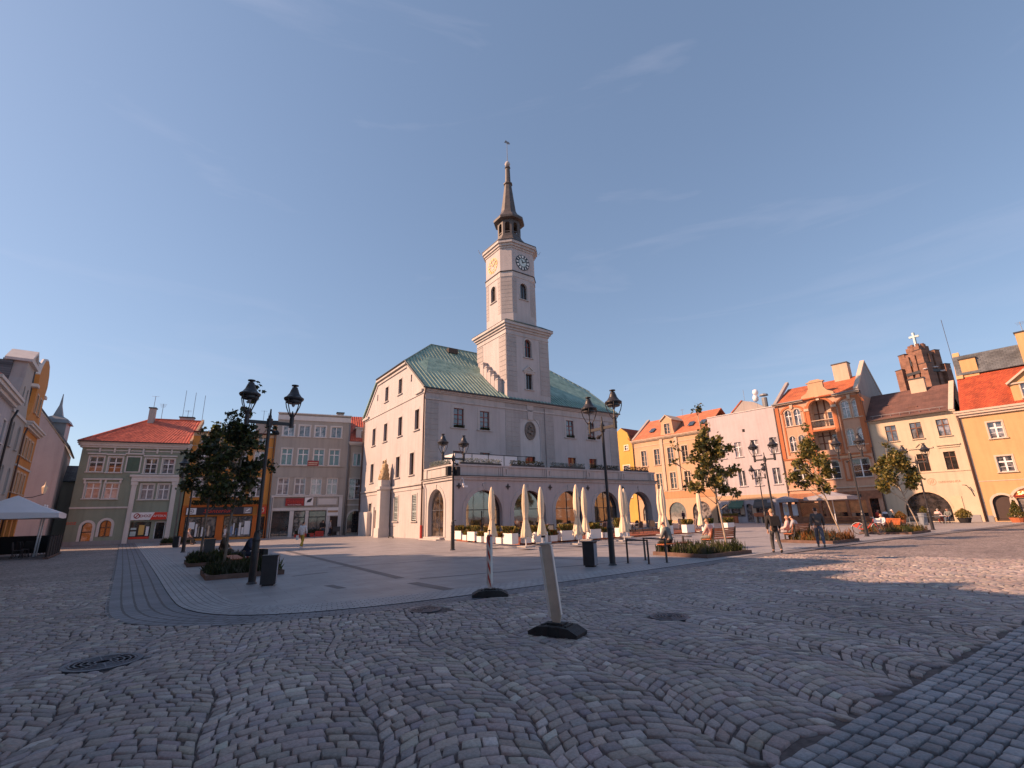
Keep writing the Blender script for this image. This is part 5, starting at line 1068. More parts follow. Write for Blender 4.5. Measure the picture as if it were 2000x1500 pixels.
d = MB(); d.plate([(4.35, 11.03), (7.0, 11.03), (7.0, 13.1), (5.67, 14.1), (4.35, 13.1)], [rect(5.05, 6.3, 11.5, 12.95)], -.1, 3.0); d = d.build('dormer', 'sand_plaster', t)
b = MB(); b.slab([(4.1, -.4, 13.05), (5.68, -.4, 14.3), (5.68, 3.4, 14.3), (4.1, 3.4, 13.05)], .16); b.slab([(5.69, -.4, 14.3), (7.25, -.4, 13.05), (7.25, 3.4, 13.05), (5.69, 3.4, 14.3)], .16); b.box(4.3, 7.05, -.25, -.103, 12.9, 13.05); b.build('pediment', 'sand_trim', d); window(d, frame((0, -.1, 0), (1, 0), (0, 1)), 5.67, 11.5, 1.25, 1.45, trim=.1, trim_m='sand_trim', tr=.6, rows=1)
aerial(t, .2, 5, 16.0, 6.5, 0, 'cloth_char'); aerial(t, 6.2, 3.4, 18.6, 1.2, 3); downpipe(t, [(-.02, -.2, 10.6), (.03, -.12, 10.0), (.03, -.12, 0)], .10)

# cream house
t = rt('cream_house', 'cream house with brown metal roof between the sand and brick houses', -7.85)
W = 7.82; f = lambda u: u + 7.85
r2 = [(f(k), 8.72, 1.0, 1.75) for k in (-5.77, -3.55, -1.3)]; r1 = [(f(k), 5.22, .95, 1.85) for k in (-5.75, -3.62, -1.4)]
shell(t, W, 11.1, wholes(r2 + r1) + [arch(f(-4.2), 1.9, .1, 1.2, 14)], 'cream_plaster', dep=9)
win_rows(t, r2, trim=0, frame_m='brown_wood', trim_m='cream_plaster', tr=.66, bars=.05, glass='glass', rec=.1); win_rows(t, r1, trim=0, frame_m='brown_wood', trim_m='cream_plaster', tr=.7, bars=.03, glass='glass_dark', rec=.1, sill=False)
b = MB(); b.box(0, W, -.16, 0, 11.0, 11.14); b.box(0, W, -.26, 0, 11.142, 11.26); b.box(0, W, -.06, 0, 5.05, 5.15)
for k in (-5.75, -1.3): b.box(f(k) - .95, f(k) + .95, -.12, 0, 7.72, 7.84); b.box(f(k) - .85, f(k) + .85, -.08, 0, 7.5, 7.58)
u = f(-3.6); b.plate([(u - 1.05, 7.6), (u + 1.05, 7.6), (u + 1.05, 7.75), (u + .45, 7.8), (u, 8.3), (u - .45, 7.8), (u - 1.05, 7.75)], [[(u - .4, 7.76), (u + .4, 7.76), (u, 8.12)]], -.10, 0); b.build('cornice', 'cream_plaster', t)
b = MB(); b.box(f(-1.9), f(-.3), -.05, -.003, 0.0, .7); b.box(0, f(-6.3), -.05, -.003, 0, .7); b.build('plinth', 'plinth', t)
b = MB(); b.box(f(-6.0), f(-2.4), .2, .26, .1, 3.1); b.build('shop_window', 'glass_dark', t); b = MB(); b.plate(arch(f(-4.2), 2.05, .12, 1.2, 14), [arch(f(-4.2), 1.895, .12, 1.2, 14)], -.03, 0); b.box(f(-2.15), f(-1.35), -.06, -.003, 1.0, 2.55); b.build('shutter', 'stucco_band', t)
s = thing('cafe_lettering', 'faint brown lettering and round emblem on the cream house wall', 'sign', t.location, RG_RZ); text_mesh('DZIEWIANKA', .30, 'letter_brown', s, I4, f(-1.95), 4.02, -.012, .02, sx=.95)
b = MB(); b.plate(ell(f(-3.35), 4.1, .36, .36, 18), [ell(f(-3.35), 4.1, .32, .32, 18)], -.02, -.003)
for k in range(3): b.plate(ell(f(-3.5 + .14 * k), 4.05 + .06 * k, .035, .22, 10), [], -.02, -.003)
b.build('emblem', 'letter_brown', s)
s = thing('gallery_lettering', 'dark GALERIA lettering half hidden by a tree on the shaded end of the cream house', 'sign', t.location, RG_RZ); text_mesh('GALERIA', .30, 'letter_dark', s, I4, f(-5.35), 4.1, -.012, .02, sx=1.1)
gable_roof(t, -.05, W - .55, 11.27, 4.4, 14.9, 'roof_brown', y0=-.35, dep=9)
b = MB(); b.slab([(W - .5, -.3, 11.35), (W - .06, -.3, 11.35), (W - .06, 4.5, 15.2), (W - .5, 4.5, 15.2)], .5); b.build('fire_wall', 'sand_trim', t)
b = MB(); b.tube([(.5, -.1, 11.75), (W - .8, -.1, 11.75)], .04, 6)
for k in range(8): b.tube([(.7 + k * .85, -.05, 11.4), (.7 + k * .85, -.1, 11.78)], .03, 5)
b.build('snow_guard', 'pipe_grey', t); b = MB(); b.box(3.9, 4.7, .9, 1.2, 12.1, 12.42); b.build('roof_vent', 'roof_brown', t); chimney(t, 4.0, 5.4, 3.6, 4.3, 13.6, 15.9, 'peach_pale')
b = MB(); b.box(0, W - .5, -.48, -.352, 11.2, 11.29); b.build('gutter', 'pipe_brown', t); downpipe(t, [(.18, -.3, 11.1), (.1, -.1, 10.5), (.1, -.1, 0)], .06, 'pipe_grey')
b = MB(); b.tube([(f(-.75), -.6, 3.55), (f(-.75), -.05, 3.55)], .02, 5); b.tube([(f(-.9), -.9, 3.6), (f(-.7), -.3, 3.6), (f(-.45), -.05, 3.0), (f(-.35), -.05, 2.5)], .03, 5); b.build('sign_bracket', 'dark_metal', t)

# brick and render house with the loggia
t = rt('loggia_house', 'tall salmon house with brick trim, curved gable and stacked arched loggias', -17.5, d=-.25)
W = 9.6; f = lambda u: u + 17.5
r3 = [(f(k), 12.0, .78, 2.1, dict(arched=True)) for k in (-16.0, -14.92, -9.55, -8.46)]; r2 = [(f(k), 8.75, .75, 1.95, dict(arched=True)) for k in (-16.0, -14.92, -9.62, -8.5)]
r1 = [(f(k), 5.05, 1.75, 2.1) for k in (-15.6, -12.28, -9.2)]
lg = [arch(f(-12.25), 1.2, 11.35, 13.85, 14, .95), rect(f(-13.45), f(-11.05), 8.5, 10.85)]
shop = [rect(.4, 2.7, .15, 2.6), rect(3.2, 6.2, .15, 2.6), rect(6.7, 9.2, .15, 2.6)]
shell(t, W, 15.15, wholes(r3 + r2 + r1) + lg + shop, 'salmon_plaster', dep=10)
win_rows(t, r3 + r2, trim=.09, trim_m='peach_pale', tr=.62, rows=0, glass='glass', bars=.04); win_rows(t, r1, trim=.08, trim_m='peach_pale', tr=.0, rows=2, cols=2, glass='glass_dark', bars=.06)
b = MB()
for x in (0.02, f(-13.9), f(-10.95), W - .45): b.box(x, x + .42, -.12, -.003, 7.9, 14.6 if x in (0.02, W - .45) else 14.2)
for ua in (-15.46, -9.0): b.plate(arch(f(ua), 1.45, 13.7, 13.75, 14, .9), [arch(f(ua), 1.2, 13.7, 13.72, 14, .68)], -.08, 0)
b.plate(arch(f(-12.25), 1.5, 13.2, 13.85, 14, 1.2), [arch(f(-12.25), 1.22, 13.201, 13.85, 14, .97)], -.13, 0)
for x in (f(-16.75), f(-14.15), f(-10.3), f(-7.95)): b.box(x, x + .18, -.06, -.003, 8.3, 13.7)
b.box(.03, W - .03, -.10, 0, 7.7, 7.86); b.box(f(-13.5), f(-11.0), -.10, 0, 10.87, 11.1)
for k in (-14.1, -10.75): b.plate(rect(f(k) - .25, f(k) + .45, 4.7, 7.3), [rect(f(k) - .08, f(k) + .28, 4.9, 7.1)], -.07, 0)
for ua in (-15.6, -12.28, -9.2): b.plate(arch(f(ua), 1.15, 7.0, 7.16, 12, .36), [arch(f(ua), .9, 7.0, 7.15, 12, .2)], -.06, 0)
b.build('brick_trim', 'terracotta', t)
b = MB()
for ua in (-15.46, -9.0): b.plate([(f(ua) - .14, 14.2), (f(ua) + .14, 14.2), (f(ua) + .2, 14.75), (f(ua) - .2, 14.75)], [], -.16, 0)
b.plate([(f(-12.25) - .16, 14.7), (f(-12.25) + .16, 14.7), (f(-12.25) + .22, 15.2), (f(-12.25) - .22, 15.2)], [], -.2, 0)
for ua in (-13.75, -10.72): b.box(f(ua) - .28, f(ua) + .28, -.2, 0, 13.55, 13.85)
b.box(-.15, f(-13.9), -.35, 0, 14.85, 15.05); b.box(f(-10.6), W + .15, -.35, 0, 14.85, 15.05); b.box(0, W, -.14, 0, 3.9, 4.05); b.build('cornice', 'peach_pale', t)
cxg = f(-12.25)
g = [(cxg - 1.9, 15.0), (cxg + 1.9, 15.0), (cxg + 1.8, 15.5), (cxg + 1.2, 15.8), (cxg + .85, 16.3), (cxg + .85, 17.1), (cxg + .45, 17.35), (cxg - .45, 17.35), (cxg - .85, 17.1), (cxg - .85, 16.3), (cxg - 1.2, 15.8), (cxg - 1.8, 15.5)]
b = MB(); b.plate(g, [], -.08, .35); b.box(cxg - 1.0, cxg + 1.0, -.14, .4, 17.0, 17.12); b.build('gable', 'peach_plaster', t)
b = MB()
for z0, z1, a_ in ((11.35, 14.85, True), (8.5, 10.85, False)):
    b.box(f(-13.5), f(-11.0), 1.4, 1.46, z0, z1, 0)
    for x in (-13.0, -12.2, -11.5): b.box(f(x), f(x) + .16, 1.36, 1.399, z0, z1, 1)
    for z in (z0 + .9, z0 + 1.8): b.box(f(-13.5), f(-11.0), 1.362, 1.398, z, z + .12, 1)
    b.box(f(-13.5), f(-13.46), .3, 1.4, z0, z1, 0); b.box(f(-11.04), f(-11.0), .3, 1.4, z0, z1, 0); b.box(f(-13.5), f(-11.0), .3, 1.4, z0 - .1, z0, 0); b.box(f(-13.5), f(-11.0), .3, 1.4, z1, z1 + .06, 0)
    b.box(f(-11.9), f(-11.1), 1.33, 1.36, z0 + .05, z0 + 1.9, 2)
b.build('loggia', ['peach_pale', 'brown_wood', 'glass_dark'], t)
b = MB(); b.box(f(-13.45), f(-11.05), -.03, .06, 12.18, 12.26, 0)
for k in range(14): x = f(-13.4) + k * .175; b.box(x, x + .04, 0, .03, 11.36, 12.18, 1); b.plate(ell(x + .09, 11.8, .07, .18, 8), [ell(x + .09, 11.8, .045, .14, 8)], .005, .025, 1)
b.build('railing', ['peach_pale', 'dark_metal'], t)
gable_roof(t, .3, W - .1, 15.06, 4.8, 17.9, 'tile_orange', y0=-.35, dep=10.2); gable_end(t, W - .30, W + .003, 10.2, 15.15, 5.0, 19.4, 'grey_gable')
b = MB(); b.slab([(W - .42, -.3, 15.3), (W + .06, -.3, 15.3), (W + .06, 5.0, 19.75), (W - .42, 5.0, 19.75)], .25); b.slab([(W + .06, 10.4, 15.3), (W - .42, 10.4, 15.3), (W - .42, 5.02, 19.72), (W + .06, 5.02, 19.72)], .25); b.build('verge', 'sand_trim', t)
b = MB(); b.slab([(.0, -.3, 15.2), (.4, -.3, 15.2), (.4, 5.0, 19.0), (.0, 5.0, 19.0)], .4); b.build('fire_wall', 'grey_gable', t); chimney(t, f(-11.2), f(-9.5), 4.0, 5.2, 16.5, 19.7, 'peach_pale')
b = MB(); b.box(-.2, f(-13.9), -.5, -.352, 15.0, 15.12); b.box(f(-10.6), W + .2, -.5, -.352, 15.0, 15.12); b.build('gutter', 'pipe_grey', t)
b = MB()
for a, c in ((.4, 2.7), (3.2, 6.2), (6.7, 9.2)): b.box(a, c, .2, .26, .15, 2.6)
b.build('shop_window', 'glass_dark', t); b = MB(); b.box(0.05, W - .05, -.16, -.003, 2.65, 3.5); b.build('fascia', 'booth_wood', t)
downpipe(t, [(-.1, -.3, 15.0), (-.1, -.14, 14.2), (-.1, -.14, 0)], .06, 'pipe_grey'); downpipe(t, [(W + .2, -.15, 15.0), (W + .1, .1, 14.2), (W + .1, .12, 11.5)], .05, 'pipe_brown')

# flat lilac house
t = rt('lilac_house', 'plain flat roofed lilac house with few small windows and ground floor shops', -27.3)
W = 9.75; f = lambda u: u + 27.3
r2 = [(f(k), 8.85, .95, 2.05) for k in (-25.7, -23.3, -20.95, -18.5)]; r1 = [(f(k), 4.85, .95, 2.1) for k in (-25.9, -23.35, -21.2, -18.75)]
shop = [arch(f(-26.3), .62, .3, 1.9, 10), arch(f(-24.6), .95, .8, 2.1, 10, .55), arch(f(-23.0), .45, .1, 2.05, 10), arch(f(-20.9), 1.2, .5, 2.05, 10, .7)]
shell(t, W, 14.98, wholes(r2 + r1) + shop, 'lilac_plaster', dep=9); win_rows(t, r2, trim=.12, trim_m='lilac_plaster', tr=.66, glass='glass_curtain', proud=.012); win_rows(t, r1, trim=.1, trim_m='lilac_plaster', tr=0, glass='glass', proud=.012)
b = MB(); b.box(0.02, W, -.10, -.003, 3.05, 3.65); b.build('shop_band', 'peach_plaster', t); b = MB(); b.box(-.05, W + .02, -.08, 9, 14.982, 15.08); b.build('coping', 'pale_trim', t)
b = MB()
for a, c in ((-27.0, -25.6), (-25.6, -23.6), (-23.5, -22.5), (-22.2, -19.6)): b.box(f(a), f(c), .2, .26, .1, 2.9)
b.build('shop_window', 'glass_shop', t); b = MB(); b.box(f(-22.0), f(-21.55), .14, .18, 10.9, 11.3) if False else b.box(f(-22.35), f(-22.0), -.02, -.003, 12.2, 12.6); b.build('vent', 'room_dark', t)
b = MB()
for k, (ua, hw) in enumerate(((-24.6, 1.0), (-20.9, 1.25))):
    b.add([(f(ua) - hw, -.02, 2.95), (f(ua) + hw, -.02, 2.95), (f(ua) + hw, -.75, 2.1), (f(ua) - hw, -.75, 2.1)], [(0, 1, 2, 3)], k); b.add([(f(ua) - hw, -.75, 2.1), (f(ua) + hw, -.75, 2.1), (f(ua) + hw, -.75, 1.9), (f(ua) - hw, -.75, 1.9)], [(0, 1, 2, 3)], k)
b.build('awning', ['awning_green', 'awning_dark'], t); downpipe(t, [(W - .15, -.1, 14.7), (W - .15, -.1, 0)], .07, 'zinc'); aerial(t, f(-20.6), 2, 15.0, 2.6, 0)
b = MB(); b.lathe([(.01, 0), (.3, .12), (.4, .45), (.3, .78), (.01, .9)], 12, (f(-20.6), 2, 17.4)); b.build('roof_lamp', 'sign_white', t, smooth=True)
for k, (u_, w_, m_) in enumerate(((-23.95, .6, 'peach_pale'), (-22.35, .6, 'peach_pale'))):
    s = thing('menu_board', ('left' if k == 0 else 'right') + ' of the two pale menu boards flanking the dark door of the lilac house', 'board', t.location, RG_RZ); b = MB(); b.box(f(u_) - w_ / 2, f(u_) + w_ / 2, -.06, -.01, 1.1, 2.2); b.build('panel', m_, s); b = MB(); b.plate(rect(f(u_) - w_ / 2 - .04, f(u_) + w_ / 2 + .04, 1.05, 2.25), [rect(f(u_) - w_ / 2 + .02, f(u_) + w_ / 2 - .02, 1.12, 2.18)], -.075, -.062); b.build('frame', 'brown_wood', s)

# grey gable rising behind the lilac house
t = rt('rear_gable', 'grey rendered gable end with round capped chimney behind the lilac house', -27.2, d=3.2)
b = MB(); b.plate([(1.2, 13.0), (11, 13.0), (11, 14.6), (7.0, 15.8), (5.6, 16.8), (3.9, 17.3), (1.2, 14.8)], [], 0, .4) ; b.build('gable', 'grey_gable', t); b = MB(); b.lathe([(.38, 15.8), (.38, 17.3), (.30, 17.32)], 10, (6.8, .9, 0)); b.lathe([(.62, 17.6), (.55, 17.8), (.05, 17.95)], 10, (6.8, .9, 0)); b.build('chimney', 'zinc', t); aerial(t, 4.2, .4, 17.3, 1.7, 0)
b = MB(); b.lathe([(.01, 0), (.35, .2), (.42, .6), (.3, 1.0), (.01, 1.2)], 10, (5.6, .9, 16.9)); b.build('roof_lamp', 'sign_white', t, smooth=True); b = MB(); b.slab([(1.0, -.1, 14.85), (3.9, -.1, 17.4), (3.9, 8, 17.4), (1.0, 8, 14.85)], .15); b.build('roof', 'tile_orange', t)

# peach house with the dormer gable
t = rt('peach_house', 'long peach house with orange roof, curved dormer gable and arched ground floor', -41.2)
W = 13.85; f = lambda u: u + 41.2
r2 = [(f(k), 9.0, 1.0, 2.5) for k in (-39.1, -36.6, -34.1, -31.6, -29.0)]; r1 = [(f(k), 5.15, 1.0, 2.45) for k in (-39.1, -36.6, -34.1, -31.6, -29.0)]
gar = [arch(f(k), 1.45, .4 if k > -36 else .4, 1.65, 14) for k in (-38.9, -34.0, -30.0)]
shell(t, W, 13.1, wholes(r2 + r1) + gar, 'peach_plaster', dep=10); win_rows(t, r2, trim=.16, trim_m='peach_pale', tr=0, rows=2, cols=2, frame_m='canvas_beige', glass='glass_dark', sill=True); win_rows(t, r1, trim=.16, trim_m='peach_pale', tr=0, rows=2, cols=2, frame_m='canvas_cream', glass='glass_dark', sill=True)
b = MB(); dentil_cornice(b, -.05, W, 13.0, 13.4, .4); b.box(0, W, -.06, 0, 4.72, 4.82); b.box(0, W, -.05, 0, 12.2, 12.3)
for x in (f(-35.55), f(-32.9)): b.box(x - .25, x + .25, -.14, -.003, 4.85, 13.0)
b.build('cornice', 'peach_pale', t); b = MB(); b.box(0.01, W - .01, -.04, -.003, 3.7, 4.7); b.build('band', 'peach_deep', t)
for k in (-38.9, -34.0, -30.0):
    b = MB(); b.box(f(k) - 1.44, f(k) + 1.44, .2, .26, .4, 3.1); b.build('shop_window', 'glass_shop', t)
rf = gable_roof(t, .3, W, 13.42, 4.8, 17.2, 'tile_peach', y0=-.35, dep=10)
b = MB(); b.slab([(.0, -.2, 13.6), (.45, -.2, 13.6), (.45, 4.9, 17.6), (.0, 4.9, 17.6)], .35); b.build('fire_wall', 'grey_gable', t)
b = MB(); b.plate([(f(-35.7), 13.1), (f(-32.75), 13.1), (f(-33.1), 14.2), (f(-33.25), 15.9), (f(-34.2), 16.6), (f(-35.15), 15.9), (f(-35.3), 14.2)], [rect(f(-34.65), f(-33.7), 13.65, 15.3)], -.1, 2.6); d = b.build('dormer', 'peach_plaster', t); window(d, frame((0, -.1, 0), (1, 0), (0, 1)), f(-34.17), 13.65, .95, 1.65, trim=.1, trim_m='peach_pale', tr=0, rows=2, frame_m='canvas_beige', glass='glass_dark')
b = MB(); b.slab([(f(-35.4), -.3, 15.85), (f(-34.2), -.3, 16.75), (f(-34.2), 3.4, 16.75), (f(-35.4), 3.4, 15.85)], .12); b.slab([(f(-34.19), -.3, 16.75), (f(-33.0), -.3, 15.85), (f(-33.0), 3.4, 15.85), (f(-34.19), 3.4, 16.75)], .12); b.build('pediment', 'peach_pale', d)
b = MB()
for u_ in (-38.4, -31.2, -29.2): b.slab([(f(u_), .9, 14.45), (f(u_) + .9, .9, 14.45), (f(u_) + .9, 1.9, 15.2), (f(u_), 1.9, 15.2)], .02)
b.build('skylight', 'glass_blue', rf); rf.children[0].location.z = .14 if rf.children else 0
aerial(t, f(-33.0), 3, 16.4, 1.4, 2); downpipe(t, [(W - .2, -.2, 13.0), (W - .15, -.1, 12.2), (W - .15, -.1, 0)], .08); downpipe(t, [(.1, -.2, 13.0), (.1, -.1, 12.2), (.1, -.1, 0)], .07)

# yellow gabled house at the far corner
t = rt('yellow_house', 'small yellow house with plain gable beyond the right end of the town hall', -47.5, d=1.0)
ws = [(4.2, 12.2, .7, .8), (3.9, 7.6, 1.3, 2.0), (1.5, 7.6, 1.2, 2.0), (3.9, 4.2, 1.2, 2.0)]
b = MB(); b.plate([(0, 0), (6.2, 0), (6.2, 12.3), (5.2, 13.6), (4.6, 15.2), (3.3, 16.2), (1.6, 15.2), (0, 13.0)], wholes(ws), 0, .3); b.build('wall', 'yellow_plaster', t); win_rows(t, ws, trim=.16, trim_m='canvas_cream', tr=.64)
b = MB(); b.slab([(6.3, -.1, 12.2), (6.3, 8, 12.2), (3.2, 8, 16.3), (3.2, .3, 16.3), (5.2, -.1, 13.7)], .12); b.build('roof', 'tile_red', t)

# house beyond the right picture edge, reflected in the arcade glass
t = rt('edge_house', 'terracotta house beyond the sand house just outside the right edge', 16.1)
b = MB(); b.box(0, 14, 0, 9, 0, 11); b.build('wall', 'peach_deep', t); gable_roof(t, 0, 14, 11.02, 4.5, 15.5, 'tile_orange')
for k in range(5):
    for z in (1.2, 4.6, 7.8): window(t, I4, 1.6 + k * 2.7, z, 1.1, 1.8, rec=-.02, trim=.12)

# brick church tower far behind the right row
dirn = az(41.65)
CH = thing('church_tower', 'stepped brown brick church tower with pale cross far behind the right row', 'church', (0, 0, 0), 0)
c_ = dirn * 110; CH.location = (c_.x + .45 * dirn.y, c_.y - .45 * dirn.x, 0); CH.rotation_euler = (0, 0, R(-(-103 + 180)) + 0)
# local -y looks towards the sunlit side
CH.rotation_euler = (0, 0, math.pi - R(-103))
b = MB(); b.box(-1.9, 1.9, -1.9, 1.9, 0, 27.9); b.box(-1.15, 1.15, -1.15, 1.15, 27.9, 29.2)
for k in range(8):
    a = k * math.pi / 4; b.lathe([(.30, 28.4), (.30, 29.65)], 8, (1.0 * math.cos(a), 1.0 * math.sin(a), 0))
for sx in (-1, 1):
    for sy in (-1, 1):
        b.box(sx * 1.5 - .55, sx * 1.5 + .55, sy * 1.5 - .55, sy * 1.5 + .55, 0, 28.15); b.box(sx * 2.1 - .6, sx * 2.1 + .6, sy * 2.1 - .6, sy * 2.1 + .6, 0, 25.4)
for x in (-.55, .55):
    b.box(x - .32, x + .32, -2.25, -1.9, 0, 27.4); b.box(x - .32, x + .32, 1.9, 2.25, 0, 27.4); b.box(-2.25, -1.9, x - .32, x + .32, 0, 27.4); b.box(1.9, 2.25, x - .32, x + .32, 0, 27.4)
b.build('wall', 'church_brick', CH)
b = MB()
for s in (-1, 1):
    for k in (-1.5, 1.5):
        b.box(k - .62, k + .62, s * 1.5 - .62, s * 1.5 + .62, 28.152, 28.25); b.box(s * 2.1 - .66, s * 2.1 + .66, k * 1.4 - .66, k * 1.4 + .66, 25.402, 25.5)
b.box(-.12, .12, -2.30, -2.22, 25.6, 26.7); b.box(-1.2, 1.2, -2.36, -2.26, 24.0, 24.5); b.box(-2.36, -2.26, -1.2, 1.2, 24.0, 24.5); b.box(2.26, 2.36, -1.2, 1.2, 24.0, 24.5); b.build('coping', 'dark_metal', CH)
b = MB(); b.box(-.16, .16, -.16, .16, 29.2, 32.1); b.T = Matrix.Rotation(R(25), 4, 'Z'); b.box(-.72, .72, -.15, .15, 31.15, 31.5); b.build('cross', 'clock_pale', CH)
b = MB()
for x, z, r_ in ((-2.8, 24.2, .35), (-.6, 24.6, .5), (.9, 24.0, .45), (2.4, 24.3, .35)): b.lathe([(.02, 0), (r_, .12), (r_ * .9, .2)], 10, (x, 2.4, z)); b.lathe([(.02, 0), (r_, .12), (r_ * .9, .2)], 10, (2.45, x, z))
b.build('satellite_dish', 'sign_white', CH)

# ------------------------------------------------------------ street lamps
def lamp_post(name, label, loc, rz, group, sc=1.0, heads=True):
    t = thing(name, label, 'street lamp', loc, rz, group)
    b = MB(); b.lathe([(.15, .0), (.15, .05), (.105, .10), (.102, 1.22), (.115, 1.26), (.115, 1.30), (.095, 1.36), (.085, 1.46), (.058, 1.55), (.05, 5.05), (.03, 5.12), (.022, 5.30)], 14)
    b.lathe([(.108, .9), (.112, .91), (.112, .95), (.108, .96)], 14); b.build('pole', 'lamp_metal', t, smooth=False)
    b = MB(); b.box(-.70, .70, -.035, .035, 4.80, 4.90); b.lathe([(.09, 4.72), (.09, 4.98)], 10); b.build('crossarm', 'lamp_metal', t)
    b = MB(); b.box(-.02, .12, -.16, -.05, 1.52, 1.56); b.tube([(.05, 0, 4.62), (.22, 0, 4.55)], .04, 6); b.lathe([(.07, 0), (.09, .06), (.03, .14)], 8, (.24, 0, 4.48)); b.build('bracket', 'dark_metal', t)
    first = None
    for sx in (-.65, .65):
        if first is None:
            h = MB(); h.lathe([(.07, 4.74), (.07, 5.06), (.05, 5.10), (.06, 5.16), (.045, 5.20)], 12)
            h.lathe([(.285, 5.66), (.31, 5.70), (.31, 5.735), (.23, 5.79), (.155, 5.90), (.115, 6.02), (.09, 6.07), (.09, 6.10), (.05, 6.11), (.05, 6.15), (.11, 6.155), (.11, 6.185), (.01, 6.20)], 20)
            h.lathe([(.20, 5.56), (.235, 5.58), (.235, 5.655)], 18)
            o = h.build('lantern', 'lamp_metal', t, smooth=False); o.location = (sx, 0, 0)
            c = MB()
            for k in range(4):
                a = R(45 + 90 * k); ca, sa = math.cos(a), math.sin(a)
                c.tube([(.05 * ca, .05 * sa, 5.08), (.14 * ca, .14 * sa, 5.22), (.245 * ca, .245 * sa, 5.44), (.285 * ca, .285 * sa, 5.60), (.29 * ca, .29 * sa, 5.70)], .016, 6)
            c.lathe([(.012, 5.12), (.03, 5.2), (.012, 5.3)], 6); r_ = c.build('ribs', 'lamp_metal', o); 
            g_ = MB(); g_.lathe([(.02, 5.44), (.05, 5.48), (.06, 5.55)], 10); g_.build('bulb', 'canvas_grey', o); first = o
        else: dup(first, loc=(sx, 0, 0), parent=t)
    return t
GL = 'twin lantern lamp posts round the square'
A_LEFT, A_RIGHT = R(90 - 55), R(90 + 35)
L1 = lamp_post('street_lamp', 'black twin lantern lamp post nearest on the left beside the dark litter bin', G(491, 1143), A_LEFT, GL)
def lampc(px, py, rz, label, z=.04, sc=None): p = G(px, py); p.z = z - .04; return dup(L1, loc=p, rz=rz, label=label, group=GL, scale=sc)
lampc(884, 1076, A_LEFT, 'black twin lantern lamp post in front of the arcade corner with loudspeakers on it', sc=1.03)
lampc(1197, 1106, A_RIGHT, 'large twin lantern lamp post right of centre beside the bike stands')
lampc(1519, 1052, A_RIGHT, 'twin lantern lamp post against the lilac house behind the man in black')
lampc(1694, 1049, A_RIGHT, 'twin lantern lamp post in front of the loggia house by the bicycle'); lampc(1823, 1036, A_RIGHT, 'farthest right twin lantern lamp post before the cream house')
lampc(571, 1048, A_LEFT, 'small distant twin lantern lamp post before the grey house shopfront'); lampc(357, 1080, A_LEFT, 'dark lamp post half hidden by the leafy trees on the left', sc=.98)
lampc(1498, 1031, A_RIGHT, 'slim distant lamp post standing close to the lilac house shops', sc=.98)
p = G(884, 1076); t = thing('loudspeaker', 'left black loudspeaker on the arcade lamp post', 'loudspeaker', p, A_LEFT, 'loudspeakers on the lamp post')
b = MB(); b.box(-.42, -.16, -.14, .14, 4.05, 4.55); b.box(-.16, -.05, -.02, .02, 4.25, 4.30); b.build('cabinet', 'black_cloth', t)
dup(t, loc=p + Vector((.30 * math.cos(A_LEFT) * 1.6, .30 * math.sin(A_LEFT) * 1.6, -.02)), rz=A_LEFT + .25, label='right black loudspeaker on the arcade lamp post')
p = HALL_O + E1 * .55 - E2 * .05
t = thing('security_camera', 'white security camera on a bracket at the arcade corner', 'camera', p, HALL_RZ)
b = MB(); b.tube([(0, 0, 4.5), (0, -.3, 4.75), (.05, -.45, 4.55), (.05, -.45, 4.3)], .025, 6); b.lathe([(.06, 4.1), (.09, 4.15), (.09, 4.3), (.03, 4.34)], 10, (.05, -.45, 0)); b.box(.05, .40, -.52, -.38, 4.0, 4.14); b.build('body', 'sign_white', t)

# ------------------------------------------------------------ bins, bike stands, posts
t0 = thing('litter_bin', 'black box litter bin at the foot of the nearest left lamp post', 'litter bin', G(523, 1146) + Vector((0, 0, .0)), R(20), 'black litter bins')
b = MB(); b.box(-.20, .20, -.17, .17, .08, .82); b.build('body', 'lamp_metal', t0); b = MB(); b.box(-.215, .215, -.185, .185, .822, .86); b.build('lid', 'dark_metal', t0); b = MB(); b.box(-.15, .15, -.13, .13, .0, .078); b.build('foot', 'dark_metal', t0)
b = MB(); b.box(.202, .206, -.16, .16, .1, .80); b.build('side_panel', 'canvas_grey', t0)
dup(t0, loc=G(1154, 1109), rz=R(-28), label='black box litter bin right of centre behind the cream post'); dup(t0, loc=G(343, 1070), rz=R(15), label='black litter bin with pale bag by the leafy bed far left'); dup(t0, loc=G(405, 1092), rz=R(40), label='tall black bin between the two left tree trunks', scale=1.15)
t = thing('grey_bin', 'grey metal bin by the planted bed before the cream house', 'litter bin', G(1806, 1026), R(10)); b = MB(); b.lathe([(.28, 0), (.30, .1), (.33, .95), (.36, 1.0), (.34, 1.05)], 12); b.build('body', 'bin_grey', t); b = MB(); b.lathe([(.33, 1.052), (.2, 1.12), (.02, 1.14)], 12); b.build('lid', 'dark_metal', t)
t1 = None
for (a, c, lb) in (((1227, 1102), (1268, 1104), 'nearer left black steel bike stand hoop beside the lamp'), ((1261, 1096), (1303, 1101), 'farther right black steel bike stand hoop beside the bench')):
    A, B = G(*a), G(*c); d = B - A; ln_ = d.length
    t = thing('bike_stand', lb, 'bike stand', A, math.atan2(d.y, d.x), 'steel bike stand hoops'); b = MB()
    b.box(-.025, .025, -.025, .025, 0, .80); b.box(ln_ - .025, ln_ + .025, -.025, .025, 0, .80); b.box(-.025, ln_ + .025, -.025, .025, .802, .852); b.build('hoop', 'lamp_metal', t); b = MB(); b.box(-.07, .07, -.07, .07, 0, .044); b.box(ln_ - .07, ln_ + .07, -.07, .07, .0, .044); b.build('foot_plate', 'dark_metal', t)

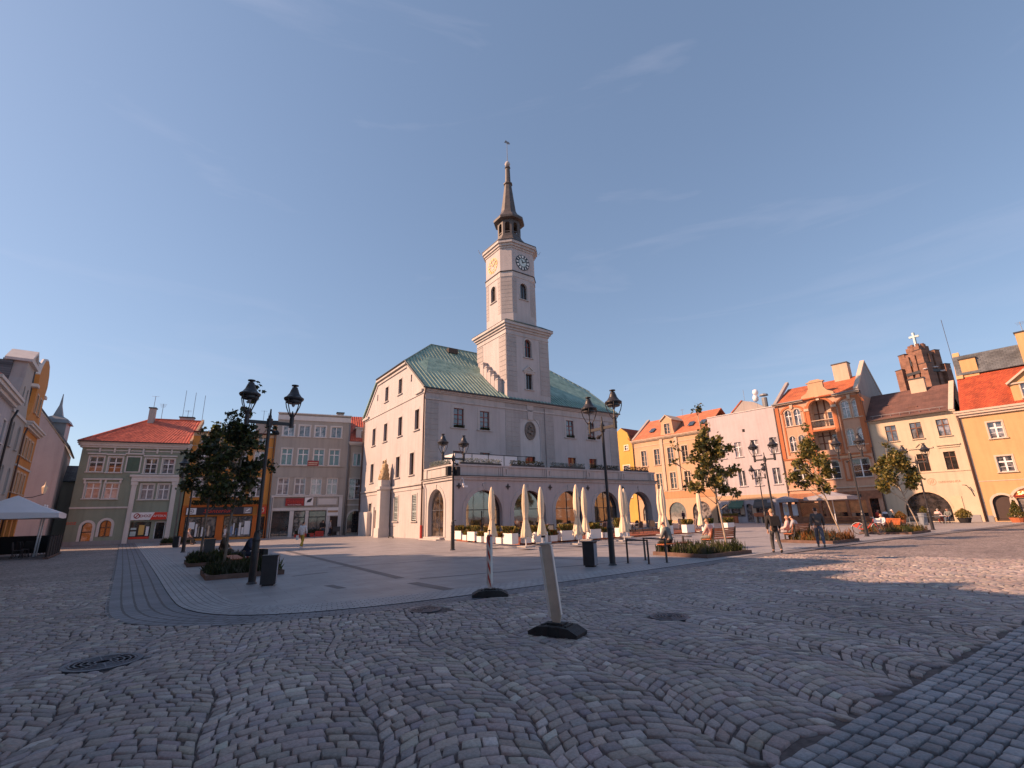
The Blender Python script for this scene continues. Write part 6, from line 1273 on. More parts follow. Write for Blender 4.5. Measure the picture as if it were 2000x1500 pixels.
def road_post(name, label, loc, rz, tilt, back):
    """traffic delineator panel on a black rubber foot"""
    t = thing(name, label, 'traffic post', loc, rz, 'traffic posts on rubber feet')
    b = MB()
    # foot: long bevelled block with recesses and grips
    P = [(-.40, 0), (.40, 0), (.41, .05), (.26, .125), (.14, .135), (-.14, .135), (-.26, .125), (-.41, .05)]
    b.T = frame((0, -.20, 0), (1, 0), (0, 1)); b.plate(P, [], 0, .40); b.T = None
    for s in (-1, 1):
        for k in range(3): b.box(s * (.19 + k * .07) - .02, s * (.19 + k * .07) + .02, -.13, .13, .11 - k * .03, .148 - k * .032)
        b.box(s * .08 - .02, s * .08 + .02, -.21, .21, .0, .142)
    b.box(-.13, .13, -.09, .09, .135, .165); b.build('rubber_foot', 'rubber', t)
    p = MB(); hgt = 1.16; w2 = .098
    M_ = Matrix.Rotation(tilt[0], 4, 'Y') @ Matrix.Rotation(tilt[1], 4, 'X'); p.T = Matrix.Translation((0, 0, .15)) @ M_
    p.plate([(-w2 * .35, -.03), (w2 * .4, -.03), (w2, .12), (w2, hgt - .04), (w2 - .03, hgt), (-w2 + .03, hgt), (-w2, hgt - .04), (-w2, .10)], [], -.012, .012, 0)
    p.box(-w2 - .012, -w2 + .022, -.03, .055, .10, hgt - .02, 1); p.box(w2 - .010, w2 + .006, -.022, .03, .12, hgt - .02, 1)
    p.lathe([(.075, hgt), (.085, hgt + .015), (.085, hgt + .03), (.02, hgt + .035)], 14, (0, .015, 0), 1, sx=1.25, sy=.6); p.tube([(0, .01, hgt + .03), (.0, .01, hgt + .11)], .014, 6, 1); p.box(-.05, .005, -.01, .03, hgt + .11, hgt + .14, 2)
    if not back:
        for k in range(4):
            z = .22 + k * .27; p.add([(-w2 + .02, -.0125, z), (-w2 + .02, -.0135, z + .13), (w2 - .012, -.0135, z - .07), (w2 - .012, -.0135, z - .20)], [(0, 3, 2, 1)], 3)
            p.add([(-w2 + .02, .0135, z), (-w2 + .02, .0135, z + .13), (w2 - .012, .0135, z - .07), (w2 - .012, .0135, z - .20)], [(0, 1, 2, 3)], 3)
        p.box(-.10, .10, -.02, .02, hgt - .1, hgt + .02, 3)
    p.build('panel', ['post_back' if back else 'post_white', 'post_white', 'dark_metal', 'post_red'], t); return t
road_post('traffic_post', 'nearest leaning cream panel post on a black rubber foot in the cobbles', G(1089, 1243) + Vector((0, 0, .03)), R(-30), (R(-5.5), R(3)), True)
t = road_post('traffic_post', 'thin red and white striped panel post on a rubber foot seen edge on', G(957, 1167) + Vector((0, 0, .03)), R(4), (R(-4), R(-2)), False)
for c in children(t):
    if c.name.startswith('panel'): c.rotation_euler = (0, 0, R(-66))

# ------------------------------------------------------------ planted beds and trees
def blades(b, n, x0, x1, y0, y1, z, h, m, spread=.14, w=.012, flat=0.):
    for _ in range(n):
        x = random.uniform(x0, x1); y = random.uniform(y0, y1); a = random.uniform(0, 6.28); hh = h * random.uniform(.45, 1.1); s = spread * random.uniform(.2, 1)
        dx, dy = math.cos(a), math.sin(a); px_, py_ = -dy * w, dx * w
        p1 = (x + dx * s * .45, y + dy * s * .45, z + hh * .7); p2 = (x + dx * s, y + dy * s, z + hh * (1 - flat))
        b.add([(x - px_, y - py_, z), (x + px_, y + py_, z), (p1[0] + px_ * 1.3, p1[1] + py_ * 1.3, p1[2]), (p2[0], p2[1], p2[2]), (p1[0] - px_ * 1.3, p1[1] - py_ * 1.3, p1[2])], [(0, 1, 2, 3, 4)], m)
def bed(name, label, o, ex, L_, W_, seed, h=.42, mats=('leaf_lavender', 'leaf_mid', 'leaf_dark', 'leaf_flower'), wts=(5, 2, 3, .3), n=2600):
    random.seed(seed); rz = math.atan2(ex.y, ex.x); t = thing(name, label, 'planting bed', (o.x, o.y, .03), rz, 'planted tree beds'); k = .09; hk = .15
    b = MB(); b.box(0, L_, 0, k, 0, hk); b.box(0, L_, W_ - k, W_, 0, hk); b.box(0, k, k, W_ - k, 0, hk); b.box(L_ - k, L_, k, W_ - k, 0, hk); b.build('kerb', 'corten', t)
    b = MB(); b.box(k, L_ - k, k, W_ - k, 0, hk - .03); b.build('soil', 'soil', t); b = MB(); tot = sum(wts); clumps = [(random.uniform(.2, L_ - .2), random.uniform(.2, W_ - .2), random.uniform(.16, .36), random.uniform(.6, 1.3), random.choices(range(len(mats)), wts)[0]) for _ in range(int(L_ * W_ * 9))]
    for c in clumps:
        for _ in range(int(n / len(clumps))):
            r_ = c[2] * math.sqrt(random.random()); a = random.uniform(0, 6.28); x = min(max(c[0] + r_ * math.cos(a), .05), L_ - .05); y = min(max(c[1] + r_ * math.sin(a), .05), W_ - .05)
            blades(b, 1, x, x, y, y, hk - .04, h * c[3] * (1 - .5 * (r_ / c[2]) ** 2), c[4], spread=.16, w=.011)
    b.build('plants', list(mats), t); return t
E_L = az(-38.5); E_R = az(55.2)
bed('planted_bed', 'low dark planted bed with rusty kerb nearest on the left by the lamp', Vector((-9.85, 16.1, 0)), az(54), 2.3, 2.5, 1, mats=('leaf_dark', 'leaf_lavender', 'leaf_mid', 'leaf_dark'), h=.46)
bed('planted_bed', 'dark planted bed behind the nearest one on the left', Vector((-13.7, 21.0, 0)), az(54), 2.4, 2.7, 2, mats=('leaf_dark', 'leaf_lavender', 'leaf_mid', 'leaf_dark'), h=.46)
bed('planted_bed', 'distant dark planted bed in front of the pharmacy', G(312, 1066), az(54), 2.6, 3.6, 3, mats=('leaf_dark', 'leaf_lavender', 'leaf_mid', 'leaf_dark'), h=.5)
bed('planted_bed', 'green and grey planted bed behind the bike stands at right of centre', Vector((7.2, 19.1, 0)), az(56), 3.0, 2.6, 4, h=.45, wts=(4, 4, 1.5, .5))
bed('planted_bed', 'orange flowering planted bed beside the man in jeans', Vector((15.6, 24.8, 0)), az(56), 3.0, 2.6, 5, mats=('leaf_lavender', 'leaf_orange', 'leaf_gold', 'leaf_bronze'), wts=(4, 2.4, 2, 1), h=.55)
bed('planted_bed', 'yellow green planted bed by the bicycle bench on the right', Vector((24.4, 30.9, 0)), az(53), 4.0, 2.8, 6, mats=('leaf_lavender', 'leaf_gold', 'leaf_mid', 'leaf_orange'), wts=(3, 3, 2, 1), h=.55)

LEAF = [(0, 0), (.30, -.06), (.52, .16), (.36, .34), (.60, .62), (.28, .58), (.0, 1.0), (-.28, .58), (-.60, .62), (-.36, .34), (-.52, .16), (-.30, -.06)]
def tree(name, label, base, top, lean, crown, seed, mats, wts, leaf=.15, nleaf=1500, trunk_m='bark', r0=.055, stakes=0):
    """crown: list of (x, y, z, rx, rz, weight) clumps relative to the trunk foot"""
    random.seed(seed); t = thing(name, label, 'tree', (base.x, base.y, .03), 0, 'young street trees')
    tb = MB(); n = 9; pts = []
    for i in range(n + 1):
        k = i / n; pts.append((lean[0] * k + random.uniform(-.03, .03) * (i > 0), lean[1] * k + random.uniform(-.03, .03) * (i > 0), top * k))
    tb.tube(pts, [r0 * (1 - .88 * i / n) + .006 for i in range(n + 1)], 8)
    lb = MB(); cb = MB(); tw = sum(c[5] for c in crown)
    for (x, y, z, rx, rzz, wt) in crown:
        zs = max(1.7, min(z - .5 - .35 * math.hypot(x, y), top * .93)); k = zs / top; s = Vector((lean[0] * k, lean[1] * k, zs)); e = Vector((x, y, z)); m_ = s.lerp(e, .5) + Vector((random.uniform(-.1, .1), random.uniform(-.1, .1), -.05))
        lb.tube([s, m_, e], [.024, .015, .007], 5, caps=False); tips = []
        for _ in range(7):
            d = Vector((random.gauss(0, 1), random.gauss(0, 1), random.gauss(0, 1))).normalized(); q = e + Vector((d.x * rx, d.y * rx, d.z * rzz)) * random.uniform(.5, 1.0); tips.append(q); lb.tube([m_.lerp(e, random.uniform(.4, 1)), q], [.008, .003], 4, caps=False)
        for _ in range(int(nleaf * wt / tw)):
            if random.random() < .72:
                q = random.choice(tips); p = e.lerp(q, random.uniform(.35, 1.1)) + Vector((random.gauss(0, .10), random.gauss(0, .10), random.gauss(0, .09)))
            else:
                d = Vector((random.gauss(0, 1), random.gauss(0, 1), random.gauss(0, 1))).normalized() * random.random() ** .4; p = e + Vector((d.x * rx, d.y * rx, d.z * rzz))
            sz = leaf * random.uniform(.6, 1.25); nrm = Vector((random.gauss(0, .7), random.gauss(0, .7), random.uniform(.1, 1.0))).normalized(); u_ = nrm.orthogonal().normalized(); u_.rotate(Matrix.Rotation(random.uniform(0, 6.28), 3, nrm)); v_ = nrm.cross(u_)
            cv = random.uniform(.15, .5)
            vs = [p + u_ * (a * sz) + v_ * (c * sz) - nrm * (cv * a * a * sz) - nrm * (.25 * c * c * sz) for a, c in LEAF]
            cb.add(vs, [(0, 1, 2, 3, 4, 5, 6, 7, 8, 9, 10, 11)], random.choices(range(len(mats)), wts)[0])
    tb.build('trunk', trunk_m, t, smooth=True); lb.build('limbs', trunk_m, t, smooth=True); cb.build('crown', list(mats), t)
    if stakes:
        s = MB()
        for k in range(stakes): a = 1.2 + k * 2.4; s.tube([(.32 * math.cos(a), .32 * math.sin(a), 0), (.28 * math.cos(a), .28 * math.sin(a), 1.9)], .035, 7)
        s.build('stake', 'bark_pale', t)
    return t
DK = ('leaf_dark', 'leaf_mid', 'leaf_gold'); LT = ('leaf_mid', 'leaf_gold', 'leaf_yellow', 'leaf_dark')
def crown(seed, n, z0, z1, rad, cl=.5, bias=(0, 0), shape=1.0):
    random.seed(seed); out_ = []
    for k in range(n):
        f_ = (k + random.random()) / n; z = z0 + (z1 - z0) * f_; rr = rad * (math.sin(math.pi * min(1, .18 + .82 * f_)) ** .7 if shape else 1) ; a = k * 2.4 + random.uniform(-.5, .5); r_ = rr * random.uniform(.35, 1.0)
        out_.append((r_ * math.cos(a) + bias[0], r_ * math.sin(a) + bias[1], z, cl * random.uniform(.7, 1.2), cl * random.uniform(.55, 1.0), random.uniform(.6, 1.2)))
    return out_
b1 = Vector((-11.2, 19.3, 0))
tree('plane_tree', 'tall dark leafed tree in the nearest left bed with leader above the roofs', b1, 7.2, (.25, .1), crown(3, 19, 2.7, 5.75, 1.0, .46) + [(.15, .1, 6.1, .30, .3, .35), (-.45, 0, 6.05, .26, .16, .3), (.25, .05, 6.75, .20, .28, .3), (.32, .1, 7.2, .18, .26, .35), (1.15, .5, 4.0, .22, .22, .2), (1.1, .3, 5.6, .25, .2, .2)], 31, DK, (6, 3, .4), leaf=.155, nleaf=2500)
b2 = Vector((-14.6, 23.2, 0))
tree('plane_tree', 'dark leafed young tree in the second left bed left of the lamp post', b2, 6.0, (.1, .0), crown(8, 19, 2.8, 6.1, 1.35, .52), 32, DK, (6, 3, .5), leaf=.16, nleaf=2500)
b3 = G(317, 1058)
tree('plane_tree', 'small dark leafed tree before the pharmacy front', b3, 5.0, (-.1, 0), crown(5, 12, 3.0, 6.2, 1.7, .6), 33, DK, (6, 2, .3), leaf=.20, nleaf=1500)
b4 = Vector((9.35, 22.3, 0))
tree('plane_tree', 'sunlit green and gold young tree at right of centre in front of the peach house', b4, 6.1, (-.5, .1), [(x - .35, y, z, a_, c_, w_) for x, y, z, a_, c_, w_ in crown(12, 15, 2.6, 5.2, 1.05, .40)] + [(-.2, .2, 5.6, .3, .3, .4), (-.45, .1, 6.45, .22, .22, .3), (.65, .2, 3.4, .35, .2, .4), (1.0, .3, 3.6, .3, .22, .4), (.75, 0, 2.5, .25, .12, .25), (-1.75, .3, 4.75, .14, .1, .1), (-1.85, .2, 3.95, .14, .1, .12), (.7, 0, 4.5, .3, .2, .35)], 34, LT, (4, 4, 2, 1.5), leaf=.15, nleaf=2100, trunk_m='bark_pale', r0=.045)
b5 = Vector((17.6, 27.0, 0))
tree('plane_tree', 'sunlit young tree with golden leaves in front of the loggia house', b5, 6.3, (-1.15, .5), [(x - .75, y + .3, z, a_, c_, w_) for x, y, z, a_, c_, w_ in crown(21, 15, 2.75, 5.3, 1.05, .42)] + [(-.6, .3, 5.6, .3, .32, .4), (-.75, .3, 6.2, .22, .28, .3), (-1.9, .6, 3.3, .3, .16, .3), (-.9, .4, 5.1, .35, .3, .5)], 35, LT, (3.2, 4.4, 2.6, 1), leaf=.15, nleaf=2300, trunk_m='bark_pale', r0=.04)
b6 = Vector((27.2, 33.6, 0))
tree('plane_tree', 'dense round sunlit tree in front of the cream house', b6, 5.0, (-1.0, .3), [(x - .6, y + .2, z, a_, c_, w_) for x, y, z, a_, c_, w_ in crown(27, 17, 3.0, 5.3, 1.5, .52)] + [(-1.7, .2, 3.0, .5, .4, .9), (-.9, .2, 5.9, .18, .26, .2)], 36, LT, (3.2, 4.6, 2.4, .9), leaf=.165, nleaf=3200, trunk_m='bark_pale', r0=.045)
random.seed(4)
tree('bare_tree', 'thin autumn tree seen at the end of the side street', Vector((-56, 66, 0)), 7.5, (.2, 0), crown(2, 9, 4.5, 7.6, 1.6, .7), 40, ('leaf_bronze', 'leaf_gold', 'leaf_dark'), (3, 1, 3), leaf=.22, nleaf=500)
tree('bare_tree', 'golden shrub like tree by the end of the green house', G(111, 1062) + Vector((-3, 4, 0)), 4.2, (.2, 0), crown(6, 8, 2.0, 4.6, 1.0, .6), 41, ('leaf_orange', 'leaf_gold', 'leaf_dark'), (2, 2, 3), leaf=.2, nleaf=500)

# ------------------------------------------------------------ benches
def bench(name, label, loc, rz, back=True, L_=1.9, group='slatted wooden benches'):
    t = thing(name, label, 'bench', loc, rz, group); b = MB()
    for k in range(5): b.box(-L_ / 2, L_ / 2, -.20 + k * .088, -.20 + k * .088 + .07, .42, .455)
    b.build('seat', 'bench_wood', t)
    if back:
        b = MB()
        for k in range(5): z = .52 + k * .085; y = .25 + k * .025; b.box(-L_ / 2, L_ / 2, y, y + .028, z, z + .068)
        b.build('backrest', 'bench_wood', t)
    for sx in (-1, 1):
        b = MB(); x = sx * (L_ / 2 - .12); b.box(x - .03, x + .03, -.22, -.16, 0, .418); b.box(x - .03, x + .03, .20, .26, 0, .418); b.box(x - .03, x + .03, -.159, .199, .36, .418)
        if back: b.add([(x - .03, .262, .3), (x + .03, .262, .3), (x + .03, .40, .97), (x - .03, .40, .97), (x - .03, .33, .3), (x + .03, .33, .3), (x + .03, .45, .97), (x - .03, .45, .97)], [(0, 1, 2, 3), (7, 6, 5, 4), (0, 4, 5, 1), (1, 5, 6, 2), (2, 6, 7, 3), (3, 7, 4, 0)])
        if sx < 0: b.box(x - .03, x + .03, -.22, -.16, .46, .66); b.box(x - .03, x + .03, -.22, .25, .662, .70)
        b.build('leg', 'lamp_metal', t)
    return t
def face(a): return R(180 - a)       # rotate so that the seat front (-y) looks towards azimuth a
BL = Vector((-11.05, 19.75, .036)); bench('bench', 'wooden bench behind the nearest left bed with two men on it', BL, face(55) + 0, back=False, L_=2.6)
BA = Vector((6.75, 21.35, .036)); bench('bench', 'backless orange wooden bench right of the bike stands under a man in grey', BA, face(-35), back=False, L_=1.9)
BB = Vector((9.75, 24.2, .036)); bench('bench', 'orange slatted bench with backrest behind the lavender bed', BB, face(-35), L_=2.0)
BC = Vector((15.3, 27.35, .036)); bench('bench', 'orange wooden bench with backrest left of the man in jeans', BC, face(-35), L_=1.9)
BD = Vector((25.1, 33.6, .036)); bench('bench', 'brown wooden bench with its backrest turned to the bicycle', BD, face(-80), L_=1.7)

# bicycle leaning by the bench
def bicycle(loc, rz):
    t = thing('bicycle', 'red and white city bicycle with a basket parked by the right bench', 'bicycle', loc, rz)
    for x in (-.54, .54):
        b = MB(); n = 26
        b.tube([(x + .34 * math.cos(2 * math.pi * k / n), 0, .36 + .34 * math.sin(2 * math.pi * k / n)) for k in range(n + 1)], .022, 6, caps=False); w_ = b.build('wheel', 'tyre', t)
        b = MB()
        for k in range(9): a = k * math.pi / 9; b.tube([(x + .33 * math.cos(a), 0, .36 + .33 * math.sin(a)), (x - .33 * math.cos(a), 0, .36 - .33 * math.sin(a))], .004, 3)
        b.build('spokes', 'chrome', w_)
        b = MB(); b.plate([(x + .40 * math.cos(q), .36 + .40 * math.sin(q)) for q in [math.pi * k / 10 for k in range(2, 10)]] + [(x + .38 * math.cos(q), .36 + .38 * math.sin(q)) for q in [math.pi * k / 10 for k in range(9, 1, -1)]], [], -.03, .03); b.build('mudguard', 'bike_white', t)
    b = MB(); b.tube([(-.54, 0, .36), (-.1, 0, .32), (.33, 0, .82), (.36, 0, .95)], .028, 7); b.tube([(-.1, 0, .32), (-.22, 0, .88)], .026, 7); b.tube([(-.54, 0, .36), (-.2, 0, .74)], .018, 6); b.tube([(.33, 0, .82), (.54, 0, .36)], .024, 7); b.build('frame', 'bike_red', t)
    b = MB(); b.box(-.40, -.12, -.09, .09, .90, .96); b.build('saddle', 'rubber', t); b = MB(); b.tube([(.28, -.28, 1.08), (.38, -.1, 1.05), (.36, 0, .98), (.38, .1, 1.05), (.28, .28, 1.08)], .016, 6); b.build('handlebar', 'chrome', t)
    b = MB(); b.plate([(.42, .72), (.74, .72), (.78, 1.0), (.40, 1.0)], [], -.16, .16); b.build('basket', 'bike_white', t); b = MB(); b.plate(ell(-.1, .32, .10, .10, 14), [], -.06, -.04); b.build('chainwheel', 'dark_metal', t); b = MB(); b.plate([(-.62, .42), (-.40, .72), (-.95 + .5, .74), (-.85, .55)], [], -.05, .05); b.build('skirt_guard', 'sign_red', t)
bp = (G(1662, 1045) + G(1738, 1046)) / 2; bicycle(Vector((bp.x, bp.y, .036)), math.atan2(*(G(1738, 1046) - G(1662, 1045)).yx))

# kick scooter by the hall wall
t = thing('kick_scooter', 'small kick scooter left standing against the pink hall wall', 'scooter', HALL_O + E1 * -1.0 + E2 * 10.3 + Vector((0, 0, .036)), HALL_RZ + math.pi / 2)
b = MB(); b.box(-.45, .40, -.06, .06, .10, .14); b.build('deck', 'cloth_char', t); b = MB(); b.tube([(-.45, 0, .12), (-.60, 0, .3), (-.52, 0, 1.05)], .025, 7); b.tube([(-.52, -.22, 1.05), (-.52, .22, 1.05)], .018, 6); b.build('steering_column', 'lamp_metal', t)
for x in (-.62, .46): b = MB(); b.T = Matrix.Translation((x, 0, .1)) @ Matrix.Rotation(math.pi / 2, 4, 'X'); b.lathe([(.03, -.03), (.10, -.025), (.10, .025), (.03, .03)], 12); b.build('wheel', 'tyre', t)

# ------------------------------------------------------------ terrace in front of the arcade
def hp(x, y, z=0.): return HALL_O + E1 * x + E2 * y + Vector((0, 0, z))
E1 = az(54.5); E2 = az(-35.5)
t = thing('terrace_deck', 'low reddish wooden deck of the arcade terrace', 'deck', HALL_O, HALL_RZ)
b = MB(); y = -9.15
while y < -.8: b.box(-.1, 22.9, y, y + .135, .12, .155); y += .141
b.build('boards', 'deck_wood', t); b = MB(); b.box(-.14, 22.94, -9.20, -9.152, .036, .165); b.box(-.15, -.102, -9.15, -.8, .036, .165); b.box(22.9, 22.94, -9.15, -.8, .036, .165); b.build('edge_board', 'deck_wood', t)
PLN = []
def planter(px, py, L_, W_, H_, label, along, seed, mats, wts, h, group):
    random.seed(seed); p = G(px, py, .16); t = thing('flower_box', label, 'planter', p, HALL_RZ + (0 if along else math.pi / 2), group); th = .03
    b = MB(); b.box(-L_ / 2, L_ / 2, -W_ / 2, -W_ / 2 + th, 0, H_); b.box(-L_ / 2, L_ / 2, W_ / 2 - th, W_ / 2, 0, H_); b.box(-L_ / 2, -L_ / 2 + th, -W_ / 2 + th, W_ / 2 - th, 0, H_); b.box(L_ / 2 - th, L_ / 2, -W_ / 2 + th, W_ / 2 - th, 0, H_); b.build('box', 'planter_white', t)
    b = MB(); b.box(-L_ / 2 + th, L_ / 2 - th, -W_ / 2 + th, W_ / 2 - th, .01, H_ - .06); b.build('soil', 'soil', t)
    b = MB()
    for k in range(int(240 * L_ * W_ / .45) + 60):
        x = random.uniform(-L_ / 2 + .05, L_ / 2 - .05); y = random.uniform(-W_ / 2 + .05, W_ / 2 - .05); blades(b, 1, x, x, y, y, H_ - .07, h, random.choices(range(len(mats)), wts)[0], spread=.34, w=.022, flat=.25)
    b.build('plants', list(mats), t)
GD = ('leaf_gold', 'leaf_mid', 'leaf_yellow', 'leaf_orange'); big = 'large white planters edging the terrace'; sml = 'small white pots between the large planters'
for i, (px, py, al, lb) in enumerate(((899, 1053, 0, 'large white planter nearest the arcade corner lamp post'), (925, 1056, 0, 'second large white planter along the sunlit terrace end'), (960, 1059.5, 0, 'third large white planter along the sunlit terrace end'), (997, 1062, 0, 'large white planter at the near corner of the deck'),
    (1054, 1058.5, 1, 'large white planter left of the middle arch umbrellas'), (1105, 1055, 1, 'large white planter before the third arch'), (1160, 1051.5, 1, 'large white planter just left of the big lamp post'), (1216, 1048, 1, 'large white planter with bushy plant right of the lamp post'), (1303, 1043, 1, 'large white planter beyond the open arch behind the bike stands'), (1345, 1040, 1, 'large white planter behind the seated man in grey'), (1384, 1038, 1, 'large white planter behind the tree trunk'), (1424, 1035.5, 1, 'last large white planter at the far deck end'))):
    planter(px, py, .98, .46, .60, lb, al, 50 + i, GD, (4, 2.2, 2.4, .8) if i < 7 else (4, 3, 1.2, .5), .62 if i != 7 else .95, big)
for i, (px, py, al, lb) in enumerate(((911, 1055, 0, 'first small white pot at the terrace end'), (940, 1058.5, 0, 'second small white pot at the terrace end'), (978, 1061.5, 0, 'third small white pot at the terrace end'), (1028, 1060.5, 1, 'small white pot by the menu frame on the deck'), (1079, 1057, 1, 'small white pot under the umbrellas'), (1128, 1053.5, 1, 'small white pot with orange leaves'), (1184, 1050, 1, 'small white pot hidden by the lamp post'))):
    planter(px, py, .55, .36, .36, lb, al, 80 + i, GD, (3, 3, 1.5, 1), .52, sml)

def closed_umbrella(label, p, rz, seed, group='folded cream parasols on the terrace', canvas='canvas_cream', top=3.4):
    random.seed(seed); t = thing('parasol', label, 'parasol', (p.x, p.y, .16), rz, group); k = top / 3.4
    prof = [(.02, 3.40), (.05, 3.36), (.10, 3.15), (.145, 2.8), (.17, 2.4), (.16, 2.0), (.115, 1.62), (.12, 1.5), (.19, 1.15), (.25, .85), (.27, .72)]
    n = 28; vs = []; fs = []
    for j, (r_, z) in enumerate(prof):
        for i in range(n):
            a = 2 * math.pi * i / n; fold = 1 + (.30 if j > 1 else 0) * math.cos(8 * a + j * .12) * (.6 + .4 * math.sin(3 * a + seed)); zz = z * k - (.10 * (1 + math.cos(8 * a)) * random.uniform(.3, 1.) if j == len(prof) - 1 else 0)
            vs.append((r_ * fold * math.cos(a), r_ * fold * math.sin(a), zz - .16))
    for j in range(len(prof) - 1):
        for i in range(n): fs.append((j * n + i, (j + 1) * n + i, (j + 1) * n + (i + 1) % n, j * n + (i + 1) % n))
    fs.append(tuple(range(n))); b = MB(); b.add(vs, fs); b.build('canopy', canvas, t, smooth=True)
    b = MB(); b.tube([(0, 0, 0), (0, 0, 3.2 * k)], .03, 8); b.build('pole', 'white_paint', t); b = MB(); b.box(-.35, .35, -.35, .35, -.002, .06); b.build('base', 'stone_grey', t); b = MB(); b.lathe([(.13, 1.56 * k - .16), (.13, 1.63 * k - .16)], 12); b.build('strap', 'canvas_beige', t); return t
for i, (px, py, lb) in enumerate(((960, 951, 'folded parasol before the first arch at the left'), (1024, 946, 'tall folded parasol left of the second arch centre'), (1055, 951, 'folded parasol at the right side of the second arch'), (1124, 946, 'tall folded parasol at the right side of the third arch'), (1139, 952, 'slightly smaller folded parasol just right of the tall middle one'), (1211, 947.5, 'folded parasol between the fourth and the open arch'), (1217.5, 954, 'folded parasol half hidden behind another between the last arches'), (1291, 949, 'folded parasol at the right end of the arcade'), (1285, 955, 'folded parasol partly behind the one at the arcade end'), (1362, 957, 'folded peach lit parasol beyond the arcade before the peach house'))):
    closed_umbrella(lb, G(px, py, 3.4), i * .7, i + 3)

# tables and chairs of the terrace
tb0 = thing('cafe_table', 'square pale topped table by the second arch', 'table', hp(6.0, -3.2, .157), HALL_RZ, 'tables of the arcade terrace')
b = MB(); b.box(-.36, .36, -.36, .36, .72, .76); b.build('table_top', 'table_top', tb0); b = MB(); b.tube([(0, 0, .03), (0, 0, .72)], .04, 8); b.box(-.25, .25, -.04, .04, .0, .03); b.box(-.04, .04, -.25, .25, .031, .045); b.build('leg', 'dark_metal', tb0)
def chair(name, label, loc, rz, seat_m, leg_m, group):
    t = thing(name, label, 'chair', loc, rz, group); b = MB(); b.box(-.22, .22, -.22, .22, .43, .47); b.build('seat', seat_m, t)
    b = MB(); b.T = Matrix.Translation((0, .22, .47)) @ Matrix.Rotation(R(-10), 4, 'X'); b.plate([(-.2, .0), (.2, .0), (.23, .3), (.16, .46), (-.16, .46), (-.23, .3)], [], -.02, .02); b.build('backrest', seat_m, t)
    for sx in (-1, 1):
        for sy in (-1, 1): b = MB(); b.tube([(sx * .23, sy * .24, 0), (sx * .19, sy * .19, .44)], .018, 6); b.build('leg', leg_m, t)
    return t
ch0 = chair('cafe_chair', 'woven chair', hp(6, -4, .157), HALL_RZ, 'chair_weave', 'chair_weave', 'chairs of the arcade terrace')
ch1 = chair('cafe_chair', 'dark chair', hp(6, -4, .157), HALL_RZ, 'chair_dark', 'chair_dark', 'chairs of the arcade terrace')
spots = [(6.0, -3.2, 'the second arch'), (9.3, -3.4, 'the pier before the third arch'), (8.6, -6.6, 'the planters under the second umbrella pair'), (12.3, -3.2, 'the third arch'), (12.6, -6.7, 'the planter left of the big lamp post'), (16.2, -3.2, 'the fourth arch'), (16.0, -6.6, 'the orange leaved pot'), (19.8, -3.4, 'the open arch on its left'), (19.6, -6.9, 'the deck edge behind the bike stands'), (22.0, -5.2, 'the far end of the deck')]
first_d, first_w = True, True
for i, (x, y, wh) in enumerate(spots):
    if i == 0: tb0.location = hp(x, y, .157); tb0['label'] = 'square pale topped table near ' + wh
    else: dup(tb0, loc=hp(x, y, .157), label='square pale topped table near ' + wh)
    for k, (dx, dy, r_, sd) in enumerate(((0, -.62, math.pi, 'street side'), (0, .62, 0, 'arcade side'), (-.62, 0, math.pi / 2, 'left side'))):
        src = ch0 if (i + k) % 3 == 0 or i > 6 and k == 0 else ch1; kind = 'pale woven' if src is ch0 else 'dark'
        lb = '%s chair, %s of table near %s' % (kind, sd, wh)
        a = HALL_RZ + r_ + random.uniform(-.25, .25)
        if src is ch0 and first_w: ch0.location = hp(x + dx, y + dy, .157); ch0.rotation_euler = (0, 0, a); ch0['label'] = lb; first_w = False
        elif src is ch1 and first_d: ch1.location = hp(x + dx, y + dy, .157); ch1.rotation_euler = (0, 0, a); ch1['label'] = lb; first_d = False
        else: dup(src, loc=hp(x + dx, y + dy, .157), rz=a, label=lb)
t = thing('menu_stand', 'black framed menu stand at the near corner of the terrace deck', 'menu stand', hp(2.2, -9.0, .157), HALL_RZ); b = MB(); b.plate(rect(-.3, .3, .05, 1.0), [rect(-.25, .25, .5, .95)], -.02, .02); b.tube([(-.28, 0, 0), (-.28, 0, .1)], .03, 6); b.tube([(.28, 0, 0), (.28, 0, .1)], .03, 6); b.build('frame', 'dark_metal', t); b = MB(); b.box(-.24, .24, -.008, .008, .51, .94); b.build('menu', 'canvas_cream', t)

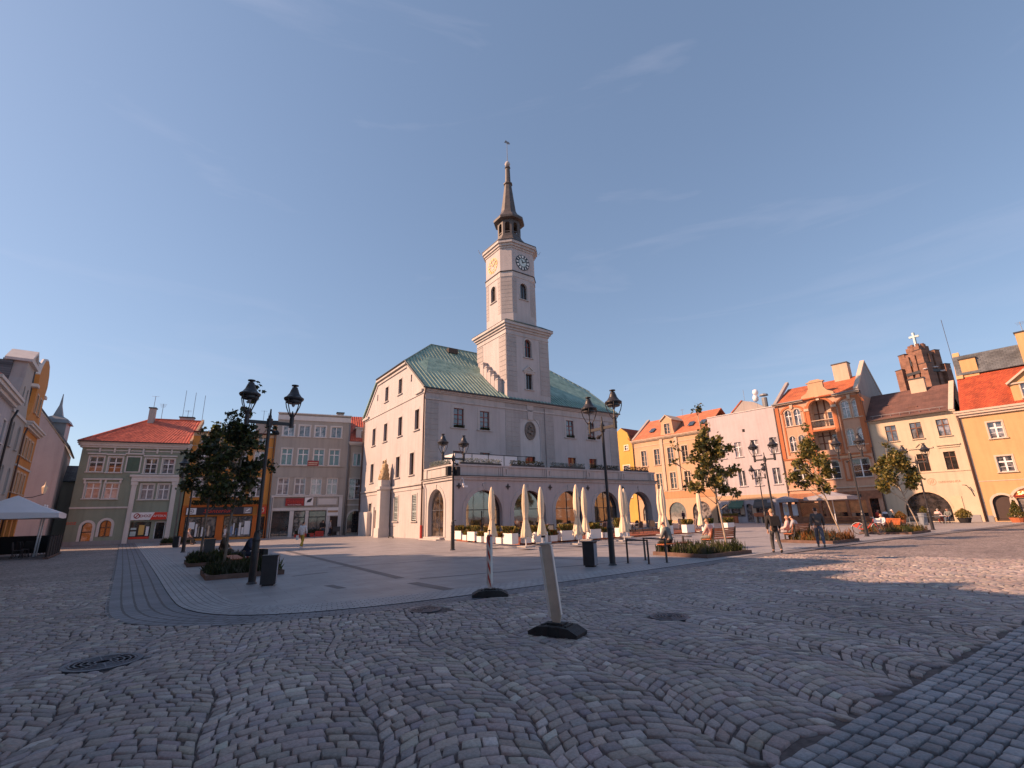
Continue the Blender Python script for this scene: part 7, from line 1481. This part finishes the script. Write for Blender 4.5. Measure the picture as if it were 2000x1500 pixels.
# ------------------------------------------------------------ open parasols
def open_parasol(name, label, p, rz, half, eave, apex, canvas, group, val=.28, poles=((0, 0),), zb=.036):
    t = thing(name, label, 'parasol', (p.x, p.y, zb), rz, group); b = MB(); n = 6; c = [(-half, -half), (half, -half), (half, half), (-half, half)]
    for i in range(4):
        a, d = c[i], c[(i + 1) % 4]; prev = None
        for k in range(n + 1):
            f_ = k / n; e = (a[0] + (d[0] - a[0]) * f_, a[1] + (d[1] - a[1]) * f_); q = (e[0], e[1], eave - .10 * math.sin(math.pi * f_) * 0 + .05 * math.sin(math.pi * f_)); lo_ = (e[0] * 1.004, e[1] * 1.004, eave - val - .04 * math.sin(math.pi * f_ * 5) ** 2)
            if prev:
                m_ = ((prev[0][0] + 0) / 2, (prev[0][1]) / 2, (prev[0][2] + apex) / 2 - .08); m2 = (q[0] / 2, q[1] / 2, (q[2] + apex) / 2 - .08)
                b.add([prev[0], q, m2, m_], [(0, 1, 2, 3)]); b.add([m_, m2, (0, 0, apex)], [(0, 1, 2)]); b.add([prev[1], lo_, q, prev[0]], [(0, 1, 2, 3)])
            prev = (q, lo_)
    b.build('canopy', canvas, t); b = MB()
    for x, y in poles: b.tube([(x, y, 0), (x, y, apex - .1 - (abs(x) + abs(y)) * .25)], .045, 8)
    b.build('pole', 'white_paint', t); b = MB()
    for x, y in c: b.tube([(0, 0, apex - .35), (x * .97, y * .97, eave - .06)], .02, 5)
    b.build('rib', 'chrome', t); return t
pp = G(68, 981, 3.75); op = open_parasol('cafe_parasol', 'large white square parasol over dark chairs at the left picture edge', Vector((-31.6, 30.9, 0)), LEFT_RZ, 2.3, 2.6, 3.75, 'canvas_white', 'open cafe parasols', poles=((-.55, -1.4), (.55, -1.4)))
t = thing('cafe_screen', 'black fabric screens fencing the left cafe under the white parasol', 'screen', Vector((-31.6, 30.9, .0)), LEFT_RZ)
b = MB(); b.box(-4.2, 2.6, -2.3, -2.25, .12, 1.25); b.box(2.6, 2.65, -2.3, 2.0, .12, 1.25); b.build('fabric', 'black_cloth', t); b = MB(); b.box(-4.3, 2.8, -2.42, -2.2, 0.03, .10); b.build('base_rail', 'corten', t)
for k in range(6): b = MB(); b.tube([(-4.1 + k * 1.34, -2.32, .1), (-4.1 + k * 1.34, -2.32, 1.32)], .025, 6); b.build('post', 'dark_metal', t)
cc = None
for k, (x, y, s_) in enumerate(((-1.8, -.8, 'leftmost'), (-.7, -.9, 'second from the left'), (.5, -.7, 'third from the left'), (1.5, -.9, 'fourth from the left'), (3.3, -1.6, 'standing outside the screen, nearer'), (3.9, -.9, 'standing outside the screen, farther'))):
    loc = Vector((-31.6, 30.9, .03)) + Vector((math.cos(LEFT_RZ) * x - math.sin(LEFT_RZ) * y, math.sin(LEFT_RZ) * x + math.cos(LEFT_RZ) * y, 0)); lb = 'dark cafe chair of the left cafe, ' + s_
    if cc is None: cc = chair('cafe_chair', lb, loc, LEFT_RZ, 'chair_dark', 'chair_dark', 'dark chairs of the left cafe')
    else: dup(cc, loc=loc, rz=LEFT_RZ + k * .5, label=lb)
t = thing('wall_lantern', 'old style lantern on a wall bracket above the left cafe', 'lantern', LEFT_A * LS + LD * .4, LEFT_RZ); b = MB(); b.tube([(0, 0, 4.0), (.6, -.5, 4.1), (1.2, -1.0, 4.35)], .03, 6); b.build('bracket', 'dark_metal', t); b = MB(); b.lathe([(.10, 4.4), (.20, 4.9), (.05, 5.1), (.02, 5.35)], 4, (1.2, -1.0, 0)); b.build('lamp_head', 'canvas_cream', t)

rp = lambda px, py, z: G(px, py, z)
def parasol_at(label, px, py, apex, half, eave, canvas, rz=RG_RZ): p = G(px, py, apex); return open_parasol('cafe_parasol', label, p, rz, half, eave, apex, canvas, 'open cafe parasols')
parasol_at('wide beige parasol in front of the cream house at the right', 1848, 956, 3.4, 2.5, 2.65, 'canvas_beige'); parasol_at('beige parasol left of the widest one partly behind the round tree', 1745, 966, 3.3, 2.3, 2.6, 'canvas_beige'); parasol_at('grey parasol in front of the wooden booths of the loggia house', 1622, 960, 3.3, 1.9, 2.75, 'canvas_grey'); parasol_at('small grey parasol at the left end of the wooden booths', 1533, 969, 3.2, 1.5, 2.75, 'canvas_grey')
closed_umbrella('tall folded pink parasol before the trattoria door', G(1957, 937, 4.0), .4, 44, 'folded parasols at the trattoria', 'canvas_beige', 4.0)

# wooden booths under the loggia house
bo = RG_Y + RD * -17.3; nb = Vector((-RD.y, RD.x, 0)); bo = bo - nb * 4.2
t = thing('wooden_booth', 'row of brown wooden beer garden booths with lattice screens under the loggia house', 'booth', (bo.x, bo.y, .03), RG_RZ)
b = MB()
for x in (0, 1.0, 2.0, 4.3, 4.9, 7.0, 8.9): b.box(x, x + .28, -.05, .25, 0, 2.4)
b.box(0, 9.2, -.03, .2, 2.402, 2.7); b.box(0, 9.2, 0, .15, 0.0, .75); b.build('post', 'booth_wood', t)
b = MB()
for (x0, x1) in ((2.3, 4.3),):
    b.box(x0, x1, .10, .14, .76, 2.3)
b.box(5.2, 7.0, .06, .10, 1.2, 2.4); b.box(7.3, 8.9, .06, .10, 1.1, 2.4); b.build('panel', 'warm_wood', t)
b = MB()
for s_, x0 in ((1, 2.3), (-1, 3.3)):
    for k in range(9):
        z = .85 + k * .19 - .4; x = x0; 
        p0 = (x, max(.78, z if s_ > 0 else z + .8)); p1 = (x + 1.0, max(.78, z + .8 if s_ > 0 else z)); 
        if min(p0[1], p1[1]) < 2.2 and max(p0[1], p1[1]) < 2.4: b.plate([p0, p1, (p1[0], p1[1] + .08), (p0[0], p0[1] + .08)], [], .07, .099)
b.build('lattice', 'bench_wood', t)
b = MB(); b.box(.35, .95, .02, .06, 1.0, 2.2, 0); b.box(1.35, 1.95, .02, .06, .9, 2.2, 0); b.box(.5, .8, -.01, .018, 1.3, 1.9, 1); b.build('menu_panel', ['canvas_white', 'canvas_cream'], t)
b = MB(); b.box(5.2, 8.6, .0, .05, 2.705, 3.05, 0); b.build('sign_board', 'dark_wood', t); text_mesh('OGRODEK', .28, 'canvas_cream', t, I4, 6.9, 2.87, -.02, .02)
b = MB(); b.box(5.0, 9.0, -1.6, -.6, .03, .1); b.box(5.2, 8.8, -1.5, -1.0, .68, .74); b.box(5.2, 8.8, -.85, -.55, .42, .47); b.build('table', 'warm_wood', t)
t = thing('produce_crates', 'orange crates of flowers before the green awning of the lilac house', 'crates', RG_Y + RD * -25.3 - nb * 1.3 + Vector((0, 0, .03)), RG_RZ); random.seed(9)
b = MB()
for k in range(5): b.box(k * .42 - .9, k * .42 - .55, -.2, .2, 0, .95)
b.build('crate', 'pot_orange', t); b = MB(); blades(b, 260, -.95, 1.15, -.2, .2, .9, .4, 0, .3, .03); b.build('plants', ['leaf_gold'], t)
t = thing('orange_stall', 'orange topped stall with pale legs beside the dark awning of the lilac house', 'stall', RG_Y + RD * -20.9 - nb * 1.2 + Vector((0, 0, .03)), RG_RZ); b = MB(); b.box(-.9, .9, -.35, .35, .8, 1.25); b.build('counter', 'pot_orange', t)
for x in (-.7, 0, .7): b = MB(); b.box(x - .08, x + .08, -.3, .3, 0, .798); b.build('leg', 'peach_pale', t)

def pot_plant(name, label, p, rp_, hp_, h, pot, mats, seed, conifer=False, n=420):
    random.seed(seed); t = thing(name, label, 'potted plant', (p.x, p.y, .03), 0); b = MB(); b.lathe([(rp_ * .7, 0), (rp_, hp_), (rp_ * 1.05, hp_ + .02), (rp_ * .9, hp_ - .04), (.02, hp_ - .05)], 14); b.build('pot', pot, t); b = MB()
    for _ in range(n):
        f_ = random.random(); a = random.uniform(0, 6.28); rr = (rp_ * 1.1 * (1 - f_) + .03 if conifer else rp_ * 1.25 * math.sin(math.pi * (.25 + .75 * f_))) * math.sqrt(random.random()); x, y, z = rr * math.cos(a), rr * math.sin(a), hp_ + f_ * h; blades(b, 1, x, x, y, y, z, .16 if conifer else .18, random.randrange(len(mats)), .14, .03)
    b.build('plants', list(mats), t)
pot_plant('potted_conifer', 'cone shaped conifer in an orange pot by the trattoria', G(1991, 1021), .62, .42, 1.45, 'pot_orange', ('leaf_gold', 'leaf_mid'), 3, True, 900); pot_plant('potted_bush', 'yellow flowering bush in a black pot below the cream house shutter', G(1886, 1022), .55, .45, .75, 'cloth_black', ('leaf_yellow', 'leaf_gold'), 4, n=700)
pot_plant('potted_bush', 'small golden bush between the beige parasols', G(1762, 1024), .42, .4, .7, 'pot_orange', ('leaf_gold', 'leaf_orange'), 5); pot_plant('potted_bush', 'loose golden bush left of the last lamp post', G(1810, 1022), .40, .5, 1.0, 'cloth_black', ('leaf_gold', 'leaf_mid'), 6)
t = thing('low_rail', 'low grey metal rail between the bed and the last lamp post', 'rail', G(1779, 1027), RG_RZ + .9); b = MB(); b.tube([(0, 0, 0), (0, 0, .75), (3.2, 0, .75), (3.2, 0, 0)], .03, 6); b.build('tube', 'zinc', t)
t = thing('a_board', 'dark advertising board on legs beside the grey house door', 'board', ROW_A + az(ROW_AZ) * 24.5 + Vector((.2, -.5, .03)), ROW_RZ); b = MB(); b.box(-.4, .4, -.03, .03, .45, 1.0); b.build('panel', 'sign_dark', t)
for x in (-.35, .35): b = MB(); b.box(x - .03, x + .03, -.03, .03, 0, .448); b.build('leg', 'dark_metal', t)
t = thing('flower_stall', 'red crates and flowers in front of the grey house shop window', 'stall', ROW_A + az(ROW_AZ) * 22.2 + Vector((.45, -1.0, .03)), ROW_RZ); b = MB(); b.box(-1.1, -.1, -.3, .3, 0, .4); b.box(.0, .9, -.3, .3, 0, .6); b.box(-2.1, -1.2, -.25, .25, 0, .3); b.build('crate', 'cloth_red', t); random.seed(3); b = MB(); blades(b, 200, -2.0, .9, -.25, .25, .35, .45, 0, .3, .04); b.build('plants', ['leaf_dark'], t)

# ------------------------------------------------------------ people
def skin_obj(name, lines, m, parent, sub=1):
    vs = []; rs = []; es = []; key = {}
    for ln_ in lines:
        prev = None
        for (x, y, z, r_) in ln_:
            k = (round(x, 4), round(y, 4), round(z, 4))
            if k not in key: key[k] = len(vs); vs.append((x, y, z)); rs.append(r_)
            if prev is not None and prev != key[k]: es.append((prev, key[k]))
            prev = key[k]
    me = bpy.data.meshes.new(name); me.from_pydata(vs, es, []); o = bpy.data.objects.new(name, me); col.objects.link(o)
    o.modifiers.new('skin', 'SKIN')
    if sub: sm = o.modifiers.new('sub', 'SUBSURF'); sm.levels = sub; sm.render_levels = sub
    lay = me.skin_vertices[0].data
    for i, r_ in enumerate(rs): lay[i].radius = (r_, r_) if not isinstance(r_, tuple) else r_; lay[i].use_root = (i == 0)
    bpy.context.view_layer.update(); dg = bpy.context.evaluated_depsgraph_get(); e = o.evaluated_get(dg); nm = bpy.data.meshes.new_from_object(e); o.modifiers.clear(); o.data = nm; bpy.data.meshes.remove(me)
    nm.materials.clear(); nm.materials.append(MATS[m]); nm.shade_smooth(); o.parent = parent; return o

def hand(w, d, up, s=1.0):
    """five bent fingers and a thumb leaving the side of the palm; w wrist, d hand direction"""
    d = d.normalized(); sd = d.cross(up).normalized(); nn = sd.cross(d); out_ = []; palm = w + d * .055 * s
    out_.append([(*w, .024), (*palm, .030)])
    for k, ln_ in enumerate((.062, .072, .068, .052)):
        b0 = palm + sd * (.030 - .020 * k) * s + d * .03; c1 = b0 + d * ln_ * .55 * s - nn * .006; c2 = b0 + d * ln_ * .95 * s - nn * .026
        out_.append([(*palm, .030), (*b0, .012), (*c1, .0095), (*c2, .008)])
    t0 = w + d * .03 * s + sd * .034; t1 = t0 + d * .035 * s + sd * .018; out_.append([(*palm, .030), (*t0, .013), (*t1, .0095)])
    return out_

def person(label, loc, a, J, top, legs, shoes='cloth_black', hair='hair_grey', cap=None, coat=False, sc=1.0, group=None, bald=False):
    t = thing('person', label, 'person', loc, R(-a), group); V3 = Vector; g = {k: V3(v) for k, v in J.items()}
    pel, che, nec, hed = g['pelvis'], g['chest'], g['neck'], g['head']; hf = (hed - nec).normalized(); fw = g.get('look', V3((0, 1, 0))).normalized()
    waist = pel.lerp(che, .45); L = lambda p, r_: (p.x, p.y, p.z, r_)
    lines = [[L(pel, .125), L(waist, .125), L(che, .145), L(nec, .055), L(hed - hf * .05, .075), L(hed + hf * .02, .098), L(hed + hf * .09, .075)]]
    lines += [[L(hed - hf * .01, .085) if False else L(hed + hf * .02, .098), L(hed + fw * .105 - hf * .005, .016)], [L(hed - hf * .05, .075), L(hed - hf * .085 + fw * .055, .035)]]
    sd = fw.cross(V3((0, 0, 1))).normalized()
    for s in (-1, 1): lines.append([L(hed + hf * .02, .098), L(hed + sd * s * .10 + hf * .005, .018)])
    for s, q in ((-1, 'L'), (1, 'R')):
        sh, el, wr = g['sh' + q], g['el' + q], g['wr' + q]; lines.append([L(che, .145), L(sh, .062), L(el, .045), L(wr, .024)])
        lines += hand(wr, (wr - el) if 'hd' + q not in g else g['hd' + q], V3((0, 0, 1)) if abs((wr - el).normalized().z) < .9 else V3((0, 1, 0)))
        hp_, kn, an, to = g['hip' + q], g['kn' + q], g['an' + q], g['to' + q]; lines.append([L(pel, .125), L(hp_, .085), L(kn, .058), L(an, .04), L(to, .03)])
    skin_obj('body', lines, 'skin', t)
    jk = [[L(pel - V3((0, 0, .12 if coat else .0)), .165), L(pel + V3((0, 0, .05)), .165), L(waist, .16), L(che, .175), L(nec - hf * .02, .085)]]
    for q in 'LR': jk.append([L(che, .175), L(g['sh' + q], .088), L(g['el' + q], .068), L(g['wr' + q].lerp(g['el' + q], .06), .052)])
    skin_obj('jacket', jk, top, t)
    tr = [[L(pel + V3((0, 0, .06)), .135), L(pel, .145)]]
    for q in 'LR': tr.append([L(pel, .145), L(g['hip' + q], .102), L(g['kn' + q], .078), L(g['an' + q] + V3((0, 0, .03)), .062)])
    skin_obj('trousers', tr, legs, t)
    for q in 'LR':
        an, to = g['an' + q], g['to' + q]; d = (to - an); skin_obj('shoe', [[L(an - d * .35 - V3((0, 0, .02)), .040), L(an - V3((0, 0, .025)), .050), L(an.lerp(to, .6), .045), L(to, .036)]], shoes, t)
    if not bald:
        back = -fw
        skin_obj('hair', [[L(hed + back * .045 - hf * .06, .055), L(hed + back * .035 + hf * .02, .088), L(hed + back * .012 + hf * .085, .075), L(hed + fw * .045 + hf * .095, .040)]], hair, t)
    if cap: skin_obj('cap', [[L(hed - fw * .03 + hf * .06, .088), L(hed + hf * .095, .080), L(hed + fw * .06 + hf * .065, .06)], [L(hed + fw * .06 + hf * .065, .06), L(hed + fw * .17 + hf * .045, .018)]], cap, t)
    ey = MB()
    for s in (-1, 1): c = hed + fw * .092 + sd * s * .034 + hf * .025; ey.lathe([(.002, -.012), (.011, 0), (.002, .012)], 6, tuple(c))
    ey.build('eye', 'hair_dark', t); t.scale = (sc,) * 3; return t

def walk(st=.28, arm=.18, lean=.04, h=1.0, look=(0, 1, 0)):
    return dict(pelvis=(0, 0, .95), chest=(0, lean, 1.32), neck=(0, lean + .01, 1.50), head=(0, lean + .04, 1.63), look=look, shL=(-.19, lean, 1.42), shR=(.19, lean, 1.42), elL=(-.25, lean - arm * .5, 1.15), elR=(.25, lean + arm * .3, 1.15), wrL=(-.25, lean + .0 - arm * .4, .91), wrR=(.24, lean + arm, .93),
        hipL=(-.09, 0, .90), hipR=(.09, 0, .90), knL=(-.09, st * .55 + .06, .51), knR=(.09, -st * .25 + .04, .50), anL=(-.09, st * .75, .09), anR=(.09, -st * .95, .14), toL=(-.09, st * .75 + .16, .06), toR=(.09, -st * .95 + .13, .04))
def stand(): d = walk(.0, .04, .0); d.update(knL=(-.1, .03, .5), knR=(.1, .03, .5), anL=(-.11, 0, .09), anR=(.11, 0, .09), toL=(-.13, .17, .04), toR=(.13, .17, .04)); return d
def sit(lean=.05, hands=.3, look=(0, 1, 0), seat=.46, knee_out=.12):
    z = seat + .11
    return dict(pelvis=(0, 0, z), chest=(0, lean, z + .37), neck=(0, lean * 1.4 + .02, z + .55), head=(0, lean * 1.6 + .06, z + .68), look=look, shL=(-.19, lean, z + .46), shR=(.19, lean, z + .46), elL=(-.27, lean + .08, z + .2), elR=(.27, lean + .08, z + .2), wrL=(-.13, hands, z + .10), wrR=(.13, hands, z + .10),
        hipL=(-.09, .03, z - .03), hipR=(.09, .03, z - .03), knL=(-knee_out, .44, seat + .05), knR=(knee_out, .44, seat + .05), anL=(-.12, .42, .09), anR=(.12, .46, .09), toL=(-.13, .58, .04), toR=(.13, .62, .04))
Z = .038
def at(px, py, z=Z): p = G(px, py); p.z = z; return p
# two men crossing the street edge on the right
p = person('man in black jacket and trousers walking away at the plaza edge on the right', at(1520, 1083), 12, walk(.26, .10, .03), 'cloth_black', 'cloth_char', hair='hair_light', coat=True, group='people walking')
b = MB(); b.box(-.17, .17, -.30, -.15, 1.08, 1.45); b.build('hood', 'cloth_black', p)
p = person('man in charcoal hooded jacket and blue jeans walking away beside the orange bed', at(1606, 1072), 25, walk(.30, .14, .03), 'cloth_char', 'cloth_denim', hair='hair_dark', shoes='cloth_grey', coat=False, group='people walking')
# woman crossing the plaza
p = person('woman in white jacket and yellow trousers walking across the shaded plaza', at(588, 1073), 8, walk(.30, .12, .02), 'cloth_white', 'cloth_yellow', hair='hair_dark', shoes='cloth_white', coat=True, sc=.97, group='people walking')
s = thing('handbag', 'black handbag carried by the woman in white', 'handbag', at(588, 1073), R(-8)); b = MB(); b.plate([(.24, .70), (.46, .70), (.43, .92), (.27, .92)], [], .05, .16); b.build('bag', 'cloth_black', s); b = MB(); b.tube([(.28, .1, .92), (.30, .12, 1.0), (.40, .12, 1.0), (.42, .1, .92)], .01, 5); b.build('handle', 'cloth_black', s)
s = thing('white_bag', 'small white bag in the left hand of the woman in white', 'bag', at(588, 1073), R(-8)); b = MB(); b.plate([(-.36, .55), (-.20, .55), (-.22, .84), (-.34, .84)], [], -.12, -.04); b.build('bag', 'bag_white', s)
# seated men on the left bench
def on(benchp, ex, k, d=0.): q = benchp + ex * k; return Vector((q.x, q.y, Z - .01))
exL = az(-35)
p = person('old man in brown coat sitting at the far end of the left bench', G(433, 1076, .57) * 1 - Vector((0, 0, .57 - Z)), 70, sit(.06, .30), 'cloth_brown', 'cloth_brown', hair='hair_grey', group='people on benches', bald=True)
J = sit(.20, .40, look=(.3, 1, 0)); J.update(elR=(.40, .30, .78), wrR=(.45, .52, .66)); pm = G(478, 1082, .57) - Vector((0, 0, .57 - Z))
p = person('man in flat cap and navy jacket leaning forward on the left bench', pm, 80, J, 'cloth_navy', 'cloth_navy', hair='hair_grey', cap='cloth_grey', group='people on benches')
s = thing('shopping_bag', 'red and white shopping bag standing by the man in the flat cap', 'bag', G(489, 1101) + Vector((0, 0, Z)), R(-25)); b = MB(); b.plate([(-.20, .0), (.20, .0), (.24, .42), (-.22, .46)], [], -.08, .08, 0); b.plate([(.02, .005), (.20, .005), (.235, .41), (-.08, .44)], [], -.085, -.081, 1); b.build('bag', ['cloth_red', 'bag_white'], s)
s = thing('black_bag', 'black bag on the bench end behind the lamp post', 'bag', G(512, 1096) + Vector((0, 0, Z)), R(-25)); b = MB(); b.plate([(-.22, .0), (.22, .0), (.17, .50), (-.15, .52)], [], -.12, .12); b.build('bag', 'cloth_black', s)
# right benches
p = person('elderly person in grey jacket sitting with the back turned on the backless bench', BA + Vector((-.25, -.15, 0)), -48, sit(.12, .30), 'cloth_grey', 'cloth_black', shoes='cloth_red', hair='hair_grey', group='people on benches', bald=True)
p = person('person in pale pink jacket seen from behind on the slatted bench', BB + Vector((-.45, -.3, 0)), -35, sit(.05, .30), 'cloth_pink', 'cloth_grey', hair='hair_light', group='people on benches')
p = person('person in pink top leaning back on the bench left of the man in jeans', BC + Vector((-.55, -.1, 0)), -60, sit(-.10, .30, look=(-.6, 1, 0)), 'cloth_pink', 'cloth_lgrey', shoes='cloth_pink', hair='hair_light', group='people on benches')
p = person('person in pale grey top on the bench partly behind the man in jeans', BC + Vector((.35, .45, 0)), -40, sit(.10, .30), 'cloth_lgrey', 'cloth_grey', hair='hair_dark', group='people on benches')
p = person('child in white and navy sitting on the brown bench by the bicycle', BD + Vector((-.25, .1, 0)), -100, sit(.02, .30), 'cloth_white', 'cloth_navy', hair='hair_light', sc=.9, group='people on benches')
# cafe guests at the right
def guest(px, py, a, lb, top, legs, hair='hair_grey', cap=None, sc=1.0):
    q = G(px, py); q.z = .03; t = thing('cafe_chair', 'chair under the ' + lb, 'chair', q, R(180 - a), 'chairs of the right hand cafes'); b = MB(); b.box(-.22, .22, -.22, .22, .42, .46); b.build('seat', 'chair_dark', t); b = MB(); b.box(-.22, .22, .20, .24, .5, .9); b.build('backrest', 'chair_dark', t)
    for sx in (-1, 1):
        for sy in (-1, 1): b = MB(); b.tube([(sx * .2, sy * .2, 0), (sx * .2, sy * .2, .42)], .018, 5); b.build('leg', 'chair_dark', t)
    return person(lb, q, a, sit(.06, .32), top, legs, hair=hair, cap=cap, sc=sc, group='seated cafe guests')
guest(1752, 1024, -70, 'guest in a white cap and dark jacket under the beige parasols', 'cloth_char', 'cloth_black', cap='cloth_white'); guest(1836, 1023, 60, 'guest in pale pink at a table before the cream house door', 'cloth_pink', 'cloth_red'); guest(1857, 1022, -120, 'guest in grey at the table before the cream house door', 'cloth_grey', 'cloth_denim', 'hair_dark'); guest(1716, 1022, 150, 'guest in dark red by the wooden booths', 'cloth_red', 'cloth_black', 'hair_dark'); guest(1733, 1021, 30, 'guest in white shirt beside the guest in the white cap', 'cloth_white', 'cloth_grey', 'hair_light')
q = G(1846, 1023); t = thing('cafe_table', 'small dark table between the two guests before the cream house', 'table', (q.x, q.y, .03), 0); b = MB(); b.lathe([(.35, .70), (.35, .74)], 16); b.build('table_top', 'table_top', t); b = MB(); b.tube([(0, 0, 0), (0, 0, .70)], .04, 6); b.lathe([(.22, 0), (.05, .03)], 10); b.build('leg', 'dark_metal', t)
# standing figures
q = RG_Y + RD * -31.2 - nb * 3.0
person('person in dark purple standing before the right arch of the peach house', (q.x, q.y, Z), -20, stand(), 'cloth_purple', 'cloth_black', hair='hair_dark', coat=True, group='people standing by the houses')
q = ROW_A + az(ROW_AZ) * 22.9; person('person in black and jeans standing at the grey house shop window', (q.x + .5, q.y - .9, Z), -20, stand(), 'cloth_black', 'cloth_denim', hair='hair_dark', group='people standing by the houses')
q = ROW_A + az(ROW_AZ) * 23.6; person('person in grey coat with a white bag near the grey house door', (q.x + .5, q.y - .9, Z), 60, walk(.14, .1), 'cloth_lgrey', 'cloth_navy', hair='hair_dark', coat=True, group='people standing by the houses')
q = G(362, 1066); person('person in pink top sitting low by the dark bin at the left', (q.x, q.y, Z), 40, sit(.05, .3), 'cloth_pink', 'cloth_char', hair='hair_light', group='people on benches')
